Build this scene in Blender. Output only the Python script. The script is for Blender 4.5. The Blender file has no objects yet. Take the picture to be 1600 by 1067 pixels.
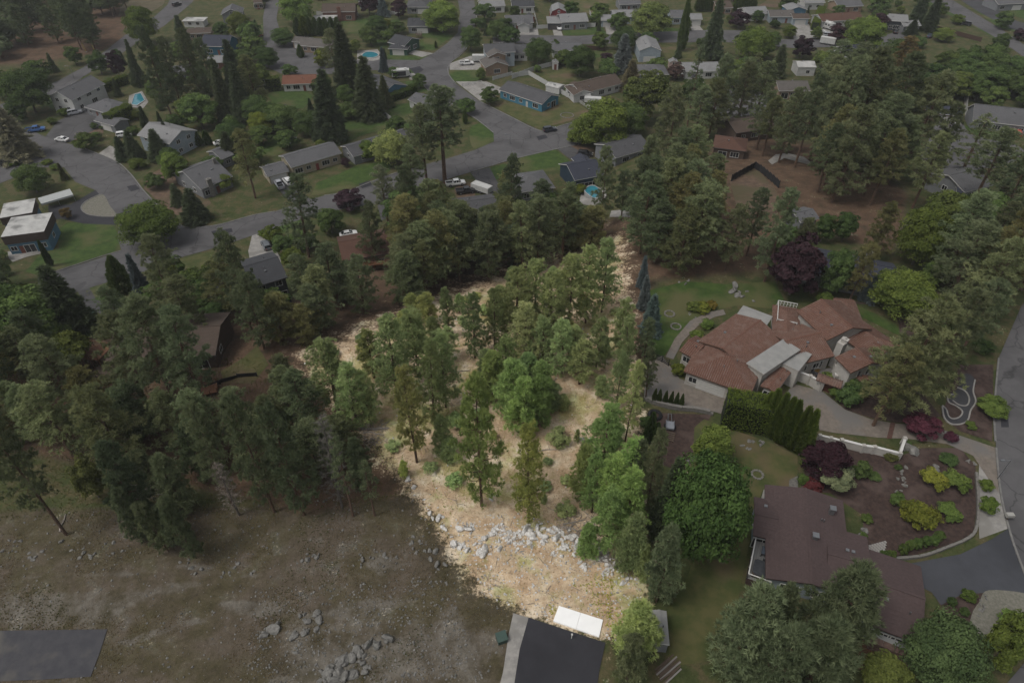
import bpy, bmesh, math, random
import numpy as np
from mathutils import Vector, Matrix, noise
random.seed(7); np.random.seed(7)
R = math.radians
SC = bpy.context.scene
COL = SC.collection
# ------------------------------------------------------------------ camera, light, exposure
CAMZ = 95.0; PITCH = R(41.0); F = 1066.0; CX, CY = 800.0, 533.5
cam = bpy.data.cameras.new('camera'); camo = bpy.data.objects.new('camera', cam); COL.objects.link(camo)
camo.location = (0, 0, CAMZ); camo.rotation_euler = (R(90) - PITCH, 0, 0)
cam.sensor_width = 36.0; cam.lens = 36.0 * F / 1600.0; cam.clip_start = 1.0; cam.clip_end = 9000.0
SC.camera = camo
SUN_EL, SUN_AZ = R(60), R(-118)          # azimuth measured clockwise from +Y (away from the camera): the sun is high on the left, a little behind
W = bpy.data.worlds.new('World'); SC.world = W; W.use_nodes = True
nt = W.node_tree; nt.nodes.clear()
sky = nt.nodes.new('ShaderNodeTexSky'); sky.sky_type = 'NISHITA'; sky.sun_disc = False
sky.sun_elevation = SUN_EL; sky.sun_rotation = SUN_AZ
sky.air_density = 1.0; sky.dust_density = 4.0; sky.ozone_density = 1.0
bg = nt.nodes.new('ShaderNodeBackground'); bg.inputs[1].default_value = 0.15
wo = nt.nodes.new('ShaderNodeOutputWorld')
hs = nt.nodes.new('ShaderNodeHueSaturation'); hs.inputs['Saturation'].default_value = 0.22   # overcast: the sky light is nearly neutral
nt.links.new(sky.outputs[0], hs.inputs['Color']); nt.links.new(hs.outputs[0], bg.inputs[0]); nt.links.new(bg.outputs[0], wo.inputs[0])
sl = bpy.data.lights.new('sun', 'SUN'); sl.energy = 1.3; sl.angle = R(14); sl.color = (1.0, 0.95, 0.88)
so = bpy.data.objects.new('sun', sl); COL.objects.link(so)
sd = Vector((math.sin(SUN_AZ) * math.cos(SUN_EL), math.cos(SUN_AZ) * math.cos(SUN_EL), math.sin(SUN_EL)))
so.rotation_euler = sd.to_track_quat('Z', 'Y').to_euler()
SC.view_settings.view_transform = 'Standard'; SC.view_settings.look = 'None'
SC.view_settings.gamma = 1.0; SC.view_settings.use_curve_mapping = False
SC.view_settings.exposure = -0.05
SC.render.engine = 'CYCLES'
SC.cycles.max_bounces = 8; SC.cycles.diffuse_bounces = 5; SC.cycles.transmission_bounces = 5; SC.cycles.transparent_max_bounces = 4

# ------------------------------------------------------------------ terrain and photo geometry
cP, sP = math.cos(PITCH), math.sin(PITCH)
def sstep(a, b, x):
    t = min(1.0, max(0.0, (x - a) / (b - a))); return t * t * (3 - 2 * t)
def hill(x, y):
    k = sstep(5, 45, x)
    a = 82 + (128 - 82) * k; b = 150 + (225 - 150) * k
    return 13.0 * (1 - sstep(a, b, y))
def wild_mask(x, y):
    m = 1 - sstep(12, 20, x - (y - 40) * 0.06)
    m *= 1 - sstep(120, 140, y)
    m *= 1 - (1 - sstep(0, 5, abs(x - 5.5) - 9)) * (1 - sstep(44, 50, y))      # road stub
    m *= 1 - (1 - sstep(0, 5, max(-x - 80, x + 43))) * (1 - sstep(43, 48, y))      # asphalt pad lower left
    return max(0.0, m)
def h(x, y):
    z = hill(x, y)
    m = wild_mask(x, y) if y < 142 and x < 30 else 0
    if m > 0:
        v = Vector((x * .055, y * .055, 3.1)); z += m * 1.1 * noise.noise(v)
        v = Vector((x * .23, y * .23, 8.1)); z += m * .38 * noise.noise(v)
        v = Vector((x * .8, y * .8, 5.1)); z += m * .10 * noise.noise(v)
    return z
def ray(px, py):
    r = (px - CX) / F; u = -(py - CY) / F
    return (r, cP + u * sP, -sP + u * cP)
def P(px, py, dz=0.0):
    dx, dy, dzr = ray(px, py)
    z = 6.0
    for _ in range(14):
        t = (z + dz - CAMZ) / dzr
        x, y = t * dx, t * dy
        z = z * .35 + h(x, y) * .65
    return Vector((x, y, h(x, y)))
def PZ(px, py, z):
    d = ray(px, py); t = (z - CAMZ) / d[2]
    return Vector((t * d[0], t * d[1], z))
def proj(x, y, z):
    ry, rz = y, z - CAMZ
    d = ry * cP - rz * sP; u = ry * sP + rz * cP
    return (CX + F * x / d, CY - F * u / d)
def h_to_top(b, pytop):
    ry, rz = b.y, b.z - CAMZ
    d0 = ry * cP - rz * sP; u0 = ry * sP + rz * cP
    k = (CY - pytop) / F
    return (k * d0 - u0) / (cP + k * sP)
def m_per_px(b):
    return (b.y * cP - (b.z - CAMZ) * sP) / F
def inpoly(p, poly):
    x, y = p; c = False; n = len(poly); j = n - 1
    for i in range(n):
        xi, yi = poly[i]; xj, yj = poly[j]
        if (yi > y) != (yj > y) and x < (xj - xi) * (y - yi) / (yj - yi) + xi: c = not c
        j = i
    return c
def sdist(p, poly):
    d = 1e9; x, y = p
    for i in range(len(poly)):
        ax, ay = poly[i]; bx, by = poly[(i + 1) % len(poly)]
        vx, vy = bx - ax, by - ay; L = vx * vx + vy * vy or 1e-9
        t = max(0, min(1, ((x - ax) * vx + (y - ay) * vy) / L))
        d = min(d, math.hypot(x - ax - t * vx, y - ay - t * vy))
    return -d if inpoly(p, poly) else d

# ------------------------------------------------------------------ materials
MATS = {}
BRIGHT = ('fresh_concrete', 'granite', 'grey_granite', 'bark', 'grey_bark', 'window_glass', 'pool_water', 'grey_deadwood')
def mat(name, c1, c2=None, scale=1.0, rough=.85, bump=0.0, bscale=None, c3=None, spec=.25, coords='Object', detail=6, metallic=0, lo=.38, hi=.62, scale2=None, wave=None):
    """c1/c2 mixed by fractal noise, c3 patches by a second noise; wave=(axis, scale, distance) adds relief bands"""
    if name in MATS: return MATS[name]
    if name not in BRIGHT: c1 = tuple(v * .72 for v in c1); c2 = c2 and tuple(v * .72 for v in c2); c3 = c3 and tuple(v * .72 for v in c3)
    m = bpy.data.materials.new(name); m.use_nodes = True; n = m.node_tree; N = n.nodes; L = n.links
    b = N['Principled BSDF']; b.inputs['Roughness'].default_value = rough
    b.inputs['Specular IOR Level'].default_value = spec; b.inputs['Metallic'].default_value = metallic
    tc = N.new('ShaderNodeTexCoord'); out = tc.outputs[coords]
    if coords == 'Position':
        pass
    if c2 is None:
        b.inputs['Base Color'].default_value = (*c1, 1)
    else:
        nz = N.new('ShaderNodeTexNoise'); nz.inputs['Scale'].default_value = scale; nz.inputs['Detail'].default_value = detail; nz.inputs['Roughness'].default_value = .65
        L.new(out, nz.inputs['Vector'])
        cr = N.new('ShaderNodeValToRGB'); cr.color_ramp.elements[0].color = (*c1, 1); cr.color_ramp.elements[1].color = (*c2, 1)
        cr.color_ramp.elements[0].position = lo; cr.color_ramp.elements[1].position = hi
        L.new(nz.outputs['Fac'], cr.inputs[0]); col = cr.outputs[0]
        if c3 is not None:
            n2 = N.new('ShaderNodeTexNoise'); n2.inputs['Scale'].default_value = scale2 or scale * .23; n2.inputs['Detail'].default_value = 5
            L.new(out, n2.inputs['Vector'])
            r2 = N.new('ShaderNodeValToRGB'); r2.color_ramp.elements[0].position = .5; r2.color_ramp.elements[1].position = .64
            r2.color_ramp.elements[0].color = (0, 0, 0, 1)
            L.new(n2.outputs['Fac'], r2.inputs[0])
            mx = N.new('ShaderNodeMix'); mx.data_type = 'RGBA'; L.new(r2.outputs[0], mx.inputs[0]); L.new(col, mx.inputs[6]); mx.inputs[7].default_value = (*c3, 1)
            col = mx.outputs[2]
        L.new(col, b.inputs['Base Color'])
    if bump or wave:
        bp = N.new('ShaderNodeBump'); bp.inputs['Strength'].default_value = 1.0; bp.inputs['Distance'].default_value = bump or .01
        if wave:
            wv = N.new('ShaderNodeTexWave'); wv.wave_type = 'BANDS'; wv.bands_direction = wave[0]; wv.wave_profile = 'SAW'
            wv.inputs['Scale'].default_value = wave[1]; wv.inputs['Distortion'].default_value = wave[3] if len(wave) > 3 else 0
            L.new(out, wv.inputs['Vector']); bp.inputs['Distance'].default_value = wave[2]; L.new(wv.outputs['Fac'], bp.inputs['Height'])
        else:
            n3 = N.new('ShaderNodeTexNoise'); n3.inputs['Scale'].default_value = bscale or scale * 3; n3.inputs['Detail'].default_value = 8; n3.inputs['Roughness'].default_value = .7
            L.new(out, n3.inputs['Vector']); L.new(n3.outputs['Fac'], bp.inputs['Height'])
        L.new(bp.outputs[0], b.inputs['Normal'])
    MATS[name] = m; return m
def leafmat(name, c1, c2, trans=.25):
    """leaf colour: per-clump attribute and per-object tint"""
    m = bpy.data.materials.new(name); m.use_nodes = True; n = m.node_tree; N = n.nodes; L = n.links
    N.remove(N['Principled BSDF'])
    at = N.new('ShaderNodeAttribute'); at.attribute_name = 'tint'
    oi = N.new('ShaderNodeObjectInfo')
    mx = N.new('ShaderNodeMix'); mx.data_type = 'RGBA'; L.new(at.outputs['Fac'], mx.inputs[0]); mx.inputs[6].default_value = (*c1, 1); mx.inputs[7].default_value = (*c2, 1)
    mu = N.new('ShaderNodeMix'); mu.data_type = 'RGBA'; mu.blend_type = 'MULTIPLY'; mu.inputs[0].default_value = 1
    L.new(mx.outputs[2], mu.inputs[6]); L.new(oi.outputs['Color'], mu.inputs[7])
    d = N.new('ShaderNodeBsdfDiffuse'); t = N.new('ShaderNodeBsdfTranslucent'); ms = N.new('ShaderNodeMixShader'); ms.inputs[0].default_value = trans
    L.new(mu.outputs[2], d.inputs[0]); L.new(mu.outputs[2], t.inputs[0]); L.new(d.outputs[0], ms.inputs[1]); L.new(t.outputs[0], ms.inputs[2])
    L.new(ms.outputs[0], N['Material Output'].inputs[0]); MATS[name] = m; return m
def tintmat(name, rough=.4, spec=.5, coat=0):
    m = bpy.data.materials.new(name); m.use_nodes = True; N = m.node_tree.nodes; b = N['Principled BSDF']
    oi = N.new('ShaderNodeObjectInfo'); m.node_tree.links.new(oi.outputs['Color'], b.inputs['Base Color'])
    b.inputs['Roughness'].default_value = rough; b.inputs['Specular IOR Level'].default_value = spec; b.inputs['Coat Weight'].default_value = coat
    MATS[name] = m; return m
CLR = {}
def paint(c, rough=.7):
    k = tuple(round(v, 3) for v in c)
    if k not in CLR:
        CLR[k] = mat('paint_%d' % len(CLR), c, tuple(v * .82 for v in c), 2.2, rough, lo=.3, hi=.75)
    return CLR[k]
def siding(c):
    k = ('s',) + tuple(round(v, 3) for v in c)
    if k not in CLR:
        CLR[k] = mat('siding_%d' % len(CLR), c, tuple(v * .85 for v in c), 1.4, .7, wave=('Z', 1.2, .03))
    return CLR[k]
def shingle(c):
    k = ('r',) + tuple(round(v, 3) for v in c)
    if k not in CLR:
        CLR[k] = mat('shingle_%d' % len(CLR), tuple(v * .78 for v in c), tuple(v * 1.18 for v in c), 3.5, .95, wave=('Z', 2.6, .035, .6), c3=tuple(v * .88 for v in c), scale2=.35, detail=9, lo=.3, hi=.7)
    return CLR[k]
LEAF = {
 'pine': leafmat('pine_needles', (.108, .134, .068), (.235, .265, .140), .35),
 'lit_pine': leafmat('lit_pine_needles', (.23, .29, .12), (.45, .51, .225), .36),  # brighter copy of the pine needles: the lot's extra light is painted in
 'spruce': leafmat('spruce_needles', (.054, .074, .040), (.118, .146, .075), .2),
 'blue': leafmat('blue_spruce_needles', (.085, .105, .10), (.18, .21, .205), .15),
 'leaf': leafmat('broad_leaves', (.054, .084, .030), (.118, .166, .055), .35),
 'plum': leafmat('purple_leaves', (.030, .017, .021), (.056, .033, .039), .2),
 'thuja': leafmat('thuja_foliage', (.060, .095, .026), (.125, .17, .052), .3),
 'dead': leafmat('dead_twigs', (.12, .105, .09), (.22, .20, .175), 0),
 'dry': leafmat('dry_grass_blades', (.16, .13, .07), (.36, .30, .17), .2),
}
BARK = mat('bark', (.055, .036, .026), (.13, .082, .055), 5, .95, .03, 9)
BARKG = mat('grey_bark', (.06, .052, .045), (.13, .115, .10), 5, .95, .03, 9)
GLASS = mat('window_glass', (.012, .015, .018), None, rough=.12, spec=.6)
TRIM = paint((.70, .69, .66)); DARKTRIM = paint((.10, .09, .085))
CONC = mat('concrete', (.26, .25, .235), (.36, .345, .32), 1.2, .9, .006, 20, c3=(.23, .22, .20), scale2=.25)
METAL = mat('grey_metal', (.30, .31, .32), None, rough=.4, metallic=.7)
RUBBER = mat('tyre_rubber', (.018, .018, .019), None, rough=.85)

HAZE = True
# ------------------------------------------------------------------ object helpers
def tag(o, label=None, cat=None, group=None, kind=None):
    if label: o['label'] = label
    if cat: o['category'] = cat
    if group: o['group'] = group
    if kind: o['kind'] = kind
    return o
def thing(name, label, cat, loc=(0, 0, 0), rz=0.0, group=None):
    o = bpy.data.objects.new(name, None); COL.objects.link(o); o.location = loc; o.rotation_euler = (0, 0, rz)
    o.empty_display_size = .5
    return tag(o, label, cat, group)
def addobj(name, me, parent=None, color=None, M=None):
    o = bpy.data.objects.new(name, me); COL.objects.link(o)
    if parent is not None: o.parent = parent
    if M is not None: o.matrix_local = M
    if color is not None: o.color = (*color, 1)
    return o
def mesh(name, verts, faces, mats, midx=None, smooth=False):
    me = bpy.data.meshes.new(name); me.from_pydata([tuple(v) for v in verts], [], faces)
    for m in (mats if isinstance(mats, (list, tuple)) else [mats]): me.materials.append(m)
    if midx: me.polygons.foreach_set('material_index', midx)
    if smooth: me.polygons.foreach_set('use_smooth', [True] * len(me.polygons))
    me.update(); return me
class MB:
    """collects boxes, bars, tubes and prisms for ONE mesh"""
    def __init__(s): s.v = []; s.f = []; s.m = []
    def add(s, v, f, mi=0, M=None):
        o = len(s.v); s.v += [tuple(M @ Vector(p)) if M else tuple(p) for p in v]
        s.f += [tuple(i + o for i in q) for q in f]; s.m += [mi] * len(f) if isinstance(mi, int) else mi; return s
    def box(s, x0, x1, y0, y1, z0, z1, mi=0, M=None):
        v = [(x0, y0, z0), (x1, y0, z0), (x1, y1, z0), (x0, y1, z0), (x0, y0, z1), (x1, y0, z1), (x1, y1, z1), (x0, y1, z1)]
        return s.add(v, [(3, 2, 1, 0), (4, 5, 6, 7), (0, 1, 5, 4), (1, 2, 6, 5), (2, 3, 7, 6), (3, 0, 4, 7)], mi, M)
    def tube(s, pts, rad, n=6, mi=0, M=None):
        pts = [Vector(p) for p in pts]; rad = rad if isinstance(rad, (list, tuple)) else [rad] * len(pts)
        v = []; f = []
        for i, p in enumerate(pts):
            d = (pts[min(i + 1, len(pts) - 1)] - pts[max(i - 1, 0)]).normalized()
            a = d.orthogonal().normalized() if abs(d.z) < .9 else Vector((1, 0, 0)).cross(d).normalized()
            b = d.cross(a)
            for k in range(n):
                t = 2 * math.pi * k / n; v.append(p + (a * math.cos(t) + b * math.sin(t)) * rad[i])
        for i in range(len(pts) - 1):
            for k in range(n):
                f.append((i * n + k, i * n + (k + 1) % n, (i + 1) * n + (k + 1) % n, (i + 1) * n + k))
        f.append(tuple(range(n - 1, -1, -1))); f.append(tuple((len(pts) - 1) * n + k for k in range(n)))
        return s.add(v, f, mi, M)
    def prism(s, poly, z0, z1, mi=0, M=None, mi_side=None):
        n = len(poly); v = [(x, y, z0) for x, y in poly] + [(x, y, z1) for x, y in poly]
        f = [tuple(range(n - 1, -1, -1)), tuple(range(n, 2 * n))] + [(i, (i + 1) % n, (i + 1) % n + n, i + n) for i in range(n)]
        ms = mi if mi_side is None else mi_side
        return s.add(v, f, [mi, mi] + [ms] * n, M)
    def loft(s, rings, mi=0, M=None):
        n = len(rings[0]); v = [p for r in rings for p in r]; f = []
        for i in range(len(rings) - 1):
            for k in range(n): f.append((i * n + k, i * n + (k + 1) % n, (i + 1) * n + (k + 1) % n, (i + 1) * n + k))
        f.append(tuple(range(n - 1, -1, -1))); f.append(tuple((len(rings) - 1) * n + k for k in range(n)))
        return s.add(v, f, mi, M)
    def mesh(s, name, mats, smooth=False): return mesh(name, s.v, s.f, mats, s.m, smooth)
    def obj(s, name, mats, parent=None, smooth=False, M=None): return addobj(name, s.mesh(name, mats, smooth), parent, None, M)
def copy_tree(o, parent=None):
    c = o.copy(); COL.objects.link(c)
    if parent is not None: c.parent = parent; c.matrix_parent_inverse = o.matrix_parent_inverse.copy()
    for ch in list(o.children): copy_tree(ch, c)
    return c
UBOX = {}
def ubox(name, m, M, parent):
    """a unit box (shared mesh) scaled into place"""
    k = (name, m.name)
    if k not in UBOX: UBOX[k] = MB().box(-.5, .5, -.5, .5, -.5, .5).mesh(name, m)
    return addobj(name, UBOX[k], parent, None, M)
def TRS(x, y, z, rz=0, sx=1, sy=1, sz=1):
    return Matrix.Translation((x, y, z)) @ Matrix.Rotation(rz, 4, 'Z') @ Matrix.Diagonal((sx, sy, sz, 1))
# ------------------------------------------------------------------ ground sheet
LOT = [(468, 560), (700, 462), (968, 372), (1000, 700), (1012, 1000), (880, 975), (755, 925), (640, 760)]
GRAVEL = [(690, 830), (800, 800), (900, 830), (990, 900), (1010, 1010), (880, 975), (755, 925)]
FOREST = [(0, 500), (430, 480), (560, 420), (960, 340), (1000, 330), (1180, 260), (1250, 420), (1020, 440), (1000, 620), (960, 400), (480, 560), (640, 770), (480, 800), (0, 700)]
PINEW = [(1080, 270), (1140, 200), (1290, 230), (1420, 300), (1400, 400), (1240, 350), (1170, 330)]
DIRT = [(-60, 800), (480, 790), (640, 770), (755, 930), (840, 960), (780, 1100), (-60, 1100)]
STONY = [(430, 950), (620, 960), (760, 940), (800, 1010), (780, 1100), (400, 1100)]
TRACK = [(-40, 925), (180, 918), (300, 900), (330, 915), (200, 955), (170, 990), (-40, 985)]
HILLP = [(-300, 100), (60, 100), (145, 86), (190, 66), (208, 20), (215, -60), (-300, -60)]
RUT3 = [(-40, 905), (160, 895), (300, 880), (420, 900), (420, 908), (300, 889), (160, 905), (-40, 915)]
RUT4 = [(180, 1000), (320, 960), (460, 948), (640, 956), (640, 963), (460, 957), (320, 972), (185, 1012)]
RUT1 = [(330, 942), (480, 928), (600, 934), (720, 950), (720, 960), (600, 944), (480, 938), (330, 955)]
RUT2 = [(560, 868), (620, 862), (640, 890), (600, 905), (565, 890)]
def soft(p, poly, w): return 1 - sstep(-w, w, sdist(p, poly))
def axis(segs):
    r = []
    for a, b, st in segs:
        n = max(1, int(round((b - a) / st))); r += [a + (b - a) * i / n for i in range(n)]
    r.append(segs[-1][1]); return r
GX = axis([(-4000, -600, 400), (-600, -240, 20), (-240, -95, 5), (-95, 45, 1.25), (45, 150, 4), (150, 600, 20), (600, 4000, 400)])
GY = axis([(-400, 20, 20), (20, 135, 1.25), (135, 250, 4), (250, 700, 15), (700, 6000, 400)])
def build_ground():
    nx, ny = len(GX), len(GY); v = []; zc = []; st = []
    for y in GY:
        for x in GX:
            z = h(x, y) if abs(x) < 700 else hill(x, y); v.append((x, y, z))
            a = b = g = s_ = 0.0
            if y > 20 and y < 420 and abs(x) < 240:
                p = proj(x, y, z)
                if p[1] > 150 and -200 < p[0] < 1800:
                    w = 46
                    a = .9 * soft(p, LOT, w); gv = soft(p, GRAVEL, 26); a = max(a, gv)  # weight of the painted highlight, following the lot outline, plus the gravel
                    b = max(soft(p, FOREST, 40), soft(p, PINEW, 25))
                    s_ = max(.56 * soft(p, STONY, 60), .55 * soft(p, TRACK, 14), .8 * soft(p, RUT1, 9), .6 * soft(p, RUT2, 10), .75 * soft(p, RUT3, 7), .75 * soft(p, RUT4, 7))
                    g = 1 - max(a, soft(p, DIRT, 30), b, soft(p, LOT, 30))
                else: b = soft(p, HILLP, 12); g = 1 - b
            else: g = 1.0
            zc.append((a, max(0, g), b, 1)); st.append(s_)
    f = [(j * nx + i, j * nx + i + 1, (j + 1) * nx + i + 1, (j + 1) * nx + i) for j in range(ny - 1) for i in range(nx - 1)]
    m = bpy.data.materials.new('earth'); m.use_nodes = True; n = m.node_tree; N = n.nodes; L = n.links; bs = N['Principled BSDF']
    bs.inputs['Roughness'].default_value = .95; bs.inputs['Specular IOR Level'].default_value = .1
    tc = N.new('ShaderNodeTexCoord'); at = N.new('ShaderNodeAttribute'); at.attribute_name = 'zone'
    sp = N.new('ShaderNodeSeparateColor'); L.new(at.outputs['Color'], sp.inputs[0])
    def nz(s, d=8, r=.68):
        t = N.new('ShaderNodeTexNoise'); t.inputs['Scale'].default_value = s; t.inputs['Detail'].default_value = d; t.inputs['Roughness'].default_value = r
        L.new(tc.outputs['Object'], t.inputs['Vector']); return t.outputs['Fac']
    def ramp(i, cs):
        c = N.new('ShaderNodeValToRGB'); e = c.color_ramp.elements
        e[0].position, e[0].color = cs[0][0], (*cs[0][1], 1); e[1].position, e[1].color = cs[-1][0], (*cs[-1][1], 1)
        for p, q in cs[1:-1]:
            k = e.new(p); k.color = (*q, 1)
        L.new(i, c.inputs[0]); return c.outputs[0]
    def mix(fac, a, b, blend='MIX'):
        x = N.new('ShaderNodeMix'); x.data_type = 'RGBA'; x.blend_type = blend
        if isinstance(fac, float): x.inputs[0].default_value = fac
        else: L.new(fac, x.inputs[0])
        L.new(a, x.inputs[6]); L.new(b, x.inputs[7]); return x.outputs[2]
    def thr(z, nse, amt=.55, lo=.35, hi=.65):          # zone weight broken by noise
        a1 = N.new('ShaderNodeMath'); a1.operation = 'MULTIPLY_ADD'; L.new(nse, a1.inputs[0]); a1.inputs[1].default_value = amt * 2; a1.inputs[2].default_value = -amt
        a2 = N.new('ShaderNodeMath'); a2.operation = 'ADD'; L.new(z, a2.inputs[0]); L.new(a1.outputs[0], a2.inputs[1])
        mr = N.new('ShaderNodeMapRange'); mr.inputs[1].default_value = lo; mr.inputs[2].default_value = hi; mr.interpolation_type = 'SMOOTHSTEP'
        L.new(a2.outputs[0], mr.inputs[0]); return mr.outputs[0]
    n_big = nz(.085); n_mid = nz(.32); n_fine = nz(2.2, 10, .75); n_vf = nz(9, 6, .8)
    dirt = ramp(n_mid, [(.30, (0.053, 0.044, 0.032)), (.44, (0.076, 0.062, 0.044)), (.55, (0.096, 0.078, 0.060)), (.68, (0.108, 0.100, 0.086))])
    dirtg = ramp(n_big, [(.44, (1, 1, 1)), (.56, (.82, .87, .68)), (.64, (1, 1, 1))])
    dirt = mix(1.0, dirt, dirtg, 'MULTIPLY')
    pale = ramp(n_mid, [(.28, (.24, .20, .115)), (.40, (.40, .30, .20)), (.50, (.46, .36, .25)), (.58, (.54, .45, .33)), (.70, (.66, .59, .48))])  # dry soil and gravel, with the lot's highlight painted into the colour
    litter = ramp(n_mid, [(.32, (0.049, 0.040, 0.027)), (.48, (0.090, 0.059, 0.040)), (.6, (0.114, 0.074, 0.050)), (.7, (0.057, 0.063, 0.030))])
    green = ramp(n_mid, [(.32, (0.035, 0.047, 0.017)), (.47, (0.052, 0.062, 0.024)), (.58, (0.084, 0.071, 0.038)), (.7, (0.042, 0.060, 0.018))])
    c = mix(thr(sp.outputs[2], n_mid), dirt, litter)
    c = mix(thr(sp.outputs[1], n_mid), c, green)
    grey = ramp(n_mid, [(.30, (.075, .068, .056)), (.5, (.115, .103, .086)), (.68, (.155, .142, .122))])
    at2 = N.new('ShaderNodeAttribute'); at2.attribute_name = 'stony'
    c = mix(thr(at2.outputs['Fac'], n_mid, .5), c, grey)
    n_brk = N.new('ShaderNodeMath'); n_brk.operation = 'MULTIPLY_ADD'; L.new(n_fine, n_brk.inputs[0]); n_brk.inputs[1].default_value = .55
    n_sc = N.new('ShaderNodeMath'); n_sc.operation = 'MULTIPLY'; L.new(n_mid, n_sc.inputs[0]); n_sc.inputs[1].default_value = .45; L.new(n_sc.outputs[0], n_brk.inputs[2])
    c = mix(thr(sp.outputs[0], n_brk.outputs[0], 1.5, .24, .62), c, pale)
    lush = ramp(n_big, [(.40, (.72, .80, .52)), (.46, (1, 1, 1)), (.54, (1, .93, .88)), (.62, (.58, .72, .42)), (.70, (.86, .9, .72))])
    c = mix(sp.outputs[0], c, mix(1.0, c, lush, 'MULTIPLY'))
    spk = ramp(n_fine, [(.28, (.55, .54, .50)), (.46, (.93, .93, .92)), (.60, (1.04, 1.04, 1.03)), (.74, (1.36, 1.35, 1.31))])
    c = mix(1.0, c, spk, 'MULTIPLY')
    spk2 = ramp(n_vf, [(.30, (.6, .6, .58)), (.5, (1, 1, 1)), (.70, (1.35, 1.33, 1.28))])
    c = mix(.8, c, spk2, 'MULTIPLY')
    L.new(c, bs.inputs['Base Color'])
    bp = N.new('ShaderNodeBump'); bp.inputs['Distance'].default_value = .12; L.new(n_fine, bp.inputs['Height']); L.new(bp.outputs[0], bs.inputs['Normal'])
    me = mesh('ground', v, f, m, smooth=True)
    ca = me.color_attributes.new('zone', 'FLOAT_COLOR', 'POINT'); ca.data.foreach_set('color', np.array(zc, 'f').ravel()); sa_ = me.attributes.new('stony', 'FLOAT', 'POINT'); sa_.data.foreach_set('value', np.array(st, 'f'))
    tag(addobj('ground', me), kind='structure')
build_ground()

# ------------------------------------------------------------------ draped sheets
def catmull(pts, closed=True, k=5):
    out = []; n = len(pts)
    for i in range(n if closed else n - 1):
        p0, p1, p2, p3 = (pts[(i - 1) % n] if closed or i > 0 else pts[0]), pts[i], pts[(i + 1) % n], (pts[(i + 2) % n] if closed or i + 2 < n else pts[-1])
        for j in range(k):
            t = j / k
            out.append(tuple(.5 * (2 * b + (c - a) * t + (2 * a - 5 * b + 4 * c - d) * t * t + (3 * b - a - 3 * c + d) * t ** 3) for a, b, c, d in zip(p0, p1, p2, p3)))
    if not closed: out.append(tuple(pts[-1]))
    return out
PAVED = []; LAWNS = []
def drape_world(name, wp, m, dz, parent=None, step=None):
    bm = bmesh.new(); vs = [bm.verts.new((x, y, 0)) for x, y in wp]
    try: bm.faces.new(vs)
    except Exception: bm.free(); return None
    xs = [p[0] for p in wp]; ys = [p[1] for p in wp]
    for ax, arr, lo, hi in ((0, GX, min(xs), max(xs)), (1, GY, min(ys), max(ys))):
        for g in arr:
            if lo < g < hi and (hi - lo) < 400:
                if ax == 0 and -95 < g < 45 and hi - lo > 12 and min(ys) > 140 and int(round((g + 95) / 1.25)) % 4: continue
                no = (1, 0, 0) if ax == 0 else (0, 1, 0); co = (g, 0, 0) if ax == 0 else (0, g, 0)
                bmesh.ops.bisect_plane(bm, geom=bm.verts[:] + bm.edges[:] + bm.faces[:], plane_co=co, plane_no=no, dist=1e-4)
    bmesh.ops.triangulate(bm, faces=bm.faces[:])
    for v in bm.verts: v.co.z = h(v.co.x, v.co.y) + dz
    bmesh.ops.recalc_face_normals(bm, faces=bm.faces[:])
    if sum(f.normal.z for f in bm.faces) < 0: bmesh.ops.reverse_faces(bm, faces=bm.faces[:])
    me = bpy.data.meshes.new(name); bm.to_mesh(me); bm.free(); me.materials.append(m)
    return addobj(name, me, parent)
def drape(name, poly, m, dz, smooth=False, label=None, cat=None, paved=False):
    poly = catmull(poly) if smooth else poly
    wp = [tuple(P(x, y).xy) for x, y in poly]
    o = drape_world(name, wp, m, dz)
    if paved: PAVED.append(poly)
    if o:
        if cat: tag(o, label, cat)
        else: tag(o, kind='structure')
    return o
def strip(name, line, w, hgt, m, smooth=True, dz=0.0, label=None, cat=None, parent=None, step=1.5, structure=True, world=False):
    """kerb, low wall or edging: a box section swept along a line on the ground"""
    pts = [Vector((*p, 0)) if world else P(*p) for p in line]; pts = [(p.x, p.y) for p in pts]
    if smooth and len(pts) > 2: pts = catmull(pts, False, 6)
    dense = [pts[0]]
    for a, b in zip(pts, pts[1:]):
        n = max(1, int(math.hypot(b[0] - a[0], b[1] - a[1]) / step))
        dense += [(a[0] + (b[0] - a[0]) * i / n, a[1] + (b[1] - a[1]) * i / n) for i in range(1, n + 1)]
    rings = []
    for i, p in enumerate(dense):
        a = dense[max(0, i - 1)]; b = dense[min(len(dense) - 1, i + 1)]
        d = Vector((b[0] - a[0], b[1] - a[1])); d = d.normalized() if d.length > 1e-6 else Vector((1, 0)); nx, ny = -d.y * w / 2, d.x * w / 2
        z = h(*p) + dz
        rings.append([(p[0] - nx, p[1] - ny, z - .25), (p[0] + nx, p[1] + ny, z - .25), (p[0] + nx * .9, p[1] + ny * .9, z + hgt), (p[0] - nx * .9, p[1] - ny * .9, z + hgt)])
    o = MB().loft(rings).obj(name, m, parent)
    if parent is None: tag(o, label, cat) if cat else (tag(o, kind='structure') if structure else None)
    return o
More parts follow.
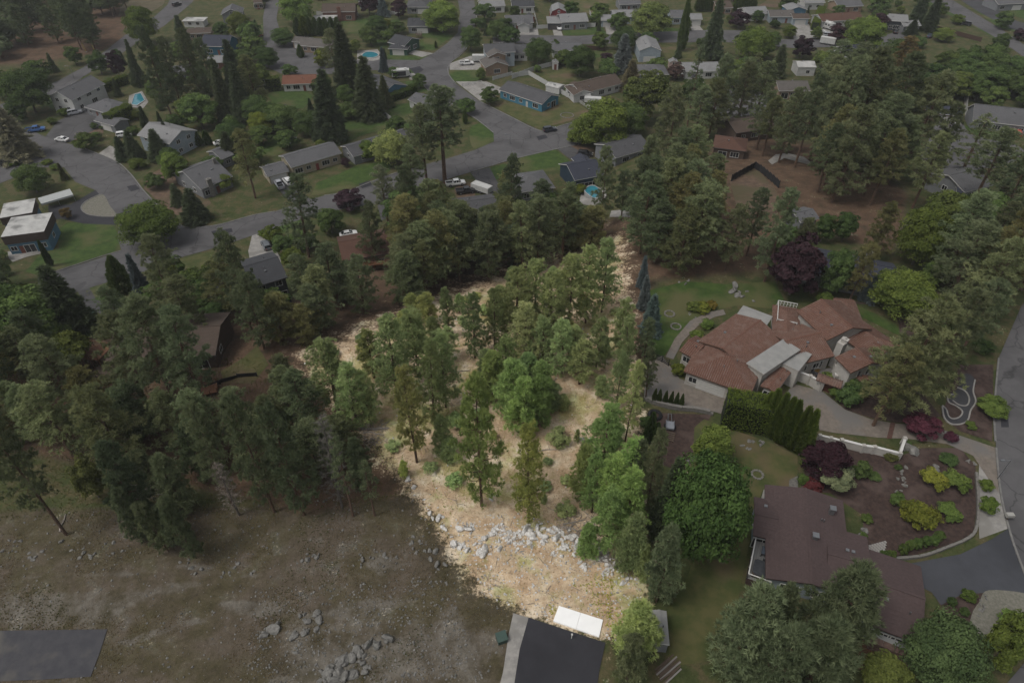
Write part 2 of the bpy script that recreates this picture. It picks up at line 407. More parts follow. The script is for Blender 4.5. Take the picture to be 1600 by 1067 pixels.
def asphalt(name, c, crack=True):
    m = mat(name, c, tuple(v * 1.22 for v in c), .5, .92, .008, 30, c3=tuple(v * .82 for v in c), scale2=.12, lo=.35, hi=.68)
    if crack:
        n = m.node_tree; N = n.nodes; L = n.links; b = N['Principled BSDF']; src = b.inputs['Base Color'].links[0].from_socket
        tc = N.new('ShaderNodeTexCoord'); vo = N.new('ShaderNodeTexVoronoi'); vo.feature = 'DISTANCE_TO_EDGE'; vo.inputs['Scale'].default_value = .11
        nz = N.new('ShaderNodeTexNoise'); nz.inputs['Scale'].default_value = .5; nz.inputs['Detail'].default_value = 5
        ad = N.new('ShaderNodeMix'); ad.data_type = 'RGBA'; ad.blend_type = 'LINEAR_LIGHT'; ad.inputs[0].default_value = .9
        sc = N.new('ShaderNodeVectorMath'); sc.operation = 'MULTIPLY'; sc.inputs[1].default_value = (1, 1, 0)
        L.new(tc.outputs['Object'], sc.inputs[0]); L.new(sc.outputs[0], ad.inputs[6]); L.new(nz.outputs['Color'], ad.inputs[7]); L.new(ad.outputs[2], vo.inputs['Vector'])
        L.new(tc.outputs['Object'], nz.inputs['Vector'])
        r = N.new('ShaderNodeValToRGB'); r.color_ramp.elements[0].position = .004; r.color_ramp.elements[0].color = (.5, .5, .5, 1); r.color_ramp.elements[1].position = .016
        L.new(vo.outputs['Distance'], r.inputs[0])
        mu = N.new('ShaderNodeMix'); mu.data_type = 'RGBA'; mu.blend_type = 'MULTIPLY'; mu.inputs[0].default_value = .8
        L.new(src, mu.inputs[6]); L.new(r.outputs[0], mu.inputs[7]); L.new(mu.outputs[2], b.inputs['Base Color'])
    return m
ROAD = asphalt('old_asphalt', (.105, .102, .104)); NEWASPH = asphalt('new_asphalt', (.036, .036, .042), False); DRIVE = asphalt('drive_asphalt', (.085, .083, .085))
LAWN = mat('lawn_grass', (.034, .066, .012), (.064, .105, .022), .5, .95, .05, 18, c3=(.105, .105, .042), scale2=.09, detail=9)
LAWND = mat('dry_lawn_grass', (.060, .078, .022), (.115, .110, .042), .35, .95, .05, 18, c3=(.14, .105, .06), scale2=.12, detail=9)
BEDM = mat('bark_mulch', (.040, .027, .023), (.080, .052, .043), 1.6, .98, .06, 12, c3=(.10, .07, .06), scale2=.3, detail=10)
EARTH2 = mat('bare_yard_earth', (.105, .072, .05), (.17, .115, .08), .6, .98, .05, 12, c3=(.10, .085, .045), scale2=.1, detail=10)
GRAVELM = mat('tan_gravel', (.15, .145, .115), (.22, .21, .175), 3, .98, .03, 30)
PAVER = mat('paver_drive', (.165, .14, .118), (.22, .19, .16), 1.5, .9, .008, 8, c3=(.17, .16, .15), scale2=.2)
POOLW = mat('pool_water', (.02, .13, .17), (.035, .18, .225), .6, .08, .004, 2, spec=.5)

# roads (pixel outlines of the photo are only used to find the ground points)
drape('road', [(100, 262), (118, 285), (150, 298), (172, 325), (186, 348), (184, 372), (190, 392), (85, 425), (60, 434), (60, 470), (120, 457), (212, 428), (285, 402), (360, 380), (425, 358), (472, 343), (540, 326), (600, 318), (650, 296), (740, 268), (800, 250), (850, 238), (905, 226), (955, 205), (1010, 190), (1010, 172), (930, 183), (880, 196), (845, 205), (800, 184), (748, 158), (712, 131), (701, 116), (703, 100), (730, 75), (744, 30), (739, -20), (711, -20), (719, 20), (715, 52), (699, 68), (677, 84), (655, 95), (610, 94), (560, 95), (540, 90), (500, 84), (470, 70), (440, 58), (432, 30), (440, -20), (420, -20), (411, 28), (412, 60), (404, 78), (414, 104), (440, 116), (500, 118), (560, 112), (650, 107), (656, 122), (668, 141), (697, 158), (743, 186), (771, 208), (772, 222), (742, 235), (700, 248), (640, 264), (600, 277), (540, 300), (507, 306), (470, 317), (430, 331), (395, 337), (340, 352), (292, 356), (268, 342), (228, 302), (204, 272), (180, 252), (130, 232), (104, 224), (70, 214), (45, 202), (22, 203), (12, 225), (24, 250), (0, 262), (-30, 280), (-30, 300), (60, 262)], ROAD, .09, paved=True)
drape('road', [(-40, 178), (40, 150), (90, 127), (130, 106), (165, 80), (195, 56), (240, 28), (262, 8), (275, -25), (318, -25), (300, 5), (280, 22), (258, 40), (222, 62), (190, 84), (150, 108), (110, 134), (60, 158), (-40, 196)], ROAD, .06, smooth=False, paved=True)
drape('road', [(770, 54), (900, 57), (1000, 52), (1090, 48), (1190, 48), (1215, 62), (1300, 62), (1310, 74), (1240, 76), (1130, 66), (1000, 68), (900, 70), (770, 68)], ROAD, .09, paved=True)
drape('road', [(1450, 2), (1500, 28), (1560, 62), (1640, 118), (1640, 98), (1570, 50), (1510, 14), (1470, -10)], ROAD, .09, paved=True)
drape('road', [(1478, -14), (1530, 20), (1580, 46), (1640, 64), (1640, 48), (1590, 34), (1548, 12), (1515, -14)], asphalt('mid_asphalt', (.06, .06, .065), False), .09, paved=True)
drape('road', [(1545, 1100), (1640, 1100), (1640, 420), (1595, 480), (1560, 560), (1553, 640), (1556, 700), (1563, 770), (1580, 840), (1604, 905), (1630, 1000)], ROAD, .09, paved=True)
drape('road', [(1378, 58), (1418, 48), (1424, 62), (1410, 82), (1380, 84), (1368, 72)], ROAD, .09, smooth=True, paved=True)
drape('road', [(1466, 192), (1500, 192), (1520, 212), (1575, 222), (1600, 240), (1560, 262), (1480, 262), (1440, 250), (1450, 222)], ROAD, .09, smooth=True, paved=True)
drape('road', [(1100, 150), (1150, 140), (1200, 150), (1210, 175), (1160, 190), (1110, 180)], ROAD, .09, smooth=True, paved=True)
drape('road', [(824, 964), (812, 1012), (798, 1110), (928, 1110), (936, 1050), (946, 1004)], NEWASPH, .08, paved=True)
drape('pavement', [(802, 958), (826, 965), (812, 1014), (797, 1110), (770, 1110), (786, 1050), (795, 990)], CONC, .10, paved=True)
drape('asphalt_pad', [(-60, 986), (168, 983), (156, 1020), (142, 1057), (60, 1062), (-60, 1066)], mat('pad_asphalt', (.060, .060, .068), (.078, .077, .083), .9, .92, .008, 30, c3=(.13, .122, .108), scale2=.22), .08, paved=True)
# kerbs
KERB = mat('kerb_concrete', (.16, .155, .15), (.22, .215, .20), 1, .9)
for ln in ([(190, 392), (150, 404), (85, 425), (60, 434)], [(268, 342), (292, 356), (340, 352), (395, 337), (430, 331)], [(268, 342), (228, 302), (204, 272), (180, 252), (130, 232)],
           [(507, 306), (540, 300), (600, 277), (640, 264)], [(771, 208), (743, 186), (697, 158), (668, 141), (656, 122)], [(748, 158), (800, 184), (845, 205), (880, 196), (930, 183)],
           [(712, 131), (701, 116), (703, 100), (730, 75), (744, 30)], [(1556, 700), (1563, 770), (1580, 840), (1604, 905)], [(1560, 560), (1553, 640), (1555, 690)], [(905, 226), (850, 238), (800, 250), (740, 268)]):
    strip('kerb', ln, .3, .13, KERB, dz=.05)
# side pieces: drives, paths, patios
DR = [('driveway', [(430, 285), (455, 276), (468, 300), (486, 312), (462, 320), (444, 308)], DRIVE, 0),
 ('driveway', [(388, 392), (395, 363), (410, 360), (438, 402), (440, 415), (392, 418)], CONC, 0),
 ('driveway', [(75, 322), (110, 320), (150, 297), (190, 348), (180, 352), (130, 350), (95, 342), (78, 345)], NEWASPH, 0),
 ('driveway', [(118, 448), (134, 440), (150, 468), (205, 475), (215, 462), (228, 470), (210, 490), (160, 492), (135, 482)], DRIVE, 0),
 ('driveway', [(338, 440), (355, 436), (370, 460), (360, 480), (345, 470)], DRIVE, 1),
 ('driveway', [(60, 228), (90, 190), (128, 170), (180, 168), (190, 196), (155, 200), (110, 222)], DRIVE, 0),
 ('driveway', [(155, 240), (172, 228), (195, 238), (182, 256)], CONC, 0),
 ('driveway', [(636, 84), (648, 79), (677, 84), (660, 90)], CONC, 0),
 ('driveway', [(638, 115), (656, 115), (662, 128), (640, 125)], CONC, 0),
 ('driveway', [(668, 142), (690, 150), (705, 165), (690, 176), (672, 160)], DRIVE, 0),
 ('driveway', [(702, 100), (735, 88), (760, 90), (758, 110), (703, 110)], CONC, 0),
 ('driveway', [(712, 128), (760, 128), (790, 140), (772, 152), (750, 158)], CONC, 0),
 ('driveway', [(812, 45), (840, 44), (842, 58), (812, 58)], CONC, 0),
 ('driveway', [(863, 46), (876, 46), (880, 58), (866, 58)], CONC, 0),
 ('driveway', [(945, 40), (962, 40), (964, 56), (948, 56)], CONC, 0),
 ('driveway', [(1078, 40), (1092, 40), (1102, 52), (1082, 52)], CONC, 0),
 ('driveway', [(1238, 38), (1262, 36), (1276, 60), (1240, 62)], CONC, 0),
 ('driveway', [(1284, 36), (1302, 36), (1306, 62), (1288, 62)], CONC, 0),
 ('driveway', [(1406, 48), (1416, 46), (1412, 62), (1386, 66)], CONC, 0),
 ('driveway', [(1464, 180), (1500, 182), (1500, 202), (1466, 202)], CONC, 0),
 ('driveway', [(1068, 120), (1092, 116), (1112, 150), (1086, 152)], CONC, 0),
 ('driveway', [(918, 154), (930, 150), (952, 162), (930, 174), (915, 166)], CONC, 0),
 ('driveway', [(862, 226), (880, 222), (912, 240), (925, 260), (908, 262), (884, 244)], DRIVE, 0),
 ('driveway', [(735, 270), (765, 262), (780, 290), (800, 305), (775, 305), (750, 290)], DRIVE, 0),
 ('driveway', [(590, 322), (600, 305), (620, 308), (618, 335), (596, 345)], DRIVE, 0),
 ('driveway', [(1380, 888), (1440, 877), (1500, 866), (1550, 842), (1575, 826), (1590, 862), (1608, 930), (1545, 925), (1500, 930), (1470, 945), (1455, 925)], asphalt('blue_asphalt', (.060, .063, .072), False), 0),
 ('driveway', [(1545, 922), (1610, 930), (1600, 955), (1580, 985), (1575, 1010), (1520, 985), (1518, 960), (1530, 940)], GRAVELM, 1),
 ('driveway', [(1010, 566), (1034, 556), (1062, 592), (1110, 612), (1200, 650), (1240, 600), (1285, 612), (1320, 640), (1360, 655), (1400, 662), (1440, 664), (1480, 674), (1556, 700), (1560, 770), (1545, 750), (1520, 712), (1480, 694), (1420, 686), (1372, 684), (1300, 676), (1262, 668), (1180, 662), (1110, 642), (1060, 634), (1006, 622)], PAVER, 0),
 ('roadside_strip', [(1530, 720), (1556, 740), (1566, 790), (1574, 826), (1530, 842), (1527, 780)], CONC, 0),
 ('patio', [(14, 404), (12, 394), (62, 384), (68, 396), (42, 402), (20, 410)], CONC, 0),
 ('patio', [(1193, 765), (1228, 772), (1226, 800), (1185, 794)], CONC, 0),
 ('patio', [(1233, 750), (1246, 744), (1247, 768), (1232, 768)], mat('flagstone', (.11, .105, .095), (.19, .18, .165), 2.5, .9, .02, 4), 0),
 ('patio', [(1252, 590), (1275, 578), (1300, 575), (1300, 600), (1278, 602)], PAVER, 0),
 ('patio', [(1040, 558), (1054, 530), (1078, 502), (1108, 488), (1130, 484), (1134, 492), (1116, 496), (1090, 510), (1066, 535), (1052, 562)], PAVER, 0),
 ('patio', [(558, 95), (558, 80), (590, 78), (600, 92), (585, 96)], CONC, 0),
 ('patio', [(200, 168), (202, 150), (222, 143), (232, 160), (224, 170)], CONC, 0),
 ('patio', [(905, 318), (910, 292), (945, 292), (948, 310), (935, 322)], CONC, 0),
 ('patio', [(952, 340), (955, 330), (985, 328), (988, 340)], CONC, 0),
 ('path', [(1200, 252), (1212, 242), (1230, 240), (1256, 246), (1275, 260), (1256, 256), (1225, 248), (1206, 258)], CONC, 0),
 ('path', [(1506, 152), (1510, 152), (1512, 188), (1508, 188)], CONC, 0),
 ('garden_bed', [(1262, 712), (1280, 688), (1340, 705), (1408, 712), (1440, 700), (1500, 700), (1524, 728), (1526, 790), (1520, 835), (1480, 852), (1420, 870), (1390, 880), (1350, 850), (1348, 805), (1296, 770), (1250, 768)], BEDM, 0),
 ('garden_bed', [(1018, 645), (1112, 648), (1100, 668), (1085, 690), (1088, 712), (1068, 738), (1030, 725), (1018, 690)], BEDM, 0),
 ('garden_bed', [(1320, 640), (1300, 618), (1340, 600), (1420, 590), (1470, 650), (1440, 662), (1400, 660), (1360, 653)], BEDM, 0),
 ('garden_bed', [(1470, 650), (1500, 570), (1552, 570), (1550, 690), (1500, 674)], BEDM, 0),
 ('garden_bed', [(1464, 938), (1540, 925), (1518, 960), (1516, 985), (1482, 966)], BEDM, 0),
 ('garden_bed', [(1340, 1000), (1380, 995), (1440, 1015), (1430, 1060), (1340, 1045)], mat('red_earth', (.10, .05, .028), (.155, .08, .045), .8, .98, .05, 9), 0),
 ('garden_bed', [(1080, 490), (1080, 475), (1112, 468), (1124, 486), (1096, 498)], BEDM, 1),
 ('garden_bed', [(1400, 480), (1280, 470), (1300, 466), (1380, 478), (1420, 500), (1430, 530), (1408, 535)], BEDM, 0),
 ('garden_bed', [(330, 318), (300, 340), (270, 335), (225, 295), (230, 275), (280, 250), (310, 290)], EARTH2, 0),
 ('yard', [(100, 205), (135, 195), (160, 200), (158, 215), (140, 222), (112, 218)], EARTH2, 1),
 ('yard', [(1140, 285), (1180, 262), (1206, 290), (1214, 300), (1210, 330), (1170, 340), (1150, 320)], EARTH2, 0),
 ('yard', [(840, 122), (880, 108), (905, 100), (900, 125), (860, 134)], LAWND, 0),
 ('yard', [(880, 222), (925, 232), (940, 248), (912, 246)], EARTH2, 0),
 ('yard', [(710, 295), (735, 285), (742, 310), (722, 322)], EARTH2, 1),
 ('yard', [(430, 76), (452, 72), (470, 88), (488, 96), (455, 98), (432, 86)], EARTH2, 1),
 ('yard', [(1030, 70), (1100, 80), (1130, 90), (1100, 96), (1040, 90)], LAWND, 0),
 ('yard', [(1185, 10), (1200, 0), (1290, -10), (1250, 4), (1210, 12)], EARTH2, 0),
 ('field', [(185, 26), (195, -20), (268, -25), (255, 8), (232, 22)], mat('dry_field', (.10, .088, .052), (.15, .125, .08), .25, .98), 0),
 ('field', [(865, 8), (880, -30), (1040, -30), (1020, 8), (960, 22), (925, 24), (890, 12)], LAWND, 0),
]
for k, (nm, pl, m, sm) in enumerate(DR):
    dz = {'driveway': .07, 'roadside_strip': .06, 'patio': .10, 'path': .11, 'garden_bed': .05, 'yard': .04, 'field': .035}[nm] + .0009 * k * .2
    drape(nm, pl, m, dz, smooth=bool(sm), paved=nm in ('driveway', 'patio', 'path'))
LW = [([(40, 424), (62, 396), (92, 388), (92, 358), (105, 348), (150, 350), (178, 352), (186, 372), (188, 390), (150, 402), (85, 423), (60, 432)], LAWN, 0),
 ([(68, 300), (95, 288), (140, 280), (145, 290), (100, 300), (70, 312)], LAWND, 1), ([(135, 450), (150, 440), (200, 436), (212, 450), (205, 470), (160, 478), (140, 466)], LAWN, 1),
 ([(282, 405), (345, 388), (350, 430), (340, 440), (300, 452), (282, 430)], LAWND, 0), ([(486, 306), (540, 297), (610, 268), (610, 252), (560, 258), (530, 272), (495, 286)], LAWN, 0),
 ([(425, 357), (472, 343), (480, 372), (430, 380), (415, 362)], LAWN, 0), ([(620, 292), (660, 280), (660, 300), (620, 310)], LAWN, 0),
 ([(602, 178), (612, 165), (650, 160), (668, 176), (672, 200), (655, 212), (612, 195)], LAWN, 0), ([(530, 200), (540, 185), (600, 185), (612, 198), (560, 214), (540, 222)], LAWN, 0),
 ([(735, 200), (760, 194), (774, 208), (772, 220), (740, 232)], LAWN, 1), ([(745, 268), (790, 256), (800, 268), (770, 285), (755, 285)], LAWN, 0),
 ([(808, 250), (830, 234), (862, 232), (890, 252), (900, 262), (850, 268), (815, 266)], LAWN, 1), ([(772, 166), (800, 160), (850, 174), (870, 160), (895, 158), (928, 178), (880, 192), (842, 202), (800, 182)], LAWND, 0),
 ([(660, 52), (690, 50), (708, 56), (676, 80), (655, 78)], LAWN, 0), ([(606, 86), (660, 86), (672, 90), (640, 95), (604, 95)], LAWN, 0), ([(606, 110), (640, 108), (655, 114), (640, 117), (610, 118)], LAWN, 1),
 ([(634, 128), (662, 126), (672, 142), (650, 146), (634, 140)], LAWN, 0), ([(704, 110), (752, 108), (755, 124), (714, 128), (703, 120)], LAWN, 1), ([(730, 136), (760, 134), (780, 150), (760, 156)], LAWND, 1),
 ([(772, 160), (790, 158), (800, 180)], LAWND, 0), ([(530, 32), (575, 30), (576, 50), (545, 54)], LAWN, 0), ([(590, 30), (625, 28), (626, 46), (600, 48)], LAWN, 0), ([(580, 64), (604, 60), (604, 76), (585, 76)], LAWN, 0),
 ([(405, 40), (422, 32), (412, 50)], LAWN, 0), ([(415, 145), (470, 140), (490, 150), (475, 170), (435, 172)], LAWN, 0), ([(405, 225), (440, 212), (470, 220), (440, 240), (410, 252)], LAWN, 0),
 ([(70, 162), (90, 142), (108, 152), (115, 160), (85, 175)], LAWN, 0), ([(880, 48), (940, 42), (948, 54), (880, 56)], LAWN, 0), ([(800, 46), (812, 48), (810, 58), (798, 58)], LAWN, 0), ([(965, 44), (1000, 40), (1070, 46), (1068, 52), (970, 52)], LAWN, 0),
 ([(1440, 10), (1480, -5), (1560, 55), (1640, 100), (1640, 112), (1560, 64), (1500, 30)], LAWN, 0), ([(1512, 8), (1560, 44), (1600, 55), (1640, 80), (1640, 66), (1590, 46), (1540, 18), (1505, -12)], LAWN, 0),
 ([(1545, -5), (1620, -10), (1620, 40), (1580, 22)], LAWN, 0), ([(1500, 196), (1530, 200), (1590, 214), (1585, 222), (1530, 214)], LAWN, 0), ([(1270, 30), (1284, 28), (1284, 50), (1268, 50)], LAWN, 0),
 ([(1006, 566), (1008, 500), (1012, 455), (1070, 440), (1140, 445), (1210, 440), (1225, 468), (1205, 482), (1150, 478), (1100, 490), (1070, 510), (1038, 556)], LAWN, 0),
 ([(1085, 668), (1100, 655), (1140, 670), (1200, 690), (1246, 712), (1246, 758), (1224, 770), (1192, 764), (1180, 800), (1168, 860), (1154, 930), (1150, 1000), (1100, 1035), (1046, 1040), (1040, 960), (1075, 900), (1095, 830), (1080, 760)], LAWND, 0),
 ([(1300, 472), (1340, 478), (1400, 505), (1408, 525), (1395, 520), (1340, 492), (1295, 482)], LAWN, 0), ([(1020, 300), (1020, 318), (985, 325), (960, 322), (968, 308)], LAWN, 0),
 ([(380, 560), (402, 540), (420, 570), (395, 600), (350, 600), (345, 580)], LAWND, 0), ([(1090, 170), (1105, 165), (1110, 185), (1090, 190)], LAWN, 0), ([(850, 96), (900, 85), (940, 80), (940, 90), (890, 100)], LAWN, 0)]
for k, (pl, m, sm) in enumerate(LW):
    drape('lawn', pl, m, .055 + .0002 * k, smooth=bool(sm)); LAWNS.append(pl)
for k_, q_ in enumerate([[(198, 292), (212, 289), (219, 296), (205, 300)], [(640, 108), (656, 104), (662, 110), (650, 118)], [(560, 288), (578, 283), (582, 290), (566, 295)], [(330, 362), (362, 357), (364, 363), (334, 369)], [(838, 214), (852, 211), (856, 216), (842, 220)], [(1562, 640), (1574, 640), (1576, 668), (1564, 668)]]):
    drape('asphalt_patch', q_, NEWASPH, .098 + k_ * .0003)
drape('gravel_island', [(127, 325), (138, 313), (160, 304), (172, 322), (182, 338), (158, 338), (136, 334)], GRAVELM, .10, smooth=True, paved=True)
strip('kerb', [(182, 339), (158, 339), (136, 335), (127, 325), (138, 313), (160, 304)], .3, .14, KERB, dz=.06)
drape('path', [(1385, 686), (1391, 660), (1399, 661), (1393, 686)], mat('red_brick_band', (.085, .045, .035), (.12, .065, .05), 5, .9), .125, paved=True)
# ------------------------------------------------------------------ foliage meshes (numpy)
def foliage_mesh(name, tri, tint, m):
    """tri: (n,3,3) triangles, tint: (n,) 0..1"""
    n = len(tri); me = bpy.data.meshes.new(name)
    me.vertices.add(n * 3); me.vertices.foreach_set('co', tri.reshape(-1).astype('f'))
    me.loops.add(n * 3); me.loops.foreach_set('vertex_index', np.arange(n * 3, dtype='i'))
    me.polygons.add(n); me.polygons.foreach_set('loop_start', np.arange(0, n * 3, 3, dtype='i'))
    a = me.attributes.new('tint', 'FLOAT', 'FACE'); a.data.foreach_set('value', np.clip(tint, 0, 1).astype('f'))
    me.materials.append(m); me.update(calc_edges=True); return me
RG = np.random.default_rng(11)
def unit(n):
    v = RG.normal(size=(n, 3)); return v / np.linalg.norm(v, axis=1, keepdims=True)
def blades(cent, axis, length, width, count, spread, up=0.0):
    """tufts: for every centre a burst of thin triangles round an axis"""
    n = len(cent); C = np.repeat(cent, count, 0); A = np.repeat(axis, count, 0)
    d = A + unit(n * count) * spread; d[:, 2] += up; d /= np.linalg.norm(d, axis=1, keepdims=True)
    s = np.cross(d, unit(n * count)); s /= np.linalg.norm(s, axis=1, keepdims=True) + 1e-9
    L = (length * (.7 + .6 * RG.random(n * count)))[:, None]; Wd = (width * (.7 + .6 * RG.random(n * count)))[:, None]
    base = C + d * L * .05
    return np.stack([base - s * Wd * .5, base + s * Wd * .5, C + d * L], 1)
def leaves(cent, normal, size, jit):
    """each leaf clump two triangles making a ragged quad facing roughly its normal"""
    n = len(cent); nn = normal + unit(n) * jit; nn /= np.linalg.norm(nn, axis=1, keepdims=True)
    a = np.cross(nn, unit(n)); a /= np.linalg.norm(a, axis=1, keepdims=True); b = np.cross(nn, a)
    s = (size * (.6 + .8 * RG.random(n)))[:, None]
    p0, p1, p2, p3 = cent - a * s, cent - b * s * .55 + nn * s * .15, cent + a * s, cent + b * s * .55 + nn * s * .15
    return np.concatenate([np.stack([p0, p1, p2], 1), np.stack([p0, p2, p3], 1)], 0)
def pine_proto(H=18.0, low=.3, rad=2.9, nb=78, tufts=15, seed=0, leaf='pine', dens=1.0, lean=.0):
    rg = np.random.default_rng(seed + 100); cents = []; axes = []; tint = []; br = MB()
    top = H; pts = [(0, 0, -.6), (lean * .2, 0, H * .3), (lean * .6 + rg.normal() * .12, rg.normal() * .12, H * .65), (lean, 0, H - .4)]
    def trunk_at(z):
        t = max(0, min(1, z / H)); return np.array([lean * t * t, 0, z])
    br.tube(pts, [H * .0175, H * .0145, H * .009, .03], 7)
    side = rg.uniform(0, 6.28)
    for i in range(nb):
        t = (i + rg.random()) / nb; z = H * (low + (1 - low) * t ** .92)
        prof = min(1.0, .42 + 2.6 * t) * (1 - t) ** .60 * 1.12 + .07
        prof *= 1 + .22 * math.sin(i * 2.4 + side + 4 * t)
        az = i * 2.399 + rg.normal() * .5; L = rad * prof * rg.uniform(.62, 1.18) + .25
        rise = (-.22 + .75 * t) + rg.normal() * .12
        base = trunk_at(z); dirv = np.array([math.cos(az), math.sin(az), rise]); dirv /= np.linalg.norm(dirv)
        tip = base + dirv * L + np.array([0, 0, .18 * L * .5])
        if i % 2 == 0 or t < .3: br.tube([base, base + dirv * L * .55, tip * .92 + base * .08], [.055, .035, .012], 4)
        npf = max(1, int(round(tufts * dens * (.12 + .20 * L / rad) * (.6 if t < .06 else 1))))
        bt = rg.uniform(.05, .7)
        for j in range(npf):
            q = 1.0 if j == 0 else rg.random() ** .6
            pc = base + dirv * L * (.25 + .75 * q) + rg.normal(size=3) * np.array([.34, .34, .16]) * (.4 + L * .3) * (0 if j == 0 else 1)
            pc[2] += .12 * L * q; pr_ = rg.uniform(.26, .46); k = int(rg.uniform(4, 7.5))
            u = rg.normal(size=(k, 3)); u /= np.linalg.norm(u, axis=1, keepdims=True); u[:, 2] = np.abs(u[:, 2]) * .8 - .15
            cents.append(pc + u * pr_); axes.append(u * .55 + dirv * .25 + np.array([0, 0, .45])); tint.append(np.clip(bt + rg.normal() * .14 + rg.normal(size=k) * .08, 0, 1))
    c = np.concatenate(cents); a = np.concatenate(axes); tn = np.concatenate(tint)
    tri = blades(c, a, .50, .10, 12, .8); tt = np.repeat(tn, 12) + RG.normal(size=len(tri)) * .10
    return br.mesh('trunk', BARK), foliage_mesh('crown', tri, tt, LEAF[leaf])
def spruce_proto(H=15.0, rad=3.0, seed=0, leaf='spruce', low=.04, droop=.25, tiers=34):
    rg = np.random.default_rng(seed + 300); br = MB().tube([(0, 0, -.5), (0, 0, H * .5), (0, 0, H - .1)], [H * .016, H * .009, .02], 7)
    cents = []; axes = []; tint = []
    for i in range(tiers):
        t = (i + rg.random() * .6) / tiers; z = H * (low + (1 - low) * t); r = rad * (1 - t) ** .88 * rg.uniform(.82, 1.12) + .10
        k = max(5, int(13 * (1 - t) + 4)); a0 = rg.uniform(0, 6.28)
        for j in range(k):
            az = a0 + 6.283 * j / k + rg.normal() * .14; L = r * rg.uniform(.66, 1.14); n = max(3, int(7 * L + 2)); q = np.sort(rg.random(n)) ** .7
            d = np.array([math.cos(az), math.sin(az), 0]); p = np.outer(q * L, d); p[:, 2] = z + .25 * L * q - droop * L * q * q * 1.5
            p += rg.normal(size=(n, 3)) * np.array([.16, .16, .09])
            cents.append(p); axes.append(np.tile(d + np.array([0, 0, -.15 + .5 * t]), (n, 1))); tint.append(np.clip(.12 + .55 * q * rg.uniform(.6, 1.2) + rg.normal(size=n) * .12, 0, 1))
    c = np.concatenate(cents); a = np.concatenate(axes); tn = np.concatenate(tint)
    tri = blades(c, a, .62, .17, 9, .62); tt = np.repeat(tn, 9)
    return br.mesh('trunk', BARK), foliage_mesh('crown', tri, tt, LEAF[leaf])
def round_proto(H=9.0, rad=4.0, seed=0, leaf='leaf', trunk=.04, lobes=46, per=130, size=.26, flat=1.0, jit=.75, stems=1):
    rg = np.random.default_rng(seed + 500); br = MB(); zc = H * (trunk + (1 - trunk) * .52); rz = H * (1 - trunk) * .52 * flat
    br.tube([(0, 0, -.4), (.05, 0, H * .3), (0, 0, H * .62)], [H * .024 + .04, H * .018 + .03, .05], 7)
    C = []; Nn = []; T = []
    lob = []
    for i in range(lobes):
        u = rg.normal(size=3); u /= np.linalg.norm(u)
        if u[2] < -.8: u[2] = -u[2] * .6
        k = rg.uniform(.62, .92) if i % 4 else rg.uniform(.2, .6) * (1 + .18 * math.sin(3 * math.atan2(u[1], u[0]) + seed))
        p = np.array([u[0] * rad * k, u[1] * rad * k, zc + u[2] * rz * k]); r = rg.uniform(.20, .36) * rad
        lob.append((p, r, u))
        if i % 3 == 0: br.tube([(0, 0, H * .25 + .1 * i / lobes * H), (p[0] * .5, p[1] * .5, (zc * .6 + p[2] * .4)), tuple(p)], [.07, .045, .015], 4)
    for p, r, u in lob:
        n = int(per * rg.uniform(.7, 1.3)); d = rg.normal(size=(n, 3)); d /= np.linalg.norm(d, axis=1, keepdims=True); d[:, 2] = np.abs(d[:, 2]) * .9 - .25 * rg.random(n)
        rr = r * (.55 + .5 * rg.random(n) ** .5); C.append(p + d * rr[:, None] * np.array([1, 1, .8])); Nn.append(d * .6 + u * .5 + np.array([0, 0, .35]))
        b = rg.uniform(.1, .8); T.append(np.clip(b + rg.normal(size=n) * .16, 0, 1))
    C = np.concatenate(C); Nn = np.concatenate(Nn); T = np.concatenate(T)
    tri = leaves(C, Nn, size * np.ones(len(C)), jit)
    return br.mesh('trunk', BARKG), foliage_mesh('crown', tri, np.concatenate([T, T]), LEAF[leaf])
def column_proto(H=6.0, rad=1.0, seed=0, leaf='thuja', n=2600, taper=1.0):
    rg = np.random.default_rng(seed + 700); t = rg.random(n) ** .9; az = rg.random(n) * 6.283
    prof = np.clip(np.minimum(1, .55 + t * 3) * (1 - t ** 2.2 * taper) + .03, .02, 1)
    rr = rad * prof * (.72 + .34 * rg.random(n)) * (1 + .13 * np.sin(az * 5 + seed) + .10 * np.sin(t * 23 + az * 3))
    c = np.stack([np.cos(az) * rr, np.sin(az) * rr, .1 + H * t * .96], 1); d = np.stack([np.cos(az) * .55, np.sin(az) * .55, np.full(n, .9)], 1)
    tri = blades(c, d, .42, .17, 3, .42); tn = np.clip(.35 + .25 * np.sin(az * 7 + t * 9) + rg.normal(size=n) * .2, 0, 1)
    br = MB().tube([(0, 0, -.3), (0, 0, H * .8)], [.12, .03], 6)
    return br.mesh('trunk', BARK), foliage_mesh('crown', tri, np.repeat(tn, 3), LEAF[leaf])
def snag_proto(H=15, seed=0):
    rg = np.random.default_rng(seed + 900); br = MB().tube([(0, 0, -.5), (.1, 0, H * .5), (0, .05, H)], [.2, .13, .02], 7); cs = []; ax = []
    for i in range(70):
        t = i / 70; z = H * (.12 + .86 * t); az = i * 2.4; L = 1.9 * (1 - t) ** .6 + .3; d = np.array([math.cos(az), math.sin(az), .15 + rg.normal() * .15]); b = np.array([0, 0, z])
        br.tube([b, b + d * L], [.035, .01], 3); q = rg.random(9); cs.append(b + np.outer(q, d * L)); ax.append(np.tile(d + np.array([0, 0, .2]), (9, 1)))
    tri = blades(np.concatenate(cs), np.concatenate(ax), .65, .035, 4, .8)
    return br.mesh('trunk', BARKG), foliage_mesh('crown', tri, RG.random(len(tri)), LEAF['dead'])
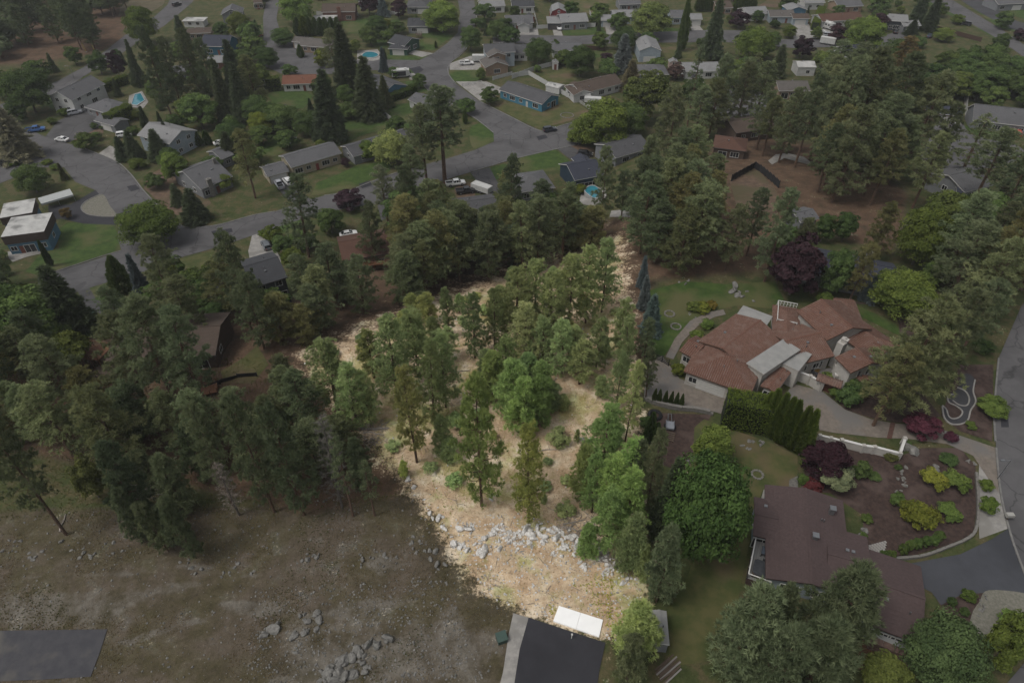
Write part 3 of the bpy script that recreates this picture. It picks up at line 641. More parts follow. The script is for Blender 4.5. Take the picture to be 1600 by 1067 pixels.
# kind -> list of (trunk mesh, crown mesh, native height, native radius)
PROTO = {}
def reg(kind, items): PROTO[kind] = items
reg('pine', [(*pine_proto(18, lw, rd, nb, tf, s, 'pine', lean=ln), 18, rd) for s, (lw, rd, nb, tf, ln) in enumerate([(.16, 3.6, 96, 17, .3), (.22, 3.9, 88, 18, -.5), (.12, 3.4, 104, 17, 0), (.26, 3.8, 84, 18, .6), (.18, 4.2, 96, 18, 0), (.30, 3.3, 70, 15, -.3), (.10, 3.7, 110, 16, .2), (.20, 3.0, 76, 14, .7)])])
reg('tallpine', [(*pine_proto(22, lw, rd, nb, tf, 20 + s, 'pine', lean=ln), 22, rd) for s, (lw, rd, nb, tf, ln) in enumerate([(.36, 3.9, 96, 18, .4), (.42, 3.6, 86, 19, -.6), (.32, 4.2, 104, 18, 0)])])
reg('youngpine', [(*pine_proto(11, lw, rd, nb, tf, 40 + s, 'pine', dens=1.0), 11, rd) for s, (lw, rd, nb, tf) in enumerate([(.05, 2.6, 80, 16), (.04, 2.3, 84, 16), (.08, 2.9, 80, 17)])])
reg('palepine', [(*pine_proto(16, lw, rd, nb, tf, 60 + s, 'lit_pine', dens=.95), 16, rd) for s, (lw, rd, nb, tf) in enumerate([(.12, 3.1, 92, 16), (.18, 2.9, 84, 16), (.08, 3.4, 98, 16)])])  # pale only by the lot's light painted into the needles
reg('paleyoung', [(*pine_proto(9, lw, rd, nb, tf, 80 + s, 'lit_pine'), 9, rd) for s, (lw, rd, nb, tf) in enumerate([(.04, 2.3, 76, 15), (.03, 2.0, 76, 15)])])  # pale only by the lot's light painted into the needles
reg('thinpine', [(*pine_proto(18, .35, 2.0, 46, 10, 95, 'pine', dens=.7), 18, 2.0)])
reg('spruce', [(*spruce_proto(15, rd, s), 15, rd) for s, rd in enumerate([3.0, 3.6, 2.5])])
reg('bluespruce', [(*spruce_proto(10, 2.5, 10, 'blue', tiers=26), 10, 2.5)])
reg('round', [(*round_proto(9, 4.0, s, lobes=l, per=p), 9, 4.0) for s, (l, p) in enumerate([(78, 130), (68, 150), (88, 120), (72, 140)])])
reg('biground', [(*round_proto(13, 6.5, 20 + s, lobes=l, per=p, size=.27), 13, 6.5) for s, (l, p) in enumerate([(150, 150), (130, 170)])])
reg('willow', [(*round_proto(11, 4.2, 8, lobes=84, per=150, size=.24, jit=1.4, trunk=.05), 11, 4.2)])
reg('plum', [(*round_proto(7, 3.0, 30 + s, 'plum', lobes=56, per=120, size=.26), 7, 3.0) for s in range(2)])
reg('shrub', [(*round_proto(2.0, 1.2, 50 + s, 'leaf', .02, 44, 80, .11), 2.0, 1.2) for s in range(3)])
reg('paleshrub', [(*round_proto(2.0, 1.3, 55 + s, 'lit_pine', .02, 34, 60, .12), 2.0, 1.3) for s in range(2)])  # pale only by the lot's light painted into the needle colour
reg('plumshrub', [(*round_proto(2.2, 1.4, 60, 'plum', .02, 24, 90, .14), 2.2, 1.4)])
reg('ball', [(*round_proto(1.2, .75, 70, 'thuja', .0, 60, 60, .07, jit=.5), 1.2, .75)])
reg('column', [(*column_proto(6, 1.0, s), 6, 1.0) for s in range(2)])
reg('cone', [(*column_proto(6, 1.5, 5, taper=1.0, n=3000), 6, 1.5)])
reg('snag', [(*snag_proto(15, 0), 15, 1.9)])
KN = {'pine': ('pine_tree', 'pine'), 'tallpine': ('pine_tree', 'tall pine'), 'youngpine': ('pine_tree', 'young bushy pine'), 'palepine': ('pine_tree', 'brightened green pine'), 'paleyoung': ('pine_tree', 'small brightened green pine'),
      'thinpine': ('pine_tree', 'thin sparse pine'), 'spruce': ('spruce_tree', 'dark cone-shaped spruce'), 'bluespruce': ('spruce_tree', 'blue-grey spruce'), 'round': ('leafy_tree', 'round leafy tree'), 'biground': ('leafy_tree', 'big round leafy tree'), 'willow': ('leafy_tree', 'feathery leafy tree'),
      'plum': ('purple_tree', 'purple-leaved tree'), 'shrub': ('shrub', 'green shrub'), 'plumshrub': ('shrub', 'dark red shrub'), 'paleshrub': ('shrub', 'low brightened green bush'), 'ball': ('clipped_shrub', 'clipped ball shrub'), 'column': ('cypress_tree', 'narrow upright conifer'),
      'cone': ('cypress_tree', 'small cone-shaped conifer'), 'snag': ('dead_tree', 'dead grey conifer')}
TREES = []        # (root, kind, px, py, descr) for the labels given at the end
TN = 0
def tree(kind, b, top=None, wpx=None, H=None, tint=None, descr=None, label=None, group=None, cat=None):
    """b = foot on the ground (pixel pair or Vector), top = pixel row of the tip, wpx = crown width in pixels"""
    global TN
    TN += 1; rg = random.Random(TN * 37 + 5)
    if not isinstance(b, Vector) and top is not None:      # the crown, not the foot, was read off at this column: trees lean away from the point below the camera
        vy = CY + F * cP / sP; b = (CX + (b[0] - CX) * (vy - b[1]) / (vy - (b[1] + top) / 2), b[1])
    if not isinstance(b, Vector) and top is not None and wpx and kind in ('round', 'plum', 'willow', 'shrub', 'plumshrub', 'ball', 'paleshrub'):   # the lower rim of a domed crown hangs in front of its foot
        sd_ = math.sin(PITCH + math.atan((b[1] - CY) / F)); k_ = min(.33 * wpx * sd_, .45 * (b[1] - top)); b = (b[0], b[1] - k_); top = min(top + .12 * wpx * sd_, b[1] - 3)
    B = b if isinstance(b, Vector) else P(*b)
    if kind == 'round' and (wpx or 0) * m_per_px(B) > 9: kind = 'biground'
    if H is None: H = max(.5, h_to_top(B, top))
    pr = PROTO[kind]; tm, cm, h0, r0 = pr[rg.randrange(len(pr))]; sz = H / h0
    dist = m_per_px(B)
    if wpx is not None: sx = wpx * dist * (1 - .5 * H / CAMZ) / (2 * r0 * (1.15 if kind[:4] == 'pale' else 1.22 if 'pine' in kind else 1.1))
    else: sx = sz * rg.uniform(.98, 1.28)
    sx = min(max(sx, sz * .45), sz * 1.9)
    name, desc = KN[kind]
    o = thing(name, label, cat or ('shrub' if 'shrub' in name else 'tree'), B, rg.uniform(0, 6.28), group)
    o.scale = (sx, sx, sz)
    if kind not in ('ball', 'shrub', 'plumshrub', 'paleshrub'): o.rotation_euler.x = rg.gauss(0, .018); o.rotation_euler.y = rg.gauss(0, .018)
    addobj('trunk', tm, o); v = rg.uniform(.76, 1.24); w = rg.uniform(-.07, .07)
    c = tint or (1, 1, 1)
    addobj('crown', cm, o, (c[0] * (v + w), c[1] * v, c[2] * (v - w * .5)))
    p = proj(*B); TREES.append((o, descr or desc, p[0], p[1], label)); return o
YG = (1.35, 1.25, .9); BR = (1.5, 1.45, 1.1); DK = (.72, .75, .75); OL = (1.25, 1.08, .9); GOLD = (1.6, 1.25, .72); PALE = (2.3, 1.8, 2.3)
EX = [ # kind, base, top, width, tint, description
 ('round', (38, 187), 107, 78, DK, 'big dark green round tree'), ('round', (152, 120), 80, 36, DK, 'small dark round tree'), ('plum', (180, 126), 80, 28, None, None), ('spruce', (206, 135), 62, 26, None, None),
 ('round', (218, 76), 10, 55, YG, 'bright green broad tree'), ('pine', (245, 182), 45, 48, DK, None), ('pine', (268, 172), 62, 40, DK, None), ('pine', (300, 168), 50, 46, DK, None), ('spruce', (283, 78), 24, 30, None, None),
 ('pine', (325, 168), 64, 40, DK, None), ('spruce', (364, 155), 62, 50, None, None), ('spruce', (345, 188), 92, 40, None, None), ('spruce', (372, 190), 98, 44, None, None), ('round', (372, 66), 20, 40, OL, 'olive orange-tinged tree'),
 ('spruce', (12, 248), 164, 76, PALE, 'large pale grey spruce'), ('spruce', (225, 222), 166, 24, None, None), ('spruce', (205, 248), 203, 34, None, None), ('spruce', (244, 250), 203, 36, None, None), ('spruce', (188, 250), 214, 28, None, None), ('spruce', (258, 228), 190, 18, None, None),
 ('shrub', (98, 184), 168, 18, YG, None), ('shrub', (80, 196), 184, 16, YG, None), ('shrub', (146, 203), 192, 14, None, None), ('shrub', (160, 203), 194, 14, None, None), ('column', (308, 228), 207, 13, None, None), ('column', (322, 226), 205, 13, None, None),
 ('round', (272, 293), 238, 46, BR, 'bright yellow-green tree'), ('round', (213, 268), 247, 34, YG, None), ('round', (240, 300), 270, 34, None, None), ('round', (45, 310), 258, 58, None, 'dense green tree'), ('shrub', (18, 262), 250, 22, YG, None), ('shrub', (70, 262), 248, 36, YG, None), ('shrub', (84, 270), 256, 36, YG, None),
 ('spruce', (300, 345), 295, 56, None, None), ('pine', (385, 310), 205, 50, OL, None), ('spruce', (275, 320), 288, 34, None, None), ('round', (345, 300), 270, 36, YG, None), ('round', (360, 232), 188, 50, None, None), ('round', (400, 200), 150, 50, None, None), ('round', (405, 215), 176, 44, GOLD, 'yellow-green flowering tree'),
 ('pine', (395, 180), 90, 50, OL, None), ('round', (420, 200), 160, 40, None, None), ('spruce', (355, 250), 205, 36, None, None), ('round', (330, 275), 245, 36, None, None),
 ('round', (226, 398), 318, 100, YG, 'wide bright maple'), ('round', (102, 345), 325, 20, (1.6, .8, .9), 'small reddish tree'), ('column', (70, 416), 376, 10, DK, None), ('cone', (182, 458), 402, 34, None, None), ('bluespruce', (212, 462), 396, 28, None, None),
 ('pine', (250, 490), 375, 74, None, None), ('pine', (290, 540), 440, 80, None, None), ('spruce', (95, 520), 418, 76, DK, 'big dark spruce'), ('shrub', (325, 428), 412, 28, YG, None), ('pine', (370, 520), 370, 70, None, None), ('pine', (395, 545), 430, 60, None, None), ('round', (330, 520), 475, 50, DK, None), ('pine', (185, 545), 455, 60, None, None),
 ('spruce', (538, 150), 38, 52, DK, None), ('pine', (520, 118), 48, 44, None, None), ('spruce', (508, 218), 108, 66, None, None), ('spruce', (573, 184), 88, 62, None, None), ('bluespruce', (598, 112), 74, 16, None, None), ('round', (502, 108), 76, 30, GOLD, 'golden yellow tree'), ('spruce', (600, 168), 118, 30, OL, None), ('round', (545, 190), 158, 40, None, None),
 ('round', (440, 212), 165, 60, None, None), ('round', (480, 218), 172, 50, None, None), ('tallpine', (690, 285), 138, 92, None, 'huge spreading pine'), ('tallpine', (662, 290), 168, 66, None, None), ('round', (612, 268), 204, 66, (2.4, 1.9, 1.9), 'pale blossoming tree'), ('round', (578, 255), 218, 40, YG, None),
 ('round', (462, 44), -10, 58, BR, 'bright green tree'), ('round', (440, 76), 44, 38, None, None), ('round', (415, 110), 74, 40, DK, None), ('plum', (575, 28), -14, 36, None, None), ('bluespruce', (597, 26), -8, 22, None, None), ('plum', (622, 32), -2, 30, None, None), ('round', (690, 58), 2, 64, BR, 'big yellow-green tree'), ('round', (735, 84), 42, 38, None, None), ('round', (752, 50), 28, 18, None, None), ('round', (776, 66), 32, 34, None, None), ('round', (588, 60), 24, 36, None, None), ('round', (604, 48), 30, 20, GOLD, None), ('round', (572, 64), 40, 26, DK, None), ('cone', (469, 90), 70, 12, None, None), ('column', (474, 56), 26, 20, YG, None),
 ('round', (1018, 66), 4, 70, (1.5, 1.35, 1.3), 'tall pale green poplar'), ('column', (1070, 80), -4, 16, None, None), ('spruce', (1119, 92), -14, 44, None, None), ('plum', (1156, 48), 16, 36, None, None), ('round', (1180, 104), 42, 66, YG, None), ('round', (975, 84), 42, 46, None, None), ('bluespruce', (975, 113), 54, 38, None, None), ('round', (907, 125), 72, 52, DK, 'dark round chestnut tree'), ('round', (842, 106), 60, 48, None, None), ('round', (868, 86), 62, 18, None, None), ('plum', (948, 97), 82, 20, None, None), ('spruce', (986, 142), 94, 40, (1.6, 1.1, 1.2), None), ('plum', (1058, 128), 98, 30, (1.8, 2, 1.4), 'small reddish tree'),
 ('willow', (1012, 205), 110, 86, (1.5, 1.3, 1.3), 'wind-swept light green willow'), ('round', (945, 245), 155, 90, YG, 'big deep green tree'), ('round', (915, 232), 185, 56, YG, None), ('round', (985, 222), 160, 60, None, None), ('pine', (1052, 258), 138, 62, None, None), ('thinpine', (1084, 202), 74, 26, None, 'bare slender pine'), ('pine', (1130, 200), 90, 56, None, None), ('pine', (1160, 205), 100, 50, None, None), ('round', (905, 230), 203, 40, YG, None),
 ('round', (1355, 88), 27, 66, YG, 'big round maple'), ('round', (1374, 44), 14, 30, None, None), ('plum', (1257, 96), 57, 38, None, None), ('round', (1234, 62), 40, 24, YG, None), ('spruce', (1218, 120), 70, 30, None, None), ('round', (1570, 48), 18, 30, None, None), ('round', (1564, 86), 52, 28, DK, None), ('spruce', (1427, 56), 30, 26, DK, None), ('spruce', (1460, 50), -10, 30, DK, None), ('spruce', (1440, 36), -14, 28, None, None), ('round', (1476, 68), 44, 34, YG, None), ('round', (1498, 40), 22, 22, YG, None), ('plum', (1598, 66), 45, 26, None, None), ('round', (1212, 46), 32, 22, DK, None),
 ('round', (1400, 130), 60, 60, None, None), ('pine', (1410, 150), 60, 56, (1.5, 1, .9), None), ('pine', (1340, 150), 70, 60, None, None), ('pine', (1308, 140), 66, 56, None, None), ('round', (1345, 115), 80, 44, None, None), ('spruce', (1420, 220), 130, 60, DK, None),
 ('bluespruce', (1007, 448), 400, 20, None, None), ('bluespruce', (1010, 482), 432, 24, None, None), ('bluespruce', (1020, 520), 462, 36, (.8, .9, .8), None), ('willow', (1035, 340), 262, 66, YG, 'light green weeping willow'), ('round', (906, 305), 288, 24, GOLD, 'yellow shrub tree'), ('pine', (945, 362), 235, 44, None, None), ('pine', (975, 345), 270, 40, None, None), ('pine', (1010, 330), 215, 50, None, None),
 ('plum', (1252, 478), 368, 88, (.8, .8, .8), 'large dark purple beech'), ('round', (1310, 475), 384, 52, None, None), ('round', (1450, 430), 324, 86, YG, 'big bright green round tree'), ('round', (1420, 510), 424, 104, YG, 'broad spreading green tree'), ('plum', (1330, 460), 420, 34, None, None), ('bluespruce', (1362, 468), 430, 30, None, None), ('pine', (1345, 470), 380, 46, OL, None), ('round', (1290, 480), 455, 26, YG, None), ('round', (1290, 385), 335, 36, DK, None), ('round', (1325, 385), 330, 40, None, None), ('pine', (1215, 440), 300, 62, None, None), ('pine', (1180, 400), 300, 52, None, None), ('pine', (1375, 410), 320, 50, OL, None),
 ('pine', (1430, 645), 478, 130, (1.05, 1.02, .95), 'wide airy pine'), ('pine', (1395, 665), 545, 80, OL, None), ('pine', (1485, 600), 455, 90, None, None), ('pine', (1530, 560), 440, 70, None, None), ('pine', (1580, 480), 330, 90, OL, None), ('round', (1560, 660), 620, 66, BR, 'bright lime green tree'), ('plum', (1450, 692), 650, 56, (1.6, 1, 1.2), 'dark red maple'), ('plum', (1488, 694), 676, 22, (1.6, 1, 1.2), None), ('round', (1540, 560), 530, 50, None, None),
 ('plum', (1300, 760), 690, 76, (1.1, .9, .9), 'broad dark red smoke bush'), ('round', (1312, 772), 720, 62, (1.9, 1.5, 2.4), 'grey-green willow bush'), ('plumshrub', (1272, 772), 748, 36, (2.4, 1.2, 1.0), 'rusty red shrub'), ('shrub', (1258, 730), 718, 16, YG, None), ('shrub', (1256, 758), 742, 20, BR, None), ('shrub', (1350, 752), 722, 30, None, None), ('shrub', (1368, 752), 738, 22, None, None), ('shrub', (1405, 735), 726, 14, None, None), ('shrub', (1486, 730), 710, 36, None, None), ('shrub', (1500, 770), 738, 44, BR, 'wide lime green shrub'), ('shrub', (1465, 768), 735, 44, (2.2, 1.5, .8), 'yellow green shrub'), ('shrub', (1445, 830), 788, 62, GOLD, 'large golden shrub'), ('shrub', (1490, 815), 790, 40, BR, None), ('ball', (1405, 795), 770, 24, None, None), ('ball', (1357, 820), 804, 20, None, None), ('ball', (1350, 846), 832, 14, None, None),
 ('ball', (1544, 770), 750, 24, BR, None), ('ball', (1550, 806), 778, 30, BR, None), ('shrub', (1520, 672), 660, 20, BR, None), ('shrub', (1308, 628), 606, 24, BR, None), ('shrub', (1330, 640), 600, 40, None, None), ('shrub', (1345, 625), 590, 40, None, None), ('shrub', (1318, 600), 585, 30, BR, None), ('shrub', (1293, 596), 582, 20, BR, None), ('shrub', (1260, 580), 572, 20, None, None), ('shrub', (1276, 582), 574, 14, (2, .9, .9), None), ('shrub', (1060, 590), 566, 24, GOLD, 'yellow-tipped shrub beside the garage'), ('shrub', (1105, 516), 500, 26, YG, None), ('shrub', (1090, 532), 516, 30, YG, None), ('shrub', (1085, 490), 472, 24, OL, None), ('shrub', (1100, 492), 474, 30, GOLD, None), ('shrub', (1112, 486), 470, 20, (2.4, 1.2, .8), None),
 ('shrub', (1490, 948), 934, 16, None, None), ('shrub', (1518, 942), 924, 24, YG, None), ('shrub', (1510, 964), 950, 16, None, None), ('shrub', (1590, 985), 960, 40, BR, None), ('shrub', (1420, 700), 690, 18, None, None), ('shrub', (1395, 722), 704, 30, (1.7, 1.2, 1.2), None),
 ('round', (1112, 905), 712, 144, (.95, 1.05, .9), 'huge dark green maple'), ('round', (1118, 745), 668, 66, YG, 'bright green bush tree'), ('youngpine', (1040, 940), 832, 60, None, None), ('youngpine', (1168, 1052), 926, 112, None, None), ('youngpine', (1216, 1020), 928, 58, None, None), ('youngpine', (1315, 1008), 894, 106, None, 'broad pine leaning over the brown roof'), ('youngpine', (1283, 1095), 986, 104, None, None), ('youngpine', (1200, 1110), 990, 96, None, None), ('round', (1500, 1090), 974, 124, (1.1, 1.1, 1.3), None), ('round', (1400, 1100), 1035, 80, OL, None), ('round', (1592, 1060), 962, 60, YG, None), ('youngpine', (988, 1072), 998, 54, None, None), ('pine', (1000, 780), 690, 40, None, None), ('column', (1018, 690), 646, 18, None, None), ('column', (1026, 690), 660, 14, None, None), ('pine', (1022, 800), 680, 46, None, None), ('spruce', (1050, 830), 720, 60, DK, None), ('pine', (1016, 620), 545, 30, None, None), ('pine', (1012, 560), 500, 34, None, None), ('shrub', (1010, 670), 650, 24, None, None),
 ('pine', (468, 402), 275, 62, None, None), ('pine', (578, 418), 318, 46, None, None), ('pine', (522, 485), 385, 70, None, None), ('pine', (562, 490), 402, 60, None, None), ('pine', (474, 485), 402, 62, None, None), ('plum', (545, 335), 294, 48, None, None), ('round', (515, 372), 325, 46, None, None), ('tallpine', (240, 650), 470, 104, None, None), ('pine', (292, 655), 486, 92, None, None), ('pine', (196, 630), 496, 84, None, None), ('pine', (640, 400), 262, 60, None, None), ('pine', (600, 345), 262, 50, (1.4, 1.3, 1.5), None), ('pine', (735, 400), 330, 60, None, None), ('pine', (800, 365), 245, 46, None, None), ('pine', (845, 370), 285, 60, None, None), ('round', (765, 395), 340, 60, None, None), ('pine', (1250, 430), 345, 50, None, None),
 ('tallpine', (1440, 275), 118, 80, None, None), ('tallpine', (1400, 268), 88, 80, None, None), ('tallpine', (1352, 268), 80, 80, None, None), ('pine', (1320, 272), 96, 70, None, None), ('pine', (1474, 280), 165, 54, None, None), ('thinpine', (1518, 292), 182, 50, None, None), ('tallpine', (1382, 292), 150, 72, None, None), ('pine', (1300, 268), 112, 60, None, None), ('tallpine', (1262, 262), 120, 60, None, None), ('pine', (1232, 255), 140, 56, None, None), ('tallpine', (1545, 330), 205, 70, None, None), ('pine', (1588, 350), 230, 70, None, None),
 ('round', (424, 384), 352, 34, YG, None), ('round', (440, 405), 368, 36, None, None), ('round', (456, 425), 388, 38, YG, None), ('shrub', (410, 372), 358, 16, YG, None),
 # the cleared lot, its highlight painted into the needle colour
 ('palepine', (515, 640), 535, 70, None, None), ('palepine', (548, 668), 572, 60, None, None), ('pine', (578, 590), 520, 50, YG, None), ('palepine', (612, 628), 502, 70, None, None), ('palepine', (641, 722), 576, 54, (1.2, 1.02, .9), 'yellowish thin pine'), ('palepine', (672, 662), 540, 50, (.9, .9, .88), None), ('palepine', (692, 636), 528, 56, (.9, .9, .88), None), ('palepine', (650, 590), 490, 60, None, None), ('palepine', (570, 660), 585, 50, None, None), ('palepine', (700, 525), 452, 30, (.6, .6, .6), None), ('palepine', (740, 560), 462, 46, (.8, .82, .8), None), ('palepine', (748, 790), 600, 76, (.95, 1.05, .8), 'big leafy front pine'), ('palepine', (828, 818), 670, 58, (1.35, 1.15, .8), 'yellow-green thin pine'), ('paleyoung', (688, 710), 655, 32, None, None), ('paleyoung', (630, 745), 722, 15, BR, None), ('paleyoung', (700, 720), 690, 30, None, None),
 ('paleyoung', (772, 622), 556, 50, (1.0, 1.1, .9), None), ('paleyoung', (798, 648), 570, 52, (1.0, 1.1, .9), None), ('paleyoung', (820, 676), 598, 52, (.95, 1.1, .85), None), ('paleyoung', (842, 668), 592, 46, (.95, 1.1, .85), None), ('paleyoung', (845, 634), 570, 46, (1.0, 1.1, .9), None), ('palepine', (790, 605), 530, 46, (.8, .85, .75), None), ('paleyoung', (762, 595), 552, 36, None, None), ('paleyoung', (824, 615), 560, 46, (.95, 1.05, .95), None), ('paleyoung', (860, 640), 600, 36, None, None),
 ('palepine', (772, 545), 455, 46, (.85, .85, .82), None), ('palepine', (806, 535), 425, 66, None, None), ('palepine', (838, 525), 410, 66, None, None), ('palepine', (862, 540), 430, 56, None, None), ('palepine', (892, 515), 400, 56, None, None), ('palepine', (920, 505), 388, 54, None, None), ('palepine', (946, 488), 378, 46, None, None), ('palepine', (880, 585), 505, 50, (1.05, 1.05, 1.05), None), ('palepine', (908, 600), 535, 48, None, None), ('palepine', (935, 575), 500, 40, None, None), ('palepine', (850, 575), 500, 46, (1.05, 1.05, 1.05), None), ('palepine', (900, 570), 512, 44, None, None), ('palepine', (820, 565), 480, 56, (1.0, .9, .95), None),
 ('palepine', (972, 560), 470, 40, None, None), ('palepine', (978, 600), 498, 36, None, None), ('palepine', (968, 640), 555, 34, None, None), ('palepine', (986, 690), 575, 36, (1.1, 1, .95), None), ('palepine', (948, 745), 640, 64, (.85, 1.02, .8), 'deep green bushy pine'), ('palepine', (985, 775), 690, 56, (.85, 1.05, .75), None), ('palepine', (930, 800), 712, 50, (.95, 1.08, .85), None), ('palepine', (962, 815), 720, 60, (.92, 1.1, .8), None), ('palepine', (982, 850), 745, 60, (.92, 1.1, .8), None), ('palepine', (952, 862), 765, 60, (1.0, 1.1, .85), None), ('paleyoung', (985, 890), 810, 50, None, None), ('paleyoung', (912, 775), 700, 42, (.9, .95, .8), None), ('paleyoung', (915, 735), 690, 30, None, None), ('paleyoung', (918, 870), 825, 34, (.8, .95, .75), None), ('paleyoung', (1004, 905), 855, 24, None, None), ('paleyoung', (994, 1018), 952, 66, (1.1, 1.1, .95), 'bushy brightened pine at the corner'), ('paleyoung', (940, 620), 590, 22, None, None), ('paleyoung', (880, 640), 618, 20, None, None), ('paleyoung', (955, 700), 655, 40, None, None), ('paleyoung', (902, 690), 672, 10, None, None), ('paleyoung', (945, 555), 530, 24, None, None),
 # left edge of the clearing
 ('thinpine', (537, 806), 690, 34, None, None), ('snag', (515, 792), 648, 52, None, 'dead grey pine with bare branches'), ('youngpine', (556, 765), 690, 40, None, None), ('thinpine', (576, 805), 720, 28, None, None), ('pine', (447, 805), 640, 74, None, None), ('pine', (395, 800), 625, 76, None, None), ('pine', (330, 790), 640, 60, None, None), ('youngpine', (282, 872), 785, 44, None, None), ('youngpine', (242, 862), 790, 40, None, None), ('youngpine', (205, 842), 772, 40, None, None), ('youngpine', (262, 845), 792, 38, DK, None), ('tallpine', (30, 835), 640, 80, None, None), ('snag', (355, 805), 720, 40, None, None), ('youngpine', (270, 800), 715, 50, None, None), ('youngpine', (190, 810), 700, 60, None, None), ('round', (130, 790), 715, 50, (1.3, 1, 1), None),
]
HOUSE_C = []
def build_trees():
    for k, b, t, w, ti, ds in EX: tree(k, b, t, w, tint=ti, descr=ds)
    NTH = ['first', 'second', 'third', 'fourth', 'fifth', 'sixth', 'seventh', 'eighth', 'ninth']
    for i, x in enumerate([1023, 1031, 1040, 1049, 1058, 1066]):      # small row by the drive
        tree('cone', (x, 629 + i * 1.4), 607 + i * 1.6, 8, label='%s small cone-shaped conifer from the left in the row beside the paved drive' % NTH[i], group='small conifers beside the paved drive')
    hedge = [(1128, 655, 598), (1145, 658, 604), (1162, 660, 610), (1180, 663, 612), (1196, 668, 614), (1208, 676, 612), (1218, 684, 618), (1228, 690, 624), (1240, 696, 628), (1252, 702, 634), (1264, 708, 642)]
    for i, (x, y, t) in enumerate(hedge[4:]): tree('column', (x, y), t, 25, label='%s tall narrow conifer from the left in the row by the villa drive' % NTH[i], group='tall conifer row by the villa drive', tint=YG)
    for x in range(464, 536, 9): tree('column', (x, 56), 28, 13, descr='upright conifer in the tall hedge row', tint=None)
    for i, (x, y) in enumerate([(1373, 888), (1383, 880), (1395, 880), (1414, 870), (1425, 864), (1436, 861), (1448, 858), (1461, 856), (1470, 850)]):
        tree('ball', (x, y), y - 20, 17, label='%s clipped ball shrub from the left in the row by the blue-grey driveway' % NTH[i], group='ball shrubs by the blue-grey driveway')
    for x in (1098, 1104, 1110, 1152, 1158, 1164, 1172, 1178, 1092): tree('column', (x, 18), -8, 11, descr='upright conifer in the row behind the far street')
    zones = [
     ('left', [(0, 600), (150, 598), (330, 610), (450, 600), (540, 715), (545, 765), (430, 795), (330, 785), (230, 800), (100, 700), (0, 690)], [('pine', 5), ('youngpine', 3)], 48, (11, 17), 4.7),
     ('mid', [(440, 500), (560, 440), (700, 395), (800, 365), (955, 352), (950, 372), (720, 448), (480, 540), (440, 560)], [('pine', 4), ('tallpine', 1), ('youngpine', 1)], 40, (13, 19), 4),
     ('leftlow', [(0, 440), (120, 480), (150, 520), (160, 590), (0, 590)], [('pine', 3), ('round', 1)], 16, (11, 17), 4),
     ('left3', [(340, 500), (440, 480), (440, 590), (345, 560)], [('pine', 3), ('youngpine', 1)], 8, (13, 18), 4),
     ('near', [(170, 560), (330, 566), (330, 610), (170, 600)], [('pine', 1)], 9, (13, 18), 4),
     ('valley', [(620, 300), (700, 330), (800, 320), (900, 335), (1000, 330), (960, 355), (800, 362), (700, 390), (600, 420), (570, 380), (610, 340)], [('pine', 3), ('tallpine', 2), ('round', 1)], 24, (11, 19), 5.5),
     ('valley2', [(470, 340), (600, 330), (610, 360), (520, 372), (470, 400)], [('pine', 3), ('round', 1)], 7, (10, 18), 5),
     ('rightlot', [(990, 335), (1080, 300), (1150, 330), (1190, 420), (1120, 430), (1030, 440), (1000, 430)], [('pine', 5), ('tallpine', 2)], 24, (14, 20), 5),
     ('pinewood', [(1080, 220), (1200, 160), (1320, 170), (1450, 255), (1440, 330), (1320, 330), (1260, 320), (1220, 270), (1100, 250)], [('tallpine', 4), ('pine', 2)], 44, (17, 24), 6),
     ('right', [(1440, 330), (1600, 300), (1640, 420), (1570, 500), (1545, 560), (1460, 500)], [('pine', 4), ('tallpine', 2), ('round', 1)], 22, (13, 20), 6),
     ('rightbelt', [(1430, 160), (1500, 168), (1640, 180), (1640, 135), (1480, 110)], [('round', 1)], 20, (12, 17), 7),
     ('far', [(750, 6), (1500, 8), (1500, -60), (720, -60)], [('round', 3), ('plum', 1), ('spruce', 1)], 34, (7, 13), 12),
     ('fartop', [(290, 6), (700, 12), (700, -60), (330, -60)], [('round', 2), ('spruce', 1)], 18, (8, 13), 9),
     ('midgap', [(1050, 130), (1100, 130), (1200, 130), (1210, 165), (1080, 170)], [('pine', 1), ('round', 2)], 9, (10, 18), 7),
     ('suburb', [(130, 150), (400, 120), (430, 230), (300, 240), (250, 200)], [('round', 2), ('spruce', 1)], 14, (5, 11), 8),
     ('suburb3', [(0, 130), (300, 60), (760, 30), (780, 160), (640, 260), (480, 320), (330, 330), (240, 280), (60, 300)], [('round', 4), ('shrub', 4), ('spruce', 2), ('plum', 1), ('column', 1)], 70, (2.5, 8), 7),
     ('suburb4', [(760, 30), (1480, 5), (1420, 120), (1200, 150), (1000, 140), (800, 110)], [('round', 4), ('shrub', 4), ('spruce', 1), ('plum', 1)], 50, (2.5, 8), 8),
     ('yards', [(0, 400), (90, 440), (330, 420), (480, 350), (480, 470), (300, 560), (0, 560)], [('round', 2), ('shrub', 3)], 18, (2, 6), 5),
     ('villayard', [(1230, 340), (1460, 420), (1480, 520), (1290, 460), (1200, 440)], [('round', 2), ('shrub', 4)], 18, (1.5, 5), 4),
     ('lotback', [(500, 560), (700, 470), (960, 380), (975, 560), (900, 590), (860, 680), (770, 640), (760, 560), (690, 600), (640, 640), (560, 650)], [('paleyoung', 3), ('palepine', 1), ('paleshrub', 3)], 40, (2.5, 8), 2.4),
     ('lotfront', [(600, 690), (680, 660), (740, 640), (860, 690), (960, 660), (985, 880), (900, 860), (800, 760), (680, 760)], [('paleyoung', 1), ('paleshrub', 3)], 22, (1.0, 3), 2.5),
     ('suburb2', [(770, 100), (1000, 80), (1100, 100), (1060, 130), (980, 160), (900, 100)], [('round', 2), ('shrub', 2)], 10, (2, 6), 8),
    ]
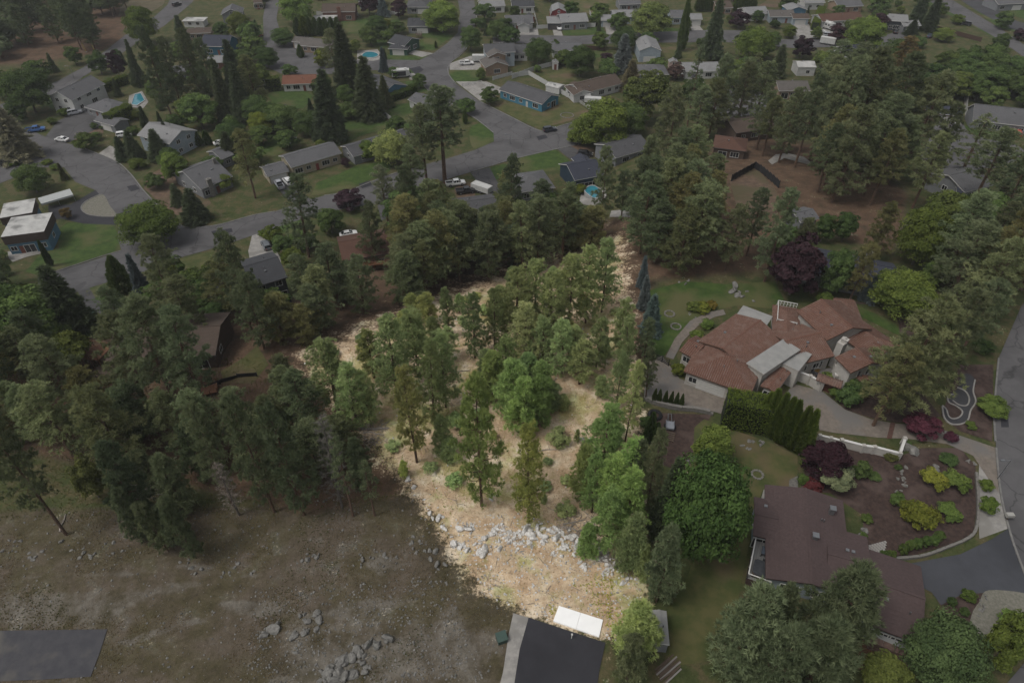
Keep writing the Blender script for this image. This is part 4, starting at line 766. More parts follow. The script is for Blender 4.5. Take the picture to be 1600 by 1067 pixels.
    # the wood on the dark hill far left reads as one mass: one object
    rg = random.Random(77); wp = [tuple(P(*q).xy) for q in [(-60, 92), (60, 96), (140, 82), (188, 62), (203, 30), (208, -30), (-120, -30)]]; xs = [p[0] for p in wp]; ys = [p[1] for p in wp]; T = []; TT = []; tb = MB(); got = 0; pl_ = []
    base = []
    for tm, cm, h0, r0 in PROTO['pine'][:4] + PROTO['round'][:1]:
        n = len(cm.polygons); co = np.empty(n * 9, 'f'); cm.vertices.foreach_get('co', co); ti = np.empty(n, 'f'); cm.attributes['tint'].data.foreach_get('value', ti); base.append((co.reshape(n, 3, 3)[::3], ti[::3], h0))
    for _ in range(6000):
        if got >= 85: break
        x, y = rg.uniform(min(xs), max(xs)), rg.uniform(min(ys), max(ys))
        if not inpoly((x, y), wp) or any((x - q[0]) ** 2 + (y - q[1]) ** 2 < 20 for q in pl_): continue
        tri, ti, h0 = base[rg.randrange(5)]; pl_.append((x, y)); got += 1; s = rg.uniform(13, 20) / h0 * (.6 if h0 < 10 else 1); a = rg.random() * 6.28; q = tri.copy(); ctr = q.mean(1, keepdims=True); q = ctr + (q - ctr) * 1.7
        q = np.stack([q[..., 0] * math.cos(a) - q[..., 1] * math.sin(a), q[..., 0] * math.sin(a) + q[..., 1] * math.cos(a), q[..., 2]], -1) * s * np.array([1.2, 1.2, 1]) + np.array([x, y, h(x, y)]); T.append(q); TT.append(np.clip(ti * rg.uniform(.5, 1.1), 0, 1)); tb.tube([(x, y, h(x, y) - .5), (x, y, h(x, y) + 9 * s)], [.3, .15], 5)
    tag(addobj('distant_wood', foliage_mesh('distant_wood', np.concatenate(T), np.concatenate(TT), LEAF['pine']), None, (.8, .85, .8)), kind='stuff'); tag(tb.obj('distant_trunks', BARK), kind='stuff')
    placed = [Vector(o[0].location) for o in TREES]
    KEEP = [(706, 556, 760, 640), (884, 604, 962, 692), (760, 690, 815, 760), (396, 362, 455, 455), (505, 372, 556, 412), (578, 402, 612, 422), (140, 508, 176, 580), (316, 536, 405, 604), (425, 296, 606, 352), (700, 290, 772, 312), (906, 290, 945, 318), (890, 245, 950, 285), (802, 272, 868, 302), (1330, 370, 1412, 440), (1496, 264, 1552, 302), (1112, 200, 1168, 244), (1250, 330, 1284, 352), (1140, 262, 1216, 300), (1200, 238, 1262, 262), (30, 345, 190, 450), (90, 380, 215, 480), (1215, 118, 1268, 146), (1070, 96, 1126, 118), (960, 215, 1016, 248), (1445, 158, 1505, 205), (204, 145, 228, 168), (280, 340, 400, 400), (0, 800, 640, 1067)]
    def blocks(b, H, k):
        bx, by = proj(*b); tx, ty = proj(b.x, b.y, b.z + H); mp = m_per_px(b); rw = H * (.17 if 'pine' in k else .22 if k == 'spruce' else .42) / mp * .8
        return any(max(bx, tx) + rw > x0 and min(bx, tx) - rw < x1 and by - (by - ty) * .2 > y0 and ty < y1 for x0, y0, x1, y1 in KEEP)
    for nm, pl, kinds, n, (h0, h1), sep in zones:
        wp = [tuple(P(*q).xy) for q in pl]; xs = [p[0] for p in wp]; ys = [p[1] for p in wp]; rg = random.Random(hash(nm) % 1 + len(nm) * 91 + n)
        ks = [k for k, c in kinds for _ in range(c)]; got = tries = 0
        while got < n and tries < n * 80:
            tries += 1; x, y = rg.uniform(min(xs), max(xs)), rg.uniform(min(ys), max(ys))
            if not inpoly((x, y), wp): continue
            if any((x - q.x) ** 2 + (y - q.y) ** 2 < sep * sep for q in placed): continue
            z = h(x, y); pp = proj(x, y, z)
            if any(inpoly(pp, q) for q in PAVED): continue
            if any((x - hx) ** 2 + (y - hy) ** 2 < (hr + 1.5) ** 2 for hx, hy, hr in HOUSE_C): continue
            if any(inpoly(pp, q) for q in LAWNS) and rg.random() < .9: continue
            b = Vector((x, y, z)); k = rg.choice(ks); H = (rg.uniform(.9, 2.4) if k == 'paleshrub' else rg.uniform(h0, h1)) * (.62 if k == 'youngpine' else (.7 if k in ('round', 'plum') and h1 > 13 else 1))
            if (k != 'paleshrub' or H > 1.6) and blocks(b, H, k): continue
            tree(k, b, H=H, tint=rg.choice([None, None, (.85, .95, .85), DK, OL] if nm[:3] == 'lot' else [None, (1.15, 1.15, 1.1), OL, (.92, .95, .92), (1.25, 1.22, 1.12)])); placed.append(b); got += 1
# ------------------------------------------------------------------ houses
WIN = {}
def win_mesh(w, hh, bars=1, trim=None):
    k = (round(w, 2), round(hh, 2), bars, (trim or TRIM).name)
    if k not in WIN:
        b = MB(); t = .09; d = .07
        b.box(-w / 2 - t, w / 2 + t, -d, .05, -t, 0).box(-w / 2 - t, w / 2 + t, -d, .05, hh, hh + t).box(-w / 2 - t, -w / 2, -d + .002, .05, 0, hh).box(w / 2, w / 2 + t, -d + .002, .05, 0, hh)
        for i in range(bars):
            x = -w / 2 + w * (i + 1) / (bars + 1); b.box(x - .03, x + .03, -.05, .02, 0, hh)
        f = b.mesh('window', trim or TRIM); g = MB().box(-w / 2, w / 2, -.012, .03, 0, hh).mesh('pane', GLASS); WIN[k] = (f, g)
    return WIN[k]
def garage_mesh(w, m):
    k = ('g', w, m.name)
    if k not in WIN:
        b = MB().box(-w / 2, w / 2, -.03, .04, 0, 2.15)
        for r_ in range(4):
            for c in range(int(w / 1.2)):
                x0 = -w / 2 + .08 + c * (w - .1) / int(w / 1.2); b.box(x0, x0 + (w - .1) / int(w / 1.2) - .1, -.06, -.02, .06 + r_ * .53, .50 + r_ * .53)
        WIN[k] = b.mesh('garage_door', m)
    return WIN[k]
SPEC = {'w': (1.3, 1.1, 1.0, 1), 'W': (2.3, 1.4, .8, 2), 's': (2.4, 2.05, .05, 1), 'u': (1.3, 1.15, 3.7, 1), 'U': (2.0, 1.2, 3.6, 2), 'n': (.6, 1.5, .8, 0), 'N': (.6, 1.3, 2.7, 0), 'b': (1.0, .8, .3, 1)}
def house(label, lm, cat='house', name='house'):
    h_ = {'label': label, 'lm': lm, 'cat': cat, 'name': name, 'root': None}
    return h_
LAND = []
def wing(H, A, B, depth, wh, roof='gable_u', pitch=.36, wall=None, rm=None, spec='', trim=None, ov=.45, fascia=.22, parapet=.0, doorc=(.18, .07, .05), garc=None, world=None, base_drop=1.6, wallname='wall'):
    trim = trim or TRIM
    zg = P(A[0], A[1]).z
    for _ in range(3):
        a = PZ(A[0], A[1], zg + wh); zg = h(a.x, a.y)
    b = PZ(B[0], B[1], zg + wh)
    u = Vector((b.x - a.x, b.y - a.y, 0)); L = u.length; u.normalize(); ang = math.atan2(u.y, u.x); D = depth
    Mw = Matrix.Translation((a.x, a.y, zg)) @ Matrix.Rotation(ang, 4, 'Z')
    c = Mw @ Vector((L / 2, D / 2, 0)); HOUSE_C.append((c.x, c.y, max(L, D) * .5)); 
    if L > D * 1.5:
        for q in (.2, .8): e = Mw @ Vector((L * q, D / 2, 0)); HOUSE_C.append((e.x, e.y, D * .6))
    if H['root'] is None:
        H['root'] = thing(H['name'], H['label'], H['cat'], (c.x, c.y, zg), ang); H['M'] = H['root'].matrix_basis.copy() if False else Matrix.Translation((c.x, c.y, zg)) @ Matrix.Rotation(ang, 4, 'Z')
        pp = proj(c.x, c.y, zg + wh * .6); LAND.append((H['lm'], pp[0], pp[1], H['root']))
    M = H['M'].inverted() @ Mw; root = H['root']
    x0, x1, y0, y1 = ov, L - ov, ov, D - ov; th = fascia; zu = wh - .06      # zu: underside of the roof at the eave line
    wb = MB(); rb = MB(); z0 = -base_drop
    if roof == 'gable_u':
        prof = lambda y: zu + pitch * min(y, D - y)
        for xa in (None,):
            pts = [(y0, z0), (y1, z0), (y1, prof(y1) + .05), (D / 2, prof(D / 2) + .05), (y0, prof(y0) + .05)]
            v = [(x0, y, z) for y, z in pts] + [(x1, y, z) for y, z in pts]
            wb.add(v, [(0, 4, 3, 2, 1), (5, 6, 7, 8, 9)] + [(i, (i + 1) % 5, (i + 1) % 5 + 5, i + 5) for i in range(5)])
        pr = [(0, zu), (D / 2, zu + pitch * D / 2), (D, zu), (D, zu + th), (D / 2, zu + pitch * D / 2 + th), (0, zu + th)]
        v = [(0, y, z) for y, z in pr] + [(L, y, z) for y, z in pr]
        rb.add(v, [(0, 1, 4, 5), (1, 2, 3, 4), (11, 10, 7, 6), (10, 9, 8, 7)] + [(0, 6, 7, 1), (1, 7, 8, 2), (2, 8, 9, 3), (3, 9, 10, 4), (4, 10, 11, 5), (5, 11, 6, 0)], [1, 1, 1, 1, 1, 1, 1, 0, 0, 1])
        rb.box(-.02, L + .02, D / 2 - .16, D / 2 + .16, zu + pitch * D / 2 + th - .06, zu + pitch * D / 2 + th + .035, 0)
        slopes = [((0, 0, zu + th), (L, 0, zu + th), (L, D / 2, zu + pitch * D / 2 + th), (0, D / 2, zu + pitch * D / 2 + th)), ((L, D, zu + th), (0, D, zu + th), (0, D / 2, zu + pitch * D / 2 + th), (L, D / 2, zu + pitch * D / 2 + th))]
    elif roof == 'gable_v':
        pts = [(x0, z0), (x1, z0), (x1, zu + pitch * ov + .05), (L / 2, zu + pitch * L / 2 + .05), (x0, zu + pitch * ov + .05)]
        v = [(x, y0, z) for x, z in pts] + [(x, y1, z) for x, z in pts]
        wb.add(v, [(0, 1, 2, 3, 4), (9, 8, 7, 6, 5)] + [((i + 1) % 5, i, i + 5, (i + 1) % 5 + 5) for i in range(5)])
        pr = [(0, zu), (L / 2, zu + pitch * L / 2), (L, zu), (L, zu + th), (L / 2, zu + pitch * L / 2 + th), (0, zu + th)]
        v = [(x, 0, z) for x, z in pr] + [(x, D, z) for x, z in pr]
        rb.add(v, [(5, 4, 1, 0), (4, 3, 2, 1), (6, 7, 10, 11), (7, 8, 9, 10)] + [(0, 1, 7, 6), (1, 2, 8, 7), (2, 3, 9, 8), (3, 4, 10, 9), (4, 5, 11, 10), (5, 0, 6, 11)], [1, 1, 1, 1, 1, 1, 1, 0, 0, 1])
        rb.box(L / 2 - .16, L / 2 + .16, -.02, D + .02, zu + pitch * L / 2 + th - .06, zu + pitch * L / 2 + th + .035, 0)
        slopes = [((0, D, zu + th), (0, 0, zu + th), (L / 2, 0, zu + pitch * L / 2 + th), (L / 2, D, zu + pitch * L / 2 + th)), ((L, 0, zu + th), (L, D, zu + th), (L / 2, D, zu + pitch * L / 2 + th), (L / 2, 0, zu + pitch * L / 2 + th))]
    elif roof == 'hip':
        wb.box(x0, x1, y0, y1, z0, zu + .03); k = min(L, D) / 2; rz = zu + th + pitch * k
        r0, r1 = ((k, D / 2), (L - k, D / 2)) if L >= D else ((L / 2, k), (L / 2, D - k))
        if abs(L - D) < .4: r1 = (r0[0] + .3, r0[1])
        v = [(0, 0, zu), (L, 0, zu), (L, D, zu), (0, D, zu), (0, 0, zu + th), (L, 0, zu + th), (L, D, zu + th), (0, D, zu + th), (*r0, rz), (*r1, rz)]
        top = [(4, 5, 9, 8), (5, 6, 9), (6, 7, 8, 9), (7, 4, 8)] if L >= D else [(4, 5, 8), (5, 6, 9, 8), (6, 7, 9), (7, 4, 8, 9)]
        rb.add(v, [(3, 2, 1, 0), (0, 1, 5, 4), (1, 2, 6, 5), (2, 3, 7, 6), (3, 0, 4, 7)] + top, [1] * 5 + [0] * 4)
        slopes = [tuple(v[i] for i in t) for t in top]
    else:   # flat
        wb.box(x0, x1, y0, y1, z0, zu + .02); rb.box(0, L, 0, D, zu, zu + th + parapet, [1, 0, 1, 1, 1, 1]); slopes = []
        if parapet > .05:
            zt = zu + th + parapet
            for q in ((0, L, 0, .25), (0, L, D - .25, D), (0, .25, .25, D - .25), (L - .25, L, .25, D - .25)): rb.box(q[0], q[1], q[2], q[3], zt, zt + .18, 1)
    wo_ = addobj(wallname, wb.mesh('wall', wall), root, None, M)
    ro = addobj('roof', rb.mesh('roof', [rm, trim]), root, None, M)
    # roof vents and gutter-scale detail, so that roofs are not blank
    rgv = random.Random(int(A[0] * 7 + A[1] * 13))
    for i in range(rgv.randint(1, 3)):
        if not slopes: break
        sl_ = slopes[rgv.randrange(len(slopes))]; s_, t_ = rgv.uniform(.25, .75), rgv.uniform(.45, .75)
        p0 = Vector(sl_[0]).lerp(Vector(sl_[1]), s_); p1 = Vector(sl_[3 if len(sl_) > 3 else 2]).lerp(Vector(sl_[2]), s_); q = p0.lerp(p1, t_)
        if rgv.random() < .5: ubox('roof_vent', METAL, TRS(q.x, q.y, q.z, 0, .4, .4, .44), ro)
        else: ubox('roof_vent', METAL, TRS(q.x, q.y, q.z + .15, 0, .12, .12, .7), ro)
    for tok in spec.split():
        f, rest = tok.split(':')
        for it in rest.split(','):
            pos, ty = float(it[:-1]), it[-1]
            if f == 'f': Mx = TRS(x0 + (x1 - x0) * pos, y0, 0)
            elif f == 'r': Mx = TRS(x1, y0 + (y1 - y0) * pos, 0, R(90))
            elif f == 'l': Mx = TRS(x0, y1 - (y1 - y0) * pos, 0, R(-90))
            else: Mx = TRS(x1 - (x1 - x0) * pos, y1, 0, R(180))
            if ty in SPEC:
                w, hh, zz, bars = SPEC[ty]; fm, gm = win_mesh(w, hh, bars, None)
                wobj = addobj('window', fm, root, None, M @ Mx @ Matrix.Translation((0, 0, zz))); addobj('pane', gm, wobj)
            elif ty == 'd':
                dm = paint(doorc); do = ubox('door', dm, M @ Mx @ TRS(0, -.01, 1.03, 0, .95, .1, 2.06), root)
                ubox('handle', METAL, TRS(.36, -.9, 0, 0, .06, .8, .05), do)
            elif ty in 'gG': addobj('garage_door', garage_mesh(4.8 if ty == 'g' else 2.6, garc or paint((.62, .61, .58))), root, None, M @ Mx)
    return {'M': M, 'L': L, 'D': D, 'slopes': slopes, 'roof': ro, 'root': root, 'wh': wh, 'Mw': Mw}
def chimney(wg, x, y, z0, z1, m, w=.9, d=.6):
    b = MB().box(x - w / 2, x + w / 2, y - d / 2, y + d / 2, z0, z1).box(x - w / 2 - .07, x + w / 2 + .07, y - d / 2 - .07, y + d / 2 + .07, z1 - .02, z1 + .12).box(x - .15, x + .15, y - .15, y + .15, z1 + .1, z1 + .4)
    addobj('chimney', b.mesh('chimney', m), wg['root'], None, wg['M'])
WHITE = siding((.62, .62, .60)); CREAM = siding((.42, .37, .27)); TAN = siding((.33, .24, .17)); BLUE = siding((.10, .22, .32)); TEAL = siding((.045, .17, .21)); PALEB = siding((.36, .42, .46)); GREYW = siding((.24, .25, .26)); DARKW = siding((.06, .065, .075)); GREENW = siding((.05, .11, .08)); BROWNW = siding((.12, .085, .065)); NAVY = siding((.03, .055, .085))
BRICK = mat('red_brick', (.16, .075, .055), (.22, .12, .09), 3, .9, wave=('Z', 6, .02))
GR = shingle((.13, .13, .135)); DG = shingle((.062, .064, .07)); LG = shingle((.25, .25, .25)); BRR = shingle((.10, .075, .06)); RBR = shingle((.115, .062, .045)); RED = shingle((.19, .085, .055)); NV = shingle((.05, .055, .075)); MID = shingle((.095, .095, .10)); MAUVE = shingle((.088, .062, .060)); WARM = shingle((.13, .118, .108))
WHR = mat('white_membrane', (.42, .42, .40), (.54, .53, .51), .7, .7, c3=(.22, .22, .21), scale2=.3)
PORCHM = CONC
def H1(label, lm, *wings, cat='house', name='house'):
    H = house(label, lm, cat, name); r = [wing(H, *a, **k) for a, k in wings]; return r
def w(*a, **k): return (a, k)
H1('white two-storey house with gambrel-like grey roof beside the upper left road', 'white two-storey house', w((112, 158), (165, 132), 10, 4.8, 'gable_u', .5, WHITE, GR, 'f:.2u,.5U,.8u,.2w,.6W l:.3u,.7u,.3w,.7w'), w((126, 160), (148, 149), 4, 2.6, 'gable_u', .3, WHITE, GR, 'f:.5W'))
H1('long grey ranch house with attached garage beside the tall clipped hedge', 'grey ranch by the hedge', w((131, 168), (173, 180), 9, 2.7, 'hip', .33, GREYW, GR, 'f:.15w,.4d,.65W,.9w l:.5w'), w((146, 189), (178, 198), 6, 2.6, 'gable_u', .34, GREYW, GR, 'f:.5g l:.5w'))
H1('pale blue-grey two-storey gable house behind dark spruces', 'pale blue gable house', w((214, 212), (265, 226), 11, 4.9, 'gable_u', .38, PALEB, LG, 'f:.2u,.5U,.8u,.25w,.7W r:.3u,.7u,.3w,.7w'))
h4 = H1('large grey house with broad roof and two stone chimneys above the cul-de-sac street', 'large grey house with chimneys', w((314, 297), (364, 276), 15, 3.2, 'gable_u', .4, GREYW, GR, 'f:.2W,.5d,.8W l:.3w,.7w'), w((346, 250), (366, 242), 8, 3.0, 'gable_u', .35, GREYW, GR, 'f:.5w'))
chimney(h4[0], 3, .2, -1, 5.2, mat('stone_chimney', (.16, .15, .14), (.26, .25, .23), 3, .95, .03, 5), 1.3, .9); chimney(h4[0], 9, 6, 3, 7.2, MATS['stone_chimney'])
h5 = H1('flat-roofed blue and brown modern house with two white roofs at left edge', 'flat-roofed blue house', w((8, 383), (75, 374), 9.5, 3.0, 'flat', 0, BLUE, WHR, 'f:.12w,.3d,.5s,.85w r:.5w', fascia=2.3, ov=.25, trim=siding((.085, .062, .052)), base_drop=2.5), w((5, 352), (56, 343), 8, 2.8, 'flat', 0, BLUE, WHR, 'f:.5w', fascia=2.1, ov=.25, trim=siding((.085, .062, .052)), base_drop=2.5))
H1('long cream house under a grey gable roof beside the main street', 'long cream house', w((455, 263), (534, 240), 9.5, 3.1, 'gable_u', .36, CREAM, GR, 'f:.12W,.32w,.5d,.68W,.88w l:.5w r:.5w', doorc=(.25, .05, .04)), w((418, 277), (452, 268), 7.5, 2.6, 'gable_u', .34, CREAM, GR, 'f:.5g l:.5w'))
h7 = H1('low house with long dark grey roof behind the pale blossoming tree', 'long low grey-roofed house', w((552, 246), (650, 217), 9, 2.8, 'gable_u', .34, GREYW, MID, 'f:.15w,.35W,.6d,.8W l:.5w'))
H1('charcoal house with dark roof and white-framed door below the concrete driveway', 'charcoal house', w((396, 452), (450, 434), 11, 5.2, 'gable_u', .34, DARKW, DG, 'f:.2u,.75s,.75u,.3w r:.5u', trim=DARKTRIM, base_drop=3))
h9 = H1('red-brown roofed house with orange deck among pines', 'red-brown roofed house', w((535, 410), (612, 396), 11, 3.4, 'gable_u', .34, TAN, RBR, 'f:.15w,.35W,.6d,.8w l:.5w r:.5w', trim=DARKTRIM, base_drop=3))
H1('slate blue gable house behind two great spruces', 'slate blue gable house', w((597, 148), (637, 134), 15, 3.0, 'gable_v', .36, BLUE, MID, 'f:.25w,.75w r:.5w'))
H1('small white detached garage with grey roof beside a motorhome', 'small white garage', w((657, 166), (684, 157), 7.5, 2.7, 'gable_v', .4, WHITE, GR, 'f:.5g l:.5w,.75d', doorc=(.4, .06, .04)), cat='garage', name='garage')
H1('dark green split-level house with two grey hip roofs', 'dark green house', w((632, 73), (657, 62), 9, 3.4, 'gable_v', .36, GREENW, DG, 'f:.3w,.7W'), w((606, 77), (637, 78), 8, 2.6, 'hip', .36, GREENW, DG, 'f:.5g'))
H1('dark-roofed house partly behind the big yellow-green tree at top', 'dark-roofed house at top', w((636, 42), (670, 42), 10, 3, 'gable_u', .4, GREYW, DG, 'f:.3W,.7g'), w((634, 12), (672, 12), 12, 3, 'hip', .4, GREYW, MID, 'f:.3W,.7g'))
H1('brown ranch house with low roof in the cul-de-sac', 'brown ranch house', w((466, 72), (522, 76), 10, 2.7, 'gable_u', .3, TAN, WARM, 'f:.15w,.4W,.65d,.85w l:.5w'), w((455, 66), (478, 68), 7, 2.6, 'gable_u', .3, TAN, WARM, 'f:.5g'))
H1('pale bungalow with orange-red roof between conifers', 'orange-roofed bungalow', w((440, 133), (494, 131), 9, 2.7, 'gable_u', .36, WHITE, RED, 'f:.15w,.4W,.65d,.85w'))
H1('red-roofed house half hidden left of the orange-roofed bungalow', 'red-roofed house', w((398, 125), (420, 122), 7, 2.7, 'gable_u', .36, WHITE, RED, 'f:.5w'))
h17 = H1('red brick house with tall chimney at the top edge', 'red brick house', w((502, 20), (555, 19), 11, 4, 'gable_u', .38, BRICK, BRR, 'f:.2W,.5d,.8W'), w((488, 30), (526, 29), 5, 2.6, 'flat', 0, WHITE, WHR, ''))
chimney(h17[0], 8, .1, -1, 6, BRICK, 1.6)
H1('tan two-storey house with three stepped gables beside the curving street', 'tan two-storey house', w((757, 84), (806, 82), 10, 5.4, 'gable_u', .36, PALEB, MID, 'f:.2u,.8u r:.5u'), w((763, 90), (792, 87), 5, 5.2, 'gable_v', .38, TAN, WARM, 'f:.5u'), w((758, 107), (796, 103), 9, 3.2, 'gable_v', .38, TAN, WARM, 'f:.5W l:.4d', trim=TRIM))
H1('bright blue ranch house with grey roof on the corner lawn', 'bright blue corner house', w((779, 141), (847, 164), 10, 2.9, 'gable_u', .36, siding((.07, .23, .33)), MID, 'f:.12w,.3W,.5w,.65d,.85W r:.4w,.7s', doorc=(.5, .5, .48)))
H1('long pale house with brown-grey roof and front gable by the trailer yard', 'long pale house with front gable', w((908, 148), (974, 131), 10, 2.8, 'gable_u', .38, WHITE, BRR, 'f:.5W,.7w,.88w'), w((896, 150), (928, 146), 9, 2.8, 'gable_v', .38, WHITE, BRR, 'f:.5W l:.4W'))
H1('pale metal barn with light gable roof beside the blue spruce', 'pale metal barn', w((999, 80), (1034, 80), 14, 4.4, 'gable_v', .38, PALEB, LG, 'f:.5g', ov=.2), cat='barn', name='barn')
H1('tiny pink-white garden cottage with one dark window', 'tiny garden cottage', w((1046, 98), (1060, 98), 3, 2.3, 'gable_v', .45, paint((.55, .42, .38)), LG, 'f:.5n', ov=.2), cat='shed', name='garden_shed')
H1('grey hip-roofed house behind the wind-swept willow', 'grey hip-roofed house', w((994, 118), (1046, 117), 11, 2.7, 'hip', .34, GREYW, GR, 'f:.3w,.7W'))
H1('light grey house with wide concrete drive right of the willow', 'light grey house with wide drive', w((1070, 113), (1126, 112), 10, 2.8, 'gable_u', .34, WHITE, LG, 'f:.15w,.4g,.7W'))
H1('white house with front gable garage on the far street, left one', 'white garage-front house', w((790, 37), (834, 36), 10, 3, 'gable_u', .36, WHITE, GR, 'f:.2W,.4d'), w((808, 41), (829, 41), 6, 3, 'gable_v', .4, WHITE, GR, 'f:.5g'))
H1('grey brick house with carport on the far street', 'grey carport house', w((877, 36), (920, 34), 11, 3.4, 'gable_u', .36, GREYW, LG, 'f:.2W,.5d,.8W'), w((855, 37), (880, 37), 10, 2.9, 'flat', 0, DARKW, LG, 'f:.5g', garc=DARKTRIM))
H1('grey-roofed white house below the far street, left of the dark chestnut', 'white house below the far street', w((862, 80), (910, 80), 10, 2.8, 'gable_u', .34, WHITE, GR, 'f:.3W,.6w'), w((796, 84), (826, 84), 10, 3, 'gable_u', .36, WHITE, MID, 'f:.3W,.7w'))
H1('light blue long house with pale roof on the far street', 'light blue long house', w((958, 28), (1004, 27), 10, 3, 'gable_u', .34, PALEB, LG, 'f:.2w,.5W,.8w'), w((939, 33), (964, 33), 8, 2.8, 'gable_u', .34, PALEB, LG, 'f:.5g'))
H1('pale blue house right of the poplar on the far street', 'pale blue house by the poplar', w((1048, 28), (1080, 28), 10, 3, 'gable_u', .34, PALEB, GR, 'f:.3W,.7d'), w((1076, 31), (1098, 31), 8, 2.8, 'gable_u', .34, WHITE, LG, 'f:.5g'))
hb = house('red barn with gambrel roof and white-trimmed loft window at top', 'red barn', 'barn', 'barn')
H1('light blue house with front gable beside the red car', 'light blue gable house', w((1203, 27), (1243, 27), 9, 2.8, 'gable_u', .36, PALEB, WARM, 'f:.2W,.7d'), w((1239, 30), (1266, 30), 7, 2.7, 'gable_u', .34, PALEB, BRR, 'f:.5g'), w((1232, 17), (1262, 16), 8, 3, 'gable_v', .3, BLUE, LG, ''))
H1('white house with long brown roof behind the white motorhome', 'long brown-roofed white house', w((1285, 35), (1350, 31), 10, 2.9, 'gable_u', .36, WHITE, RBR, 'f:.15G,.4W,.6w,.8W'))
H1('black and white house with pale roof beside the short street', 'black and white house', w((1387, 33), (1420, 35), 9, 4, 'gable_u', .36, DARKW, LG, 'f:.2w,.5W,.8w'), w((1412, 42), (1440, 41), 7, 2.7, 'gable_u', .36, GREYW, LG, 'f:.5g'))
H1('blue-roofed house hidden behind the big round maple', 'blue-roofed house', w((1325, 85), (1362, 80), 9, 2.8, 'gable_u', .34, WHITE, NV, 'f:.3W,.7w'))
H1('white shed with bright roof and one window right of the purple tree', 'white shed', w((1247, 106), (1276, 106), 7, 3.2, 'gable_u', .3, WHITE, WHR, 'f:.6w', ov=.2), cat='shed', name='garden_shed')
H1('warm grey house with open front porch among valley pines', 'warm grey porch house', w((1217, 143), (1267, 143), 10, 2.9, 'gable_u', .34, TAN, WARM, 'f:.2s,.5W,.8s'))
H1('navy-roofed house with two white vehicles in front', 'navy-roofed house', w((1446, 176), (1504, 183), 8, 2.8, 'gable_u', .34, TAN, NV, 'f:.15w,.35W,.7g'))
h35 = H1('grey two-storey house with two dormers at right edge', 'grey dormer house', w((1520, 189), (1610, 199), 11, 3.0, 'gable_u', .62, GREYW, GR, 'f:.2s,.45W,.7s,.9w'), w((1550, 178), (1560, 179), 4, 4.6, 'gable_v', .5, GREYW, GR, 'f:.5u', ov=.15, base_drop=-2.5), w((1574, 181), (1584, 182), 4, 4.6, 'gable_v', .5, GREYW, GR, 'f:.5u', ov=.15, base_drop=-2.5))
H1('brown house with two dark roofs among tall pine trunks', 'brown pinewood house', w((1150, 210), (1214, 200), 11, 3.0, 'gable_u', .32, BROWNW, BRR, 'f:.2w,.5W,.8w', trim=DARKTRIM), w((1113, 232), (1166, 238), 9, 3.0, 'hip', .34, BROWNW, RBR, 'f:.3s,.7W', trim=DARKTRIM))
H1('navy blue house with white-edged grey gables above the round pool', 'navy blue house by the pool', w((898, 283), (944, 274), 11, 3.6, 'gable_u', .4, NAVY, NV, 'f:.2W,.5s,.8W'), w((905, 262), (930, 258), 6, 4, 'gable_v', .5, NAVY, NV, 'f:.5u'))
H1('house with plain dark grey roof behind the deep green trees', 'dark grey roof by the green trees', w((962, 248), (1018, 232), 11, 2.9, 'gable_u', .36, GREYW, MID, 'f:.3W,.7w'))
H1('grey hip-roofed house between pines left of the pool', 'grey roof left of the pool', w((806, 303), (868, 294), 11, 2.9, 'hip', .36, GREYW, GR, 'f:.3W,.7w'))
H1('grey-roofed house half hidden by pines below the black pickup', 'grey roof below the pickup', w((706, 345), (782, 335), 11, 2.9, 'gable_u', .34, GREYW, MID, 'f:.3W,.7w r:.5w'))
h41 = H1('very long dark navy roof behind the purple beech above the villa', 'long navy roof', w((1232, 420), (1395, 455), 10, 3.0, 'gable_u', .4, GREYW, NV, 'f:.2W,.5d,.8W'))
chimney(h41[0], 14, 6.5, 3, 6.6, mat('pale_stone', (.26, .25, .23), (.36, .35, .33), 4, .95, .02, 6)); chimney(h41[0], 8, 3, 4, 5.2, CONC, .9, .8)
H1('grey roof with skylight shed among right-hand pines', 'grey roof among right pines', w((1507, 302), (1552, 290), 11, 3, 'gable_u', .34, GREYW, GR, 'f:.3W,.7w l:.5w'), w((1494, 306), (1508, 308), 5, 2.5, 'gable_u', .3, GREYW, NV, ''))
H1('small grey garden shed beside leafy trees in the pinewood clearing', 'grey garden shed', w((1251, 349), (1281, 342), 5.5, 2.6, 'gable_u', .34, GREYW, GR, 'f:.3d,.7w'), cat='shed', name='garden_shed')
h44 = H1('brown-grey roofed house with timber decks hidden in the left forest', 'brown-grey forest house', w((165, 566), (337, 556), 12, 3.2, 'gable_u', .3, BROWNW, BRR, 'f:.1w,.3s,.6W,.85s r:.3w', trim=DARKTRIM, base_drop=3))
H1('grey house with tall gable at the top left', 'tall gabled grey house at top left', w((345, 24), (379, 22), 9, 4, 'gable_v', .45, GREYW, GR, 'f:.5u,.3w,.7w'))
H1('low brown house with flat pale roofs beside the upper road', 'low brown flat-roofed house', w((290, 54), (330, 52), 8, 2.7, 'gable_u', .2, TAN, BRR, 'f:.2w,.5W,.8w'), w((284, 34), (318, 34), 6, 2.6, 'flat', 0, WHITE, WHR, 'f:.3w,.7w'))
H1('blue house with dark hip roof in front of the top left conifers', 'blue hip-roofed house', w((313, 73), (357, 74), 11, 3.4, 'gable_u', .5, siding((.03, .13, .20)), NV, 'f:.25W,.6d,.8W'))
H1('small brick house with pale grey roof below the blue hip-roofed house', 'small brick house', w((324, 100), (350, 98), 8, 2.7, 'gable_u', .34, BRICK, LG, 'f:.5w'))
H1('grey house behind spruces in the upper left gardens', 'grey house in the upper gardens', w((262, 118), (300, 112), 8, 2.7, 'gable_u', .34, GREYW, GR, 'f:.5W'))
